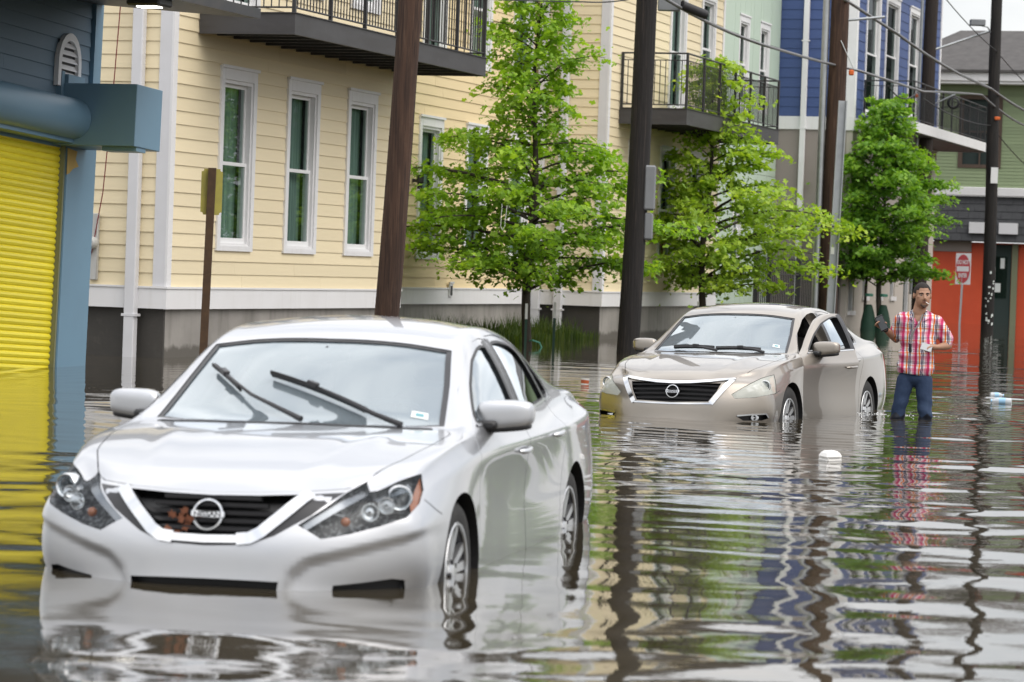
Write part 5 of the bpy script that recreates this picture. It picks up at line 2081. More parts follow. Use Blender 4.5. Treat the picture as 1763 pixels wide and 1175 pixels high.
mat('bark', (.075, .060, .048), .9, noise=[((20, 20, 3), .6, (.035, .028, .023), .4, .65)], bump=((30, 30, 5), .6, .02), coord='Object')
mat('bark_dark', (.060, .048, .038), .9, noise=[((20, 20, 3), .5, (.02, .017, .015), .4, .65)], bump=((30, 30, 5), .6, .02), coord='Object')

def tree(name, base, label, profile, height, trunk_r, leaf_m, seed, lean=(0, 0), nbr=64, leaf=.085, dens=1.0, wide_bias=None, stem=None, base_z=-.4, group='young street trees'):
    """profile: list of (height, half-width); branches in uneven layers, leaves in flat sprays along them"""
    rng = np.random.RandomState(seed)
    root = empty(name, base)
    tag(root, label, 'tree', group)
    hs = [p[0] for p in profile]
    ws = [p[1] for p in profile]
    def axis(z):
        t = max(0, z) / height
        return Vector((lean[0] * t * t * height + .05 * math.sin(z * 1.7 + seed), lean[1] * t * height + .05 * math.cos(z * 1.3 + seed), z))
    mb = MB()
    zz = np.linspace(base_z, height * .97, 15)
    mb.tube([axis(z) for z in zz], [max(.012, trunk_r * (1 - max(0, z) / height) ** .8 * (1.25 if z < 0 else 1)) for z in zz], 9)
    if stem:
        mb2 = MB()
        pts = [axis(z) + Vector((stem * (1 - .55 * max(0, z) / (height * .5)), .1, 0)) for z in np.linspace(base_z, height * .5, 8)]
        mb.tube(pts, [trunk_r * .62 * (1 - .6 * i / 7) for i in range(8)], 7)
    centers, norms, youngs, sizes = [], [], [], []
    z_lo = hs[0]
    for i in range(nbr):
        t = (i + rng.uniform(.1, .9)) / nbr
        zb = z_lo + (height - z_lo) * t ** 1.12
        az = i * 2.39996 + rng.uniform(-.5, .5)
        L = float(np.interp(zb, hs, ws)) * rng.uniform(.50, 1.12)
        if wide_bias: L *= 1 + wide_bias[0] * math.cos(az - wide_bias[1])
        rise = rng.uniform(.05, .45) * L * (1 if zb < height * .6 else 1.7)
        o = axis(zb - rise * .55)
        d = Vector((math.cos(az), math.sin(az), 0))
        side = Vector((-d.y, d.x, 0))
        bend = rng.uniform(-.18, .18) * L
        def bp(s):
            return o + d * (L * s) + side * (bend * s * s) + Vector((0, 0, rise * (1.55 * s - .75 * s * s) - .10 * L * s ** 3))
        ss = np.linspace(0, 1, 6)
        r0 = max(.007, trunk_r * .34 * (L / 2.0) ** .8)
        mb.tube([bp(s) for s in ss], [max(.004, r0 * (1 - .85 * s)) for s in ss], 5, cap=False)
        ncl = max(3, int(L * 5.2 * dens))
        for c in range(ncl):
            s = .28 + .72 * (c + rng.uniform(0, 1)) / ncl
            off = rng.uniform(-1, 1) * (.12 + .30 * L * .35 * math.sin(min(1, s) * PI * .85))
            p = bp(min(s, 1)) + side * off + Vector((0, 0, rng.uniform(-.05, .10) - abs(off) * .18))
            if abs(off) > .1:
                mb.tube([bp(max(0, s - .12)), p], [.005, .002], 3, cap=False)
            nl = int(rng.uniform(22, 38) * dens)
            rad = rng.uniform(.15, .32)
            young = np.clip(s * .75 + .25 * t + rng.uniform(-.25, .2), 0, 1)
            u = rng.normal(0, 1, (nl, 3)) * np.array([rad, rad, rad * .42]) * .62
            q = np.array(p) + u
            q[:, 2] -= .25 * (u[:, 0] ** 2 + u[:, 1] ** 2) / rad
            centers.append(q)
            nn = np.stack([rng.normal(0, .55, nl) + d.x * .25, rng.normal(0, .55, nl) + d.y * .25, np.abs(rng.normal(.8, .3, nl))], -1)
            norms.append(nn)
            youngs.append(np.full(nl, young) + rng.uniform(-.15, .15, nl))
            sizes.append(leaf * rng.uniform(.5, 1.35, nl) * rng.uniform(.8, 1.15))
    P = np.concatenate(centers); Nn = np.concatenate(norms); Y = np.clip(np.concatenate(youngs), 0, 1); Sz = np.concatenate(sizes)
    Nn /= np.linalg.norm(Nn, axis=1, keepdims=True)
    a = rng.normal(0, 1, P.shape)
    T = np.cross(Nn, a); T /= np.linalg.norm(T, axis=1, keepdims=True)
    B = np.cross(Nn, T)
    # lobed leaf: stalk end, two side lobes, tip, with a fold along the midrib
    shp = np.array([(0, -.62, 0), (.50, -.10, .10), (.20, .10, .02), (.26, .45, .05), (0, .62, -.04), (-.26, .45, .05), (-.20, .10, .02), (-.50, -.10, .10)])
    n = len(P)
    V = P[:, None, :] + Sz[:, None, None] * (shp[None, :, 0, None] * T[:, None, :] + shp[None, :, 1, None] * B[:, None, :] + shp[None, :, 2, None] * Nn[:, None, :])
    tris = np.array([(0, 1, 2), (0, 2, 6), (0, 6, 7), (2, 3, 4), (2, 4, 6), (4, 5, 6)])
    F = (np.arange(n)[:, None, None] * 8 + tris[None]).reshape(-1, 3).astype(np.int32)
    me = bpy.data.meshes.new('crown')
    me.vertices.add(n * 8)
    me.vertices.foreach_set('co', V.astype(np.float32).ravel())
    me.loops.add(F.size)
    me.polygons.add(len(F))
    me.loops.foreach_set('vertex_index', F.ravel())
    me.polygons.foreach_set('loop_start', np.arange(len(F), dtype=np.int32) * 3)
    at = me.attributes.new('young', 'FLOAT', 'POINT')
    at.data.foreach_set('value', np.repeat(Y, 8).astype(np.float32))
    me.update()
    mb.build('trunk', [MATS['bark_dark']], root, smooth=60, fix=False)
    new_obj('crown', me, root, [MATS[leaf_m]])
    return root, me

TREE_LEAN = .016
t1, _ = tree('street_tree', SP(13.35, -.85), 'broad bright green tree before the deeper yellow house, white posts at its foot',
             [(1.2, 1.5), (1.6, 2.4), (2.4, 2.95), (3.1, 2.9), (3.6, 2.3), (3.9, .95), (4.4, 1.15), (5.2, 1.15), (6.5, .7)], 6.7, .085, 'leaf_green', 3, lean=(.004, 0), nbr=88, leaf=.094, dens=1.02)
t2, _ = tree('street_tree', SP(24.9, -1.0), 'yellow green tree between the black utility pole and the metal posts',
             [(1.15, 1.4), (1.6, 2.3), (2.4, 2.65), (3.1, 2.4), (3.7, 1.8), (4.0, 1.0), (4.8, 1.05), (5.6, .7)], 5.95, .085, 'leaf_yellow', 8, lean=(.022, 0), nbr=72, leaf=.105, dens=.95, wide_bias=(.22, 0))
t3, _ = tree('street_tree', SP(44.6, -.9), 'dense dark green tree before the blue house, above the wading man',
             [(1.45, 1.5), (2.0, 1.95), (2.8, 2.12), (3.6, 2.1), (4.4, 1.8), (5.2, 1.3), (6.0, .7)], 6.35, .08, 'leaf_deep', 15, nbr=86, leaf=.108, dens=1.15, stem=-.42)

# trees across the street, out of the picture to the right: the windows mirror them
def copy_tree(src, base, rot, sc, label):
    r = src.copy(); COL.objects.link(r)
    r.location, r.rotation_euler, r.scale = base, (0, 0, rot), (sc,) * 3
    r['label'] = label
    for ch in list(src.children):
        c = ch.copy(); COL.objects.link(c); c.parent = r
for i, (src, u, v, rot, sc, lb) in enumerate(((t3, 36, -17, 1.0, 1.25, 'large tree across the street mirrored in the first yellow house window'), (t1, 45, -18, 2.2, 1.25, 'wide tree across the street mirrored in the second window'), (t3, 54, -19, .4, 1.3, 'tall tree across the street mirrored in the third window'), (t2, 64, -20, 2.9, 1.3, 'yellow green tree across the street mirrored in the furthest windows'))):
    copy_tree(src, SP(u, v), rot, sc, lb)

# rank grass along the foot of the set-back house
def grass(name, quads, n, h, seed, label):
    rng = np.random.RandomState(seed)
    vs, fs = [], []
    for i in range(n):
        u = rng.uniform(quads[0], quads[1]); v = rng.uniform(quads[2], quads[3])
        k = .55 + .45 * math.sin(u * 2.1) * math.sin(u * .7 + 1)
        hh = h * rng.uniform(.45, 1.1) * max(.35, k)
        p = SP(u, v, -.15)
        a = rng.uniform(0, 6.28)
        s = Vector((math.cos(a), math.sin(a), 0)) * rng.uniform(.006, .011)
        b = Vector((rng.normal(0, .18), rng.normal(0, .18), 0)) * hh
        o = len(vs)
        q = p + Vector((b.x * .35, b.y * .35, hh * .6 + .15))
        vs += [p - s, p + s, q + s * .8, q - s * .8, p + Vector((b.x, b.y, hh + .15))]
        fs += [(o, o + 1, o + 2, o + 3), (o + 3, o + 2, o + 4)]
    me = bpy.data.meshes.new(name)
    me.from_pydata([tuple(q) for q in vs], [], fs)
    at = me.attributes.new('young', 'FLOAT', 'POINT')
    at.data.foreach_set('value', [float(x) for x in np.repeat(rng.uniform(0, .8, n), 5)])
    return tag(new_obj(name, me, None, [MATS['grass_blade']]), label, None, None, 'stuff')
grass('grass', (12.2, 20.6, -.05, 1.35), 5200, .50, 6, 'rank green grass along the foot of the set back house')
# ------------------------------------------------------------------ poles, posts, signs, cables
mat('pole_brown', (.068, .036, .023), .85, noise=[((9, 9, .8), .7, (.026, .014, .010), .40, .62), ((45, 45, 1.0), .7, (.018, .010, .008), .54, .62), ((30, 30, 2), .5, (.14, .085, .055), .55, .75)], bump=((26, 26, 1.2), .7, .02), coord='Object')
mat('pole_black', (.014, .012, .011), .8, noise=[((9, 9, .8), .5, (.005, .004, .004), .40, .62), ((45, 45, 1.2), .6, (.05, .038, .032), .55, .66)], bump=((26, 26, 1.2), .8, .025), coord='Object')
mat('pole_dark', (.030, .021, .017), .8, noise=[((9, 9, .8), .5, (.012, .009, .008), .40, .66), ((5, 5, .15), .8, (.10, .055, .035), .60, .72)], bump=((26, 26, 1.2), .8, .025), coord='Object')
mat('galvanised', (.40, .42, .43), .42, .75, noise=[(5, .45, (.28, .29, .30), .4, .7), ((12, 12, 1), .2, (.55, .56, .56), .55, .8)], coord='Object')
mat('cable_black', (.02, .02, .022), .55)
mat('cable_grey', (.16, .16, .165), .5)
mat('rust_brown', (.075, .045, .028), .8, noise=[(12, .6, (.12, .07, .035), .4, .7)], coord='Object')
mat('sign_back', (.42, .37, .075), .5, noise=[(6, .5, (.25, .23, .07), .4, .7), (2.5, .35, (.14, .12, .06), .52, .7)], coord='Object')
mat('sign_white', (.74, .74, .74), .4)
mat('sign_red', (.46, .012, .022), .4)
mat('box_grey', (.20, .21, .22), .5, noise=[(3, .4, (.12, .125, .13), .4, .7)], coord='Object')
mat('post_green', (.018, .055, .038), .55)
mat('bag_green', (.012, .045, .028), .7, noise=[(6, .5, (.02, .07, .04), .4, .7)], coord='Object')
mat('tie_green', (.10, .32, .24), .6)
mat('orange_mark', (.60, .12, .02), .5)

def pole(name, u, v, h, r0, r1, m, label, lean=(0, 0), group='utility poles'):
    root = empty(name, SP(u, v))
    tag(root, label, 'utility pole', group)
    mb = MB()
    zz = np.linspace(-.5, h, 14)
    rng = np.random.RandomState(int(u * 10) % 97 + 3)
    mb.tube([(lean[0] * z + .012 * math.sin(z * .8 + u), lean[1] * z, z) for z in zz], [r0 + (r1 - r0) * max(0, z) / h + rng.uniform(-.003, .003) for z in zz], 20)
    mb.build('shaft', [MATS[m]], root, smooth=50)
    return root
pA = pole('utility_pole', .14, -3.1, 11, .163, .145, 'pole_brown', 'brown wooden utility pole behind the silver sedan roof', lean=(.046, 0))
pB = pole('utility_pole', 11.95, -3.1, 11, .188, .165, 'pole_black', 'thick black utility pole with grey boxes beside the beige sedan', lean=(.019, 0))
pC = pole('utility_pole', 27.7, -3.1, 12, .215, .185, 'pole_brown', 'brown utility pole with a grey conduit beside the metal channel post', lean=(.003, 0))
pD = pole('utility_pole', 48.8, -1.2, 12, .205, .180, 'pole_dark', 'dark utility pole with pale stripe standing above the wading man', lean=(.006, 0))
pE = pole('utility_pole', 49.4, -3.1, 13, .185, .150, 'pole_black', 'black utility pole with small white plate before the red shop', lean=(-.010, 0))
# boxes on the thick black pole
mb = MB(); mb.bbox(.16, .36, -.16, .16, 2.42, 3.18, .03); mb.build('meter_box', [MATS['box_grey']], pB)
mb = MB(); mb.bbox(.18, .34, -.13, .13, 1.92, 2.38, .03); mb.build('meter_box', [MATS['box_grey']], pB)
mb = MB(); mb.tube([(.20, -.05, 3.18), (.22, -.05, 6.5)], .02, 8); mb.build('conduit', [MATS['cable_black']], pB)
# conduit and brackets on the brown pole
mb = MB(); mb.tube([(-.29, -.08, -.4), (-.27, -.08, 10)], .075, 12); mb.build('conduit', [MATS['galvanised']], pC, smooth=40)
mb = MB(); mb.tube([(.15, -.05, 7.0), (1.0, -.1, 7.10)], .03, 8); mb.build('bracket_arm', [MATS['galvanised']], pC, smooth=40)
mb = MB(); mb.tube([(.05, -.2, 6.55), (.35, -.2, 5.95)], .012, 6); mb.build('stay_rod', [MATS['galvanised']], pC)
mb = MB(); mb.bbox(.25, .36, -.26, -.18, 5.80, 5.92, .02); mb.build('cable_marker', [MATS['orange_mark']], pC)
# pale strip, brackets and coil on the dark pole
mb = MB(); mb.tube([(-.24, -.05, 1.0), (-.22, -.05, 11)], .045, 8); mb.build('conduit', [MATS['galvanised']], pD, smooth=40)
mb = MB(); mb.tube([(.15, -.05, 8.0), (1.75, .1, 8.6)], .035, 8); mb.build('bracket_arm', [MATS['galvanised']], pD, smooth=40)
mb = MB(); mb.tube([(.1, -.1, 6.4), (.8, -.2, 6.75)], .02, 8); mb.build('bracket_arm', [MATS['galvanised']], pD, smooth=40)
mb = MB()
for k in range(4):
    mb.tube([(.75 + (.13 + .012 * k) * math.cos(a), -.22 + .012 * k, 6.5 + (.13 + .012 * k) * math.sin(a)) for a in np.linspace(0, 2 * PI, 25)], .018, 6, cap=False)
mb.build('cable_coil', [MATS['cable_black']], pD, smooth=60)
mb = MB(); mb.bbox(-.34, -.25, -.12, .0, 6.62, 6.72, .02); mb.build('cable_marker', [MATS['orange_mark']], pD)
# plate and lamp on the far black pole
mb = MB(); mb.box(-.10, .10, -.215, -.20, 4.25, 4.70); mb.build('pole_plate', [MATS['sign_white']], pE)
mb = MB(); mb.tube([(-.1, 0, 8.4), (-.35, -.1, 8.7), (-.5, -.1, 8.72)], .02, 6); lp_ = mb.build('lamp_arm', [MATS['galvanised']], pE)
mb = MB(); mb.bbox(-.85, -.42, -.25, .0, 8.72, 8.90, .02); mb.build('flood_lamp', [MATS['box_grey']], lp_)
mb = MB(); mb.bbox(-.06, .10, -.24, -.19, 6.05, 6.15, .02); mb.build('cable_marker', [MATS['orange_mark']], pE)
rng = np.random.RandomState(9)
sc_ = MB()
for k in range(26):                                     # torn paper and staples low on the pole
    a = rng.uniform(-2.2, -.9); z = rng.uniform(.15, 1.75)
    w, hh = rng.uniform(.01, .035), rng.uniform(.02, .09)
    c = Vector((.189 * math.cos(a), .189 * math.sin(a), z)); t = Vector((-math.sin(a), math.cos(a), 0))
    sc_.add([c - t * w, c + t * w, c + t * w * .7 + Vector((0, 0, hh)), c - t * w * .8 + Vector((0, 0, hh * .8))], [(0, 1, 2, 3)])
tag(sc_.build('paper_scraps', [MATS['white_paper']], pE, fix=False), kind='stuff')

# galvanised channel post in front of the brown pole
cp = empty('channel_post', SP(26.75, -3.35))
tag(cp, 'galvanised metal channel post leaning against the brown utility pole', 'post')
mb = MB()
for (x0, x1, y0, y1) in ((-.09, .09, .05, .065), (-.09, -.07, -.06, .05), (.07, .09, -.06, .05)):
    mb.prism([(x0, y0, -.5), (x1, y0, -.5), (x1, y1, -.5), (x0, y1, -.5)], (.12, 0, 5.7))
mb.build('channel', [MATS['galvanised']], cp)
mb = MB(); mb.box(-.03, .05, -.075, -.061, 1.9, 2.05); mb.build('tag_plate', [MATS['sign_white']], cp)

# parking sign seen from behind
sg = empty('sign_post', SP(-4.56, -2.6))
tag(sg, 'rusty sign post with a small olive sign seen from behind', 'sign')
mb = MB(); mb.prism([(-.045, -.03, -.5), (.045, -.03, -.5), (.045, .03, -.5), (-.045, .03, -.5)], (.05, 0, 2.93)); mb.build('post', [MATS['rust_brown']], sg)
mb = MB()
M_ = Matrix.Translation((.045, .04, 2.15)) @ Matrix.Rotation(.12, 4, 'Z')
bm = bmesh.new(); bmesh.ops.create_cube(bm, size=1)
for v in bm.verts: v.co = Vector((v.co.x * .25, v.co.y * .006, v.co.z * .54))
bmesh.ops.bevel(bm, geom=[e for e in bm.edges if abs(e.verts[0].co.y - e.verts[1].co.y) > .003], offset=.03, segments=3, affect='EDGES')
mb.from_bm(bm, M=M_); mb.build('sign_plate', [MATS['sign_back']], sg)

# no-entry sign before the red shop
dn = empty('no_entry_sign', SP(63.2, .05), (0, 0, 0))
tag(dn, 'red and white no entry sign on a thin grey post before the red shop', 'sign')
mb = MB(); mb.tube([(-.02, .02, -.5), (.045, .02, 1.9)], .035, 8); mb.build('post', [MATS['galvanised']], dn, smooth=40)
R_ = Matrix.Translation((.035, -.03, 1.84)) @ Matrix.Rotation(math.radians(-69), 4, 'Z') @ Matrix.Rotation(PI / 2, 4, 'X')
mb = MB(); mb.bbox(-.50, .50, -.52, .52, -.006, .006, .003, M=R_); pl = mb.build('sign_plate', [MATS['sign_white']], dn)
mb = MB(); mb.lathe([(.475, 0), (.475, .004)], 48, M=R_ @ Matrix.Translation((0, 0, .007))); mb.build('red_disc', [MATS['sign_red']], pl)
mb = MB(); mb.box(-.40, .40, -.085, .085, .0115, .0135, M=R_); mb.build('white_bar', [MATS['sign_white']], pl)
for body, yy in (('DO NOT', .215), ('ENTER', -.225)):
    t = text_mesh(body, .19, .001, sx=1.0, bold=.006)
    t.transform(R_ @ Matrix.Translation((0, yy, .0135)))
    new_obj('lettering', t, pl, [MATS['sign_white']])

# tree stakes with white tops beside the near tree, ties
def stake(u, v, h, label, white=.22, lean=0.0):
    o = empty('tree_stake', SP(u, v)); tag(o, label, 'stake', 'metal tree stakes')
    mb = MB()
    mb.prism([(-.022, -.006, -.5), (.022, -.006, -.5), (.022, .006, -.5), (.004, .006, -.5), (.004, .030, -.5), (-.004, .030, -.5), (-.004, .006, -.5), (-.022, .006, -.5)], (lean, 0, h - white + .5)); mb.build('shaft', [MATS['post_green']], o)
    mb = MB(); mb.prism([(-.023 + lean, -.007, h - white), (.023 + lean, -.007, h - white), (.023 + lean, .007, h - white), (.0045 + lean, .031, h - white), (-.0045 + lean, .031, h - white), (-.023 + lean, .007, h - white)], (0, 0, white)); mb.build('white_tip', [MATS['sign_white']], o)
    return o
stake(12.95, -.95, .76, 'green steel stake with white top touching the near tree trunk', .27)
stake(14.6, -.95, .78, 'green steel stake with white top standing free of the near tree', .28)
stake(24.2, -1.1, .80, 'short steel stake behind the beige sedan roof', .10)
tb = empty('tree_tie', SP(13.3, -.95)); tag(tb, 'pale green strap tied round the near tree at the water', 'strap')
mb = MB(); mb.tube([(-.06, 0, .10), (.02, -.12, .12), (.14, -.05, .08), (.20, -.1, -.05)], .016, 6); mb.build('strap', [MATS['tie_green']], tb)
# watering bags and stakes round the far tree
for (du, dv, dx, lb) in ((-.75, -.1, -.35, 'dark green watering bag on the thinner stem of the far tree'), (.0, -.1, .05, 'dark green watering bag round the main trunk of the far tree')):
    p = SP(44.6, -.95)
    o = empty('watering_bag', (p.x + dx, p.y - .1, 0)); tag(o, lb, 'bag')
    mb = MB(); mb.lathe([(.24, -.5), (.22, 0), (.20, .25), (.15, .48), (.10, .66), (.07, .70)], 18); mb.build('bag_body', [MATS['bag_green']], o, smooth=60)
    mb = MB(); mb.lathe([(.10, .92), (.11, .96), (.10, 1.00)], 12, cap=False); mb.build('strap', [MATS['tie_green']], o)

# overhead cables
def cable(label, pts, r, m='cable_black'):
    c = []
    for i in range(len(pts) - 1):
        a, b = SP(pts[i][0], pts[i][1], pts[i][2]), SP(pts[i + 1][0], pts[i + 1][1], pts[i + 1][2])
        sag = pts[i][3] if len(pts[i]) > 3 else .0
        for k in range(10):
            t = k / 10
            c.append(a.lerp(b, t) - Vector((0, 0, sag * 4 * t * (1 - t))))
    c.append(SP(*pts[-1][:3]))
    mb = MB(); mb.tube(c, r, 6)
    return tag(mb.build('overhead_cable', [MATS[m]], smooth=60), label, 'cable', 'overhead cables')
cable('thick black cable running from the thick black pole to the far pole', [(12.0, -3.0, 6.35, .02), (13.9, -3.1, 6.10, .08), (22.1, -3.1, 5.93, .02), (30.2, -3.1, 6.08, .0), (38.1, -3.1, 6.13, -.02), (46.9, -3.1, 6.62, .1), (56, -3.1, 6.2)], .030, 'cable_grey')
cable('doubled grey cable sloping down from the brown pole past the blue house', [(20, -3.3, 7.9, .1), (27.4, -3.3, 7.42, .0), (34.1, -3.2, 7.22, .05), (43.0, -3.2, 6.89, .0), (47.8, -3.2, 6.85, .05), (56, -3.2, 6.60)], .035, 'cable_grey')
cable('thin black cable high above the near tree', [(.4, -3.0, 4.95, .02), (8.8, -3.05, 5.63, .03), (11.9, -3.0, 5.98)], .012)
cable('thin wire across the sky to the far pole', [(38.6, -3.1, 8.95, .1), (49.2, -3.1, 8.0, .1), (60, -3.1, 7.2)], .014)
cable('thin wire crossing before the green house', [(38.6, -3.0, 6.0, .15), (49.3, -3.0, 5.9, .2), (62, -3.0, 4.7)], .014)
cable('looped wire beside the blue house railing', [(34.5, -2.9, 6.05, .25), (38.4, -2.9, 6.15)], .016)
ob = empty('cable_splice_box', SP(14.6, -3.1, 6.02)); tag(ob, 'grey splice box with a black sleeve hung on the thick cable', 'splice box')
mb = MB(); mb.bbox(-.42, -.02, -.06, .06, -.02, .26, .02); mb.build('box', [MATS['box_grey']], ob)
mb = MB(); mb.tube([(.0, 0, .10), (.45, .25, -.04)], .085, 12); mb.build('sleeve', [MATS['cable_black']], ob, smooth=40)
# red wire hanging down the house side wall
mb = MB(); mb.tube([SP(-.12, .72, 4.9), SP(-.14, .80, 3.4), SP(-.13, .90, 2.2), SP(-.10, 1.05, 1.4), SP(-.10, 1.16, 1.15)], .008, 5)
mat('wire_red', (.18, .02, .02), .5)
tag(mb.build('hanging_wire', [MATS['wire_red']], smooth=60), 'thin dark red wire hanging down the pale yellow side wall', 'wire')
# ------------------------------------------------------------------ wipers, litter, beads
surf_ = CAR_SHARED[1]
def wiper2(parent, arm, blade):
    dw = Vector((.62, 0, .78)).normalized()
    def on(p, h):
        q, n = surf_.cast(p, dw)
        return q + n * h
    mb = MB()
    mb.tube([on(p, h) for p, h in arm], [.015, .012, .009, .008][:len(arm)], 7)
    o = mb.build('wiper', [MATS['lamp_black']], parent, smooth=40)
    a, b = Vector(blade[0]), Vector(blade[1])
    vs, fs = [], []
    k = 11
    for i in range(k):
        t = i / (k - 1)
        q, n = surf_.cast(a.lerp(b, t), dw)
        p = q + n * (.017 + .003 * math.sin(t * PI))
        s = (b - a).normalized().cross(n).normalized()
        for aa, h in ((.013, .010), (.006, .024), (-.013, .010), (-.004, -.014), (.004, -.014)):
            vs.append(p + s * aa + n * h)
    for i in range(k - 1):
        for j in range(5):
            fs.append((i * 5 + j, i * 5 + (j + 1) % 5, (i + 1) * 5 + (j + 1) % 5, (i + 1) * 5 + j))
    fs += [(0, 1, 2, 3, 4), tuple((k - 1) * 5 + j for j in (4, 3, 2, 1, 0))]
    bl = MB(); bl.add(vs, fs)
    bl.build('wiper_blade', [MATS['black_plastic']], o, smooth=30)
    c, n = surf_.cast(a.lerp(b, .45), dw)
    cl = MB(); cl.bbox(-.03, .03, -.016, .016, -.012, .014, .004, M=Matrix.Translation(c + n * .040) @ (b - a).to_track_quat('X', 'Z').to_matrix().to_4x4())
    cl.build('blade_clip', [MATS['lamp_black']], o)
wiper2(car_a, [((1.085, .055, .980), .015), ((1.03, -.03, 1.0), .028), ((.90, -.235, 1.066), .034), ((.70, -.43, 1.155), .038)], ((.583, -.517, 1.198), (.825, -.315, 1.10)))
wiper2(car_a, [((1.052, .525, .969), .015), ((.985, .38, 1.0), .028), ((.90, .19, 1.062), .034), ((.86, .10, 1.09), .038)], ((.719, -.191, 1.174), (.955, .330, 1.025)))
# the beige car's wipers are parked
wiper2(car_b, [((1.07, .02, .98), .012), ((1.04, -.15, .995), .03), ((1.02, -.28, 1.0), .03)], ((1.035, -.02, 1.0), (.985, -.46, 1.005)))
wiper2(car_b, [((1.04, .50, .97), .012), ((1.03, .38, .99), .03), ((1.03, .25, 1.0), .03)], ((1.00, .45, .995), (1.05, .0, 1.0)))

mat('cup_white', (.78, .77, .74), .5)
mat('cup_orange', (.42, .10, .035), .5)
mat('foam_white', (.80, .79, .77), .75, bump=(60, .2, .004))
mat('dead_leaf', (.16, .055, .025), .8, noise=[(40, .5, (.09, .03, .015), .4, .7)])
mat('bead_white', (.72, .72, .70), .3)
m = mat('bottle_clear', (.80, .86, .92), .12, alpha=.55, coat=1.0)
mat('bottle_label', (.30, .52, .72), .45)

cu = empty('paper_cup', (.90, 36.71, 0), (0, math.radians(4), .4)); tag(cu, 'white paper cup with an orange band floating beside the beige sedan', 'cup')
mb = MB(); mb.lathe([(.040, -.06), (.052, .07), (.054, .075), (.050, .072), (.038, -.05)], 20); mb.build('cup_body', [MATS['cup_white']], cu, smooth=40)
mb = MB(); mb.lathe([(.0475, .010), (.0512, .052)], 20, cap=False); mb.build('cup_band', [MATS['cup_orange']], cu, smooth=40)
fb = empty('foam_box', (2.45, 23.0, 0), (.05, -.04, .5)); tag(fb, 'white foam takeout box floating in the middle of the street', 'box')
mb = MB()
for z0, z1, w0, w1 in ((-.03, .028, .055, .072), (.032, .082, .072, .050)):
    vs = [(s * w0 * 1.05, t * w0, z0) for s, t in ((-1, -1), (1, -1), (1, 1), (-1, 1))] + [(s * w1 * 1.05, t * w1, z1) for s, t in ((-1, -1), (1, -1), (1, 1), (-1, 1))]
    bm = bmesh.new()
    q = [bm.verts.new(p) for p in vs]
    for f in ((3, 2, 1, 0), (4, 5, 6, 7), (0, 1, 5, 4), (1, 2, 6, 5), (2, 3, 7, 6), (3, 0, 4, 7)): bm.faces.new([q[i] for i in f])
    bmesh.ops.bevel(bm, geom=bm.edges[:], offset=.012, segments=2, affect='EDGES')
    part_ = MB(); part_.from_bm(bm)
    part_.build('tray' if z0 < 0 else 'lid', [MATS['foam_white']], fb, smooth=40)
def bottle(loc, rz, L, r, label):
    o = empty('plastic_bottle', loc, (0, 0, rz)); tag(o, label, 'bottle', 'floating plastic bottles')
    mb = MB(); mb.lathe([(r * .9, -L / 2), (r, -L / 2 + .012), (r, L * .18), (r * .94, L * .22), (r * .45, L * .40), (r * .42, L * .44)], 16, 'X'); mb.build('bottle_body', [MATS['bottle_clear']], o, smooth=40)
    mb = MB(); mb.lathe([(r * 1.015, -L * .22), (r * 1.015, L * .10)], 16, 'X', cap=False); mb.build('label_band', [MATS['bottle_label']], o, smooth=40)
    mb = MB(); mb.lathe([(r * .48, L * .43), (r * .48, L * .50)], 12, 'X'); mb.build('cap', [MATS['bottle_label']], o, smooth=40)
bottle((5.73, 35.31, .025), 2.9, .24, .042, 'larger clear plastic bottle floating nearer of the pair by the right edge')
bottle((6.0, 37.3, .02), .1, .17, .034, 'smaller clear plastic bottle floating behind the larger one')

# dead leaves caught in the silver car's grille
dl = empty('dead_leaves'); dl.matrix_world = car_a.matrix_world.copy() @ Matrix.Translation((2.335, -.125, .585))
tag(dl, 'brown dead leaves caught in the silver sedan grille', 'leaves')
rng = np.random.RandomState(2)
for i, (dy, dz) in enumerate(((-.03, .045), (.01, .03), (.03, -.005), (-.045, -.025), (-.01, -.035), (.02, .06), (.045, .03))):
    mb = MB()
    a = rng.uniform(0, 6.28)
    pts = [(0, -.5), (.35, -.2), (.2, .05), (.42, .25), (.08, .25), (0, .55), (-.1, .25), (-.42, .2), (-.18, .02), (-.36, -.2)]
    s = rng.uniform(.045, .062)
    M_ = Matrix.Translation((rng.uniform(.0, .02), dy, dz)) @ Matrix.Rotation(rng.uniform(-.5, .5), 4, 'Z') @ Matrix.Rotation(rng.uniform(-.5, .5), 4, 'Y') @ Matrix.Rotation(PI / 2, 4, 'Y') @ Matrix.Rotation(a, 4, 'Z')
    mb.prism([M_ @ Vector((p[0] * s, p[1] * s, 0)) for p in pts], M_.to_3x3() @ Vector((0, 0, .0015)))
    mb.build('leaf', [MATS['dead_leaf']], dl)
# string of white beads in the near tree
mb = MB()
c = SP(10.0, -1.45, 2.05)
pts = [c + Vector((-.035, 0, .36)), c + Vector((-.045, 0, .0)), c + Vector((-.015, 0, -.06)), c + Vector((.02, 0, .0)), c + Vector((.05, 0, .36))]
for i in range(len(pts) - 1):
    L = (pts[i + 1] - pts[i]).length
    for k in range(int(L / .016)):
        q = pts[i].lerp(pts[i + 1], k * .016 / L)
        mb.lathe([(.002, -.007), (.0075, 0), (.002, .007)], 6, org=q)
tag(mb.build('bead_necklace', [MATS['bead_white']]), 'string of white beads hanging in the broad bright tree', 'beads')
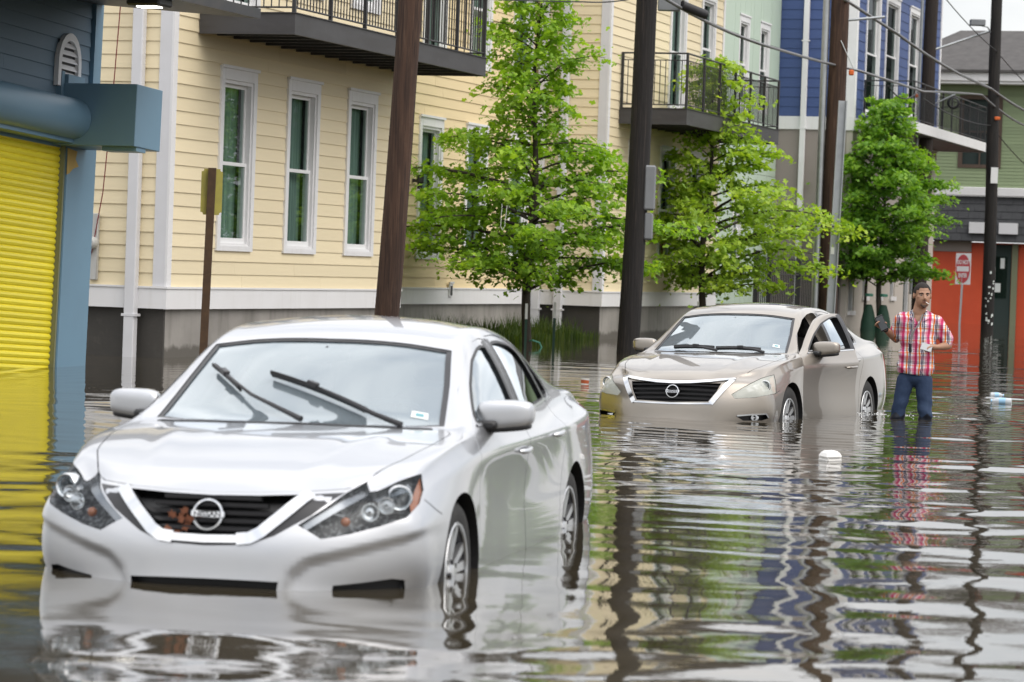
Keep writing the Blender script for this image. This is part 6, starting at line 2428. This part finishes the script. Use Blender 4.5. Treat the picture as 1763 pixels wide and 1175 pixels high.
# scraps and leaf litter drifting on the water
rng = np.random.RandomState(12)
mb = MB()
for i in range(320):
    y = rng.uniform(18, 60); x = -5.0 + rng.uniform(0, 1) * (y * .17 + 5)
    s = rng.uniform(.008, .026)
    a = rng.uniform(0, 6.28)
    q = [(x + s * math.cos(a + b) * r, y + s * math.sin(a + b) * r, .006) for b, r in ((0, 1.3), (1.5, .7), (3.1, 1.2), (4.6, .6))]
    mb.add(q, [(0, 1, 2, 3)])
mat('litter', (.20, .17, .11), .8, noise=[(.9, .8, (.45, .42, .36), .5, .6)], coord='Object')
tag(mb.build('floating_litter', [MATS['litter']], fix=False), 'small scraps and leaves drifting on the water', None, None, 'stuff')
# ------------------------------------------------------------------ the man wading
mat('skin', (.36, .20, .128), .5, noise=[(9, .3, (.29, .15, .09), .4, .7)])
mat('hair', (.020, .016, .014), .85, bump=(180, .5, .004))
mat('eye_white', (.30, .27, .25), .3)
mat('stubble', (.075, .048, .036), .85)
mat('eye_dark', (.012, .008, .006), .2)
mat('lips', (.20, .075, .06), .5)
mat('jeans', (.017, .035, .080), .85, noise=[((7, 7, 4), .6, (.040, .070, .125), .48, .70), (60, .25, (.03, .05, .10), .4, .6)], bump=(14, .35, .02), coord='Object')
mat('jeans_wet', (.006, .009, .018), .35)
mat('undershirt', (.20, .19, .19), .9)
mat('phone_black', (.015, .015, .017), .25)
mat('phone_screen', (.10, .11, .12), .08)
mat('paper_grey', (.42, .43, .44), .8)
mat('cig_paper', (.80, .79, .76), .7)

def plaid():
    m = bpy.data.materials.new('plaid_shirt')
    m.use_nodes = True
    n, l = m.node_tree.nodes, m.node_tree.links
    b = n['Principled BSDF']
    b.inputs['Roughness'].default_value = .9
    tc = n.new('ShaderNodeTexCoord')
    sep = n.new('ShaderNodeSeparateXYZ')
    nz = n.new('ShaderNodeTexNoise'); nz.inputs['Scale'].default_value = 7
    mixv = n.new('ShaderNodeMix'); mixv.data_type = 'VECTOR'; mixv.inputs['Factor'].default_value = .035
    l.new(tc.outputs['Object'], nz.inputs['Vector'])
    l.new(tc.outputs['Object'], mixv.inputs['A']); l.new(nz.outputs['Color'], mixv.inputs['B'])
    l.new(mixv.outputs['Result'], sep.inputs[0])
    def stripes(axis, freq, cols):
        mu = n.new('ShaderNodeMath'); mu.operation = 'MULTIPLY'; mu.inputs[1].default_value = freq
        fr = n.new('ShaderNodeMath'); fr.operation = 'FRACT'
        ra = n.new('ShaderNodeValToRGB'); ra.color_ramp.interpolation = 'CONSTANT'
        el = ra.color_ramp.elements
        el[0].position, el[0].color = cols[0][0], (*cols[0][1], 1)
        el[1].position, el[1].color = cols[1][0], (*cols[1][1], 1)
        for p, c in cols[2:]:
            e = el.new(p); e.color = (*c, 1)
        l.new(sep.outputs[axis], mu.inputs[0]); l.new(mu.outputs[0], fr.inputs[0]); l.new(fr.outputs[0], ra.inputs['Fac'])
        return ra.outputs['Color']
    W, P, O, N_, K = (.80, .78, .78), (.58, .045, .17), (.82, .25, .03), (.030, .025, .11), (.78, .38, .50)
    a = stripes('X', 8.2, [(0, P), (.20, W), (.36, O), (.48, W), (.55, N_), (.61, W), (.65, N_), (.72, W), (.86, K)])
    c = stripes('Z', 8.2, [(0, P), (.22, W), (.38, O), (.48, W), (.58, N_), (.63, W), (.69, N_), (.74, W), (.86, K)])
    mx = n.new('ShaderNodeMix'); mx.data_type = 'RGBA'; mx.blend_type = 'MULTIPLY'; mx.inputs['Factor'].default_value = .62
    l.new(a, mx.inputs['A']); l.new(c, mx.inputs['B'])
    l.new(mx.outputs['Result'], b.inputs['Base Color'])
    MATS['plaid_shirt'] = m
plaid()

def blob_mesh(name, chains, voxel=.009, smooth_it=3, extra=None):
    """union of tapered chains as one continuous skin"""
    mb = MB()
    def capsule(p, q, r0, r1, n=14):
        p, q = Vector(p), Vector(q)
        d = (q - p); L = d.length
        if L < 1e-6: d = Vector((0, 0, 1)); L = 1e-6
        M = Matrix.Translation(p) @ d.normalized().to_track_quat('Z', 'Y').to_matrix().to_4x4()
        prof = [(.02 * r0, -r0)] + [(r0 * math.cos(a), r0 * math.sin(a)) for a in np.linspace(-1.2, 0, 5)] + [(r1 * math.cos(a), L + r1 * math.sin(a)) for a in np.linspace(0, 1.2, 5)] + [(.02 * r1, L + r1)]
        mb.lathe(prof, n, M=M)
    def ellipsoid(c, r, rot=None):
        M = Matrix.Translation(c) @ (rot.to_4x4() if rot is not None else Matrix.Identity(4)) @ Matrix.Diagonal((r[0], r[1], r[2], 1))
        prof = [(max(.02, math.cos(a)), math.sin(a)) for a in np.linspace(-PI / 2, PI / 2, 13)]
        mb.lathe(prof, 20, M=M)
    for ch in chains:
        if ch[0] == 'e': ellipsoid(*ch[1:])
        else:
            pts = ch[1]
            for (p, r0), (q, r1) in zip(pts[:-1], pts[1:]): capsule(p, q, r0, r1)
    me = mb.mesh(name)
    o = bpy.data.objects.new('t', me); COL.objects.link(o)
    r = o.modifiers.new('r', 'REMESH'); r.mode = 'VOXEL'; r.voxel_size = voxel; r.use_smooth_shade = True
    s = o.modifiers.new('s', 'SMOOTH'); s.factor = .5; s.iterations = smooth_it
    bpy.context.view_layer.update()
    out = bpy.data.meshes.new_from_object(o.evaluated_get(bpy.context.evaluated_depsgraph_get()))
    bpy.data.objects.remove(o); bpy.data.meshes.remove(me)
    out.name = name
    out.polygons.foreach_set('use_smooth', [True] * len(out.polygons))
    return out

def wading_man():
    root = empty('person', (4.075, 30.5, 0), (0, 0, math.radians(-7)))
    tag(root, 'man in a bright plaid shirt and jeans wading with a phone and cigarette', 'person')
    V = Vector
    # joints: x to the right of the picture, y away from the camera, z above the water
    neck, headc = V((.012, .01, 1.075)), V((.040, -.015, 1.245))
    shR, elR, wrR = V((-.175, .01, 1.010)), V((-.205, .13, .80)), V((-.325, -.045, .905))
    shL, elL, wrL = V((.210, .015, 1.000)), V((.318, .06, .755)), V((.205, -.145, .738))
    hipR, knR, anR = V((-.095, .0, .40)), V((-.155, -.03, .08)), V((-.215, .06, -.30))
    hipL, knL, anL = V((.085, .0, .40)), V((.112, -.045, .05)), V((.110, .03, -.33))
    def hand(w, palm_dir, up, curl, thumb_side, grip=.0):
        """palm and five fingers; returns chains and the palm centre"""
        d = palm_dir.normalized(); s = d.cross(up).normalized(); u = s.cross(d).normalized()
        out = [('c', [(w, .026), (w + d * .045, .033), (w + d * .075, .031)])]
        base = w + d * .078
        for k, (off, L) in enumerate(((-.028, .072), (-.0095, .082), (.0095, .078), (.028, .062))):
            p0 = base + s * off
            b1 = (d * math.cos(curl * .5) - u * math.sin(curl * .5))
            b2 = (d * math.cos(curl * 1.3) - u * math.sin(curl * 1.3))
            b3 = (d * math.cos(curl * 1.9) - u * math.sin(curl * 1.9))
            p1 = p0 + b1 * L * .45; p2 = p1 + b2 * L * .32; p3 = p2 + b3 * L * .25
            out.append(('c', [(p0 - d * .02, .0105), (p1, .0095), (p2, .0085), (p3, .0072)]))
        t0 = w + d * .025 + s * thumb_side * .028
        t1 = t0 + (d * .55 + s * thumb_side * .75 - u * .35).normalized() * .042
        t2 = t1 + (d * .75 + s * thumb_side * .25 - u * .6).normalized() * .034
        out.append(('c', [(t0, .014), (t1, .0115), (t2, .0085)]))
        return out, w + d * .06 - u * .02
    hR, pR = hand(wrR, V((-.62, -.50, .45)), V((-.25, .75, .55)), .55, -1)
    hL, pL = hand(wrL, V((-.86, -.35, .02)), V((.1, .25, 1)), .75, 1)
    turn = Matrix.Rotation(math.radians(14), 3, 'Z')
    def H(x, y, z): return headc + turn @ V((x, y, z))
    ch = [('c', [(V((.012, .03, .99)), .075), (neck, .068), (headc + V((-.008, .015, -.06)), .062)]),
          ('e', H(0, .012, .035), (.085, .098, .098), turn), ('e', H(0, -.022, -.035), (.073, .076, .094), turn), ('e', H(0, -.045, -.092), (.040, .042, .032), turn),
          ('e', H(0, -.070, .030), (.055, .022, .016), turn), ('c', [(H(0, -.088, .018), .009), (H(0, -.108, -.022), .015), (H(0, -.094, -.034), .013)]),
          ('c', [(H(-.018, -.092, -.032), .009), (H(.018, -.092, -.032), .009)]), ('e', H(0, -.082, -.062), (.026, .014, .011), turn),
          ('e', H(-.087, .012, .0), (.010, .020, .031), turn), ('e', H(.087, .012, .0), (.010, .020, .031), turn), ('e', H(-.046, -.055, -.01), (.022, .022, .020), turn), ('e', H(.046, -.055, -.01), (.022, .022, .020), turn),
          ('e', V((.015, .01, .93)), (.155, .095, .16)), ('e', V((.010, .0, .70)), (.140, .098, .20)), ('e', V((-.005, .01, .47)), (.150, .105, .13)),
          ('c', [(shR, .046), ((shR + elR) / 2, .046), (elR, .040), ((elR * .6 + wrR * .4), .040), (wrR, .026)]), ('c', [(shL, .046), ((shL + elL) / 2, .046), (elL, .040), ((elL * .6 + wrL * .4), .040), (wrL, .026)]),
          ('c', [(V((-.12, .01, .98)), .05), (V((.15, .01, .98)), .05)]),
          ('c', [(hipR, .085), (knR, .055), (knR.lerp(anR, .35), .054), (anR, .038)]), ('c', [(hipL, .085), (knL, .055), (knL.lerp(anL, .35), .054), (anL, .038)])] + hR + hL
    body = blob_mesh('body', ch, .0065, 2)
    new_obj('body', body, root, [MATS['skin']])
    # shirt: torso, short sleeves, hem below the waist
    sh = [('c', [(V((-.10, .025, 1.030)), .055), (V((-.03, .035, 1.055)), .055), (V((.05, .035, 1.055)), .055), (V((.13, .025, 1.025)), .055)]), ('e', V((.015, .01, .955)), (.205, .125, .130)), ('e', V((.012, -.002, .80)), (.190, .135, .18)), ('e', V((.004, -.004, .63)), (.186, .138, .17)),
          ('c', [(V((-.14, .012, 1.010)), .066), (V((.012, .02, 1.035)), .066), (V((.175, .012, 1.004)), .066)]),
          ('c', [(shR + V((.02, 0, -.012)), .074), (shR.lerp(elR, .45), .076), (shR.lerp(elR, .80), .076)]), ('c', [(shL + V((-.02, 0, -.012)), .074), (shL.lerp(elL, .45), .076), (shL.lerp(elL, .80), .074)]),
          ('e', V((-.004, .0, .52)), (.192, .138, .125))]
    shirt = blob_mesh('shirt', sh, .010, 8)
    bm = bmesh.new(); bm.from_mesh(shirt)
    rng = np.random.RandomState(1)
    for v in bm.verts:                                   # cloth folds
        c = v.co
        w = .0075 * math.sin(c.z * 34 + 5 * math.sin(c.x * 11 + c.z * 4)) * (1 if abs(c.x) < .2 else .7)
        v.co = c + v.normal * w
    for co, no in (((0, 0, .452), (-.10, 0, -1)), ):
        bmesh.ops.bisect_plane(bm, geom=bm.verts[:] + bm.edges[:] + bm.faces[:], plane_co=co, plane_no=no, clear_outer=True)
    # open collar: a V cut away at the throat
    dele = [f for f in bm.faces if f.calc_center_median().y < .0 and f.calc_center_median().z > .965 and abs(f.calc_center_median().x - .012) < (f.calc_center_median().z - .955) * .62]
    bmesh.ops.delete(bm, geom=dele, context='FACES')
    bm.to_mesh(shirt); bm.free()
    so = new_obj('shirt', shirt, root, [MATS['plaid_shirt']])
    sol = MB()
    for s in (-1, 1):                                     # collar flaps
        base = V((.012, 0, 0))
        a, b, c, d = base + V((s * .068, .035, 1.088)), base + V((s * .058, -.060, 1.062)), base + V((s * .040, -.120, .985)), base + V((s * .098, -.088, 1.015))
        sol.add([a, b, c, d, a + V((0, 0, .012)), b + V((0, -.006, .012)), c + V((0, -.012, .004)), d + V((s * .006, -.012, .006))], [(0, 1, 2, 3), (7, 6, 5, 4), (0, 4, 5, 1), (1, 5, 6, 2), (2, 6, 7, 3), (3, 7, 4, 0)])
    sol.build('collar', [MATS['plaid_shirt']], so)
    pl = MB()
    pl.tube([V((.012, -.118, .99)), V((.008, -.138, .86)), V((.004, -.137, .70)), V((0, -.135, .55)), V((-.004, -.128, .47))], .0075, 6)
    pl.build('placket', [MATS['plaid_shirt']], so)
    # lanyard of grey cloth with a dark clip
    ln = MB()
    ln.tube([V((-.045, -.06, 1.075)), V((-.040, -.125, .99)), V((-.050, -.142, .90)), V((-.055, -.146, .80)), V((-.06, -.146, .76))], .0085, 6)
    ln.tube([V((.050, -.07, 1.06)), V((.02, -.128, .97)), V((-.03, -.144, .90)), V((-.055, -.146, .80))], .008, 6)
    lo = ln.build('lanyard', [MATS['undershirt']], root, smooth=60)
    ln = MB(); ln.bbox(-.072, -.048, -.162, -.143, .675, .765, .006); ln.build('clip', [MATS['phone_black']], lo)
    # jeans
    je = [('e', V((-.006, .008, .43)), (.158, .112, .105)), ('c', [(hipR + V((0, 0, -.01)), .092), (hipR.lerp(knR, .5), .080), (knR, .072), (knR.lerp(anR, .3), .078), (anR, .080)]), ('c', [(hipL + V((0, 0, -.01)), .092), (hipL.lerp(knL, .5), .080), (knL, .071), (knL.lerp(anL, .3), .077), (anL, .080)])]
    jn = blob_mesh('jeans', je, .010, 2)
    for v in jn.vertices:
        c = v.co
        k = max(0, min(1, (.32 - c.z) / .3))
        c.x += .007 * k * math.sin(c.z * 46 + 9 * c.y); c.y += .008 * k * math.sin(c.z * 38 + 11 * c.x)
    jn.materials.append(MATS['jeans']); jn.materials.append(MATS['jeans_wet'])
    for f in jn.polygons:
        c = f.center
        if c.z < .045 + .02 * math.sin(c.x * 60): f.material_index = 1
    new_obj('jeans', jn, root)
    # hair cap, brows, beard, eyes, mouth
    hm = blob_mesh('hair', [('e', H(0, .014, .037), (.0885, .1015, .1015), turn)], .006, 1)
    bm = bmesh.new(); bm.from_mesh(hm)
    fr = turn @ V((0, -1, 0))
    dele = []
    for f in bm.faces:
        c = f.calc_center_median() - headc
        yy = c.dot(fr)
        if c.z < (.082 if yy > .060 else .060 if yy > .035 else .022 if yy > -.005 else -.045): dele.append(f)
    bmesh.ops.delete(bm, geom=dele, context='FACES')
    bmesh.ops.solidify(bm, geom=bm.faces[:], thickness=.003)
    bm.to_mesh(hm); bm.free()
    new_obj('hair', hm, root, [MATS['hair']])
    for s in (-1, 1):
        e = MB(); e.lathe([(max(.0015, .0115 * math.cos(a)), .0115 * math.sin(a)) for a in np.linspace(-PI / 2, PI / 2, 9)], 12, M=Matrix.Translation(H(s * .030, -.074, .008)) @ turn.to_4x4() @ Matrix.Diagonal((1.25, .9, .62, 1)))
        eo = e.build('eye', [MATS['eye_white']], root, smooth=90)
        e = MB(); e.lathe([(.0012, -.004), (.0058, 0), (.0012, .003)], 10, M=Matrix.Translation(H(s * .030 + .002, -.0845, .008)) @ turn.to_4x4() @ Matrix.Rotation(PI / 2, 4, 'X'))
        e.build('iris', [MATS['eye_dark']], eo, smooth=60)
        e = MB(); e.tube([H(s * .012, -.090, .024), H(s * .030, -.090, .031), H(s * .050, -.078, .025)], [.004, .0055, .003], 6)
        e.build('eyebrow', [MATS['hair']], root, smooth=60)
    e = MB(); e.tube([H(-.024, -.088, -.062), H(0, -.0975, -.060), H(.024, -.088, -.062)], [.003, .006, .003], 8); e.build('mouth', [MATS['lips']], root, smooth=60)
    bd = blob_mesh('beard', [('c', [(H(-.030, -.082, -.050), .006), (H(0, -.098, -.047), .0065), (H(.030, -.082, -.050), .006)]), ('c', [(H(-.030, -.080, -.052), .006), (H(-.026, -.070, -.090), .011), (H(0, -.080, -.104), .017), (H(.026, -.070, -.090), .011), (H(.030, -.080, -.052), .006)])], .005, 1)
    new_obj('beard', bd, root, [MATS['stubble']])
    wt = MB()
    d_ = (wrR - elR).normalized()
    wt.lathe([(.028, -.012), (.032, -.008), (.032, .008), (.028, .012)], 16, M=Matrix.Translation(wrR - d_ * .02) @ d_.to_track_quat('Z', 'Y').to_matrix().to_4x4()); wt.build('wrist_band', [MATS['phone_black']], root, smooth=40)
    return root, pR, pL, H
man, palmR, palmL, headP = wading_man()
MW = Matrix.Translation((4.075, 30.5, 0)) @ Matrix.Rotation(math.radians(-7), 4, 'Z')
# things he holds
ph = empty('phone'); ph.matrix_world = MW @ Matrix.Translation(palmR + Vector((.005, -.030, .035))) @ Matrix.Rotation(math.radians(-28), 4, 'Y') @ Matrix.Rotation(math.radians(8), 4, 'X')
tag(ph, 'black phone held up by the wading man', 'phone')
mb = MB(); mb.bbox(-.041, .041, -.007, .007, -.082, .082, .006); mb.build('case', [MATS['phone_black']], ph)
mb = MB(); mb.box(-.035, .035, -.0085, -.0072, -.068, .070); mb.build('screen', [MATS['phone_screen']], ph)
pa = empty('folded_paper'); pa.matrix_world = MW @ Matrix.Translation(palmL + Vector((-.055, -.035, .012))) @ Matrix.Rotation(math.radians(12), 4, 'Y') @ Matrix.Rotation(math.radians(58), 4, 'X')
tag(pa, 'folded pale paper in the wading man hand', 'paper')
mb = MB()
for i, (z0, rr) in enumerate(((0, .0), (.004, .05), (.008, -.04))):
    M_ = Matrix.Rotation(rr, 4, 'Z')
    mb.prism([M_ @ Vector((x, y, z0)) for x, y in ((-.055, -.038), (.055, -.042), (.058, .038), (-.05, .042))], (0, 0, .0025))
mb.build('sheet', [MATS['paper_grey']], pa)
ci = empty('cigarette'); ci.matrix_world = MW @ Matrix.Translation(headP(.014, -.100, -.061))
tag(ci, 'white cigarette in the wading man mouth', 'cigarette')
mb = MB(); mb.tube([(0, 0, 0), (.028, -.045, -.016)], .0042, 8); mb.build('paper_tube', [MATS['cig_paper']], ci)
mb = MB(); mb.tube([(-.010, .016, .006), (0, 0, 0)], .0043, 8); mb.build('filter_tip', [MATS['cup_orange']], ci)
# foam where he and the car break the surface
def foam(name, cx, cy, r0, r1, n, seed, label):
    rng = np.random.RandomState(seed)
    mb = MB()
    for i in range(n):
        a = rng.uniform(0, 6.28); r = r0 + (r1 - r0) * rng.uniform(0, 1) ** 1.7
        s = rng.uniform(.003, .009)
        mb.lathe([(s, 0), (s * .8, s * .5), (s * .2, s * .75)], 6, org=(cx + r * math.cos(a) * 1.3, cy + r * math.sin(a), .001))
    mat(name + '_m', (.72, .73, .72), .25, spec=.6)
    return tag(mb.build(name, [MATS[name + '_m']], smooth=60, fix=False), label, None, None, 'stuff')
foam('foam', 3.72, 31.3, .1, .8, 150, 4, 'thin white foam where the man and the rear wheel stir the water')
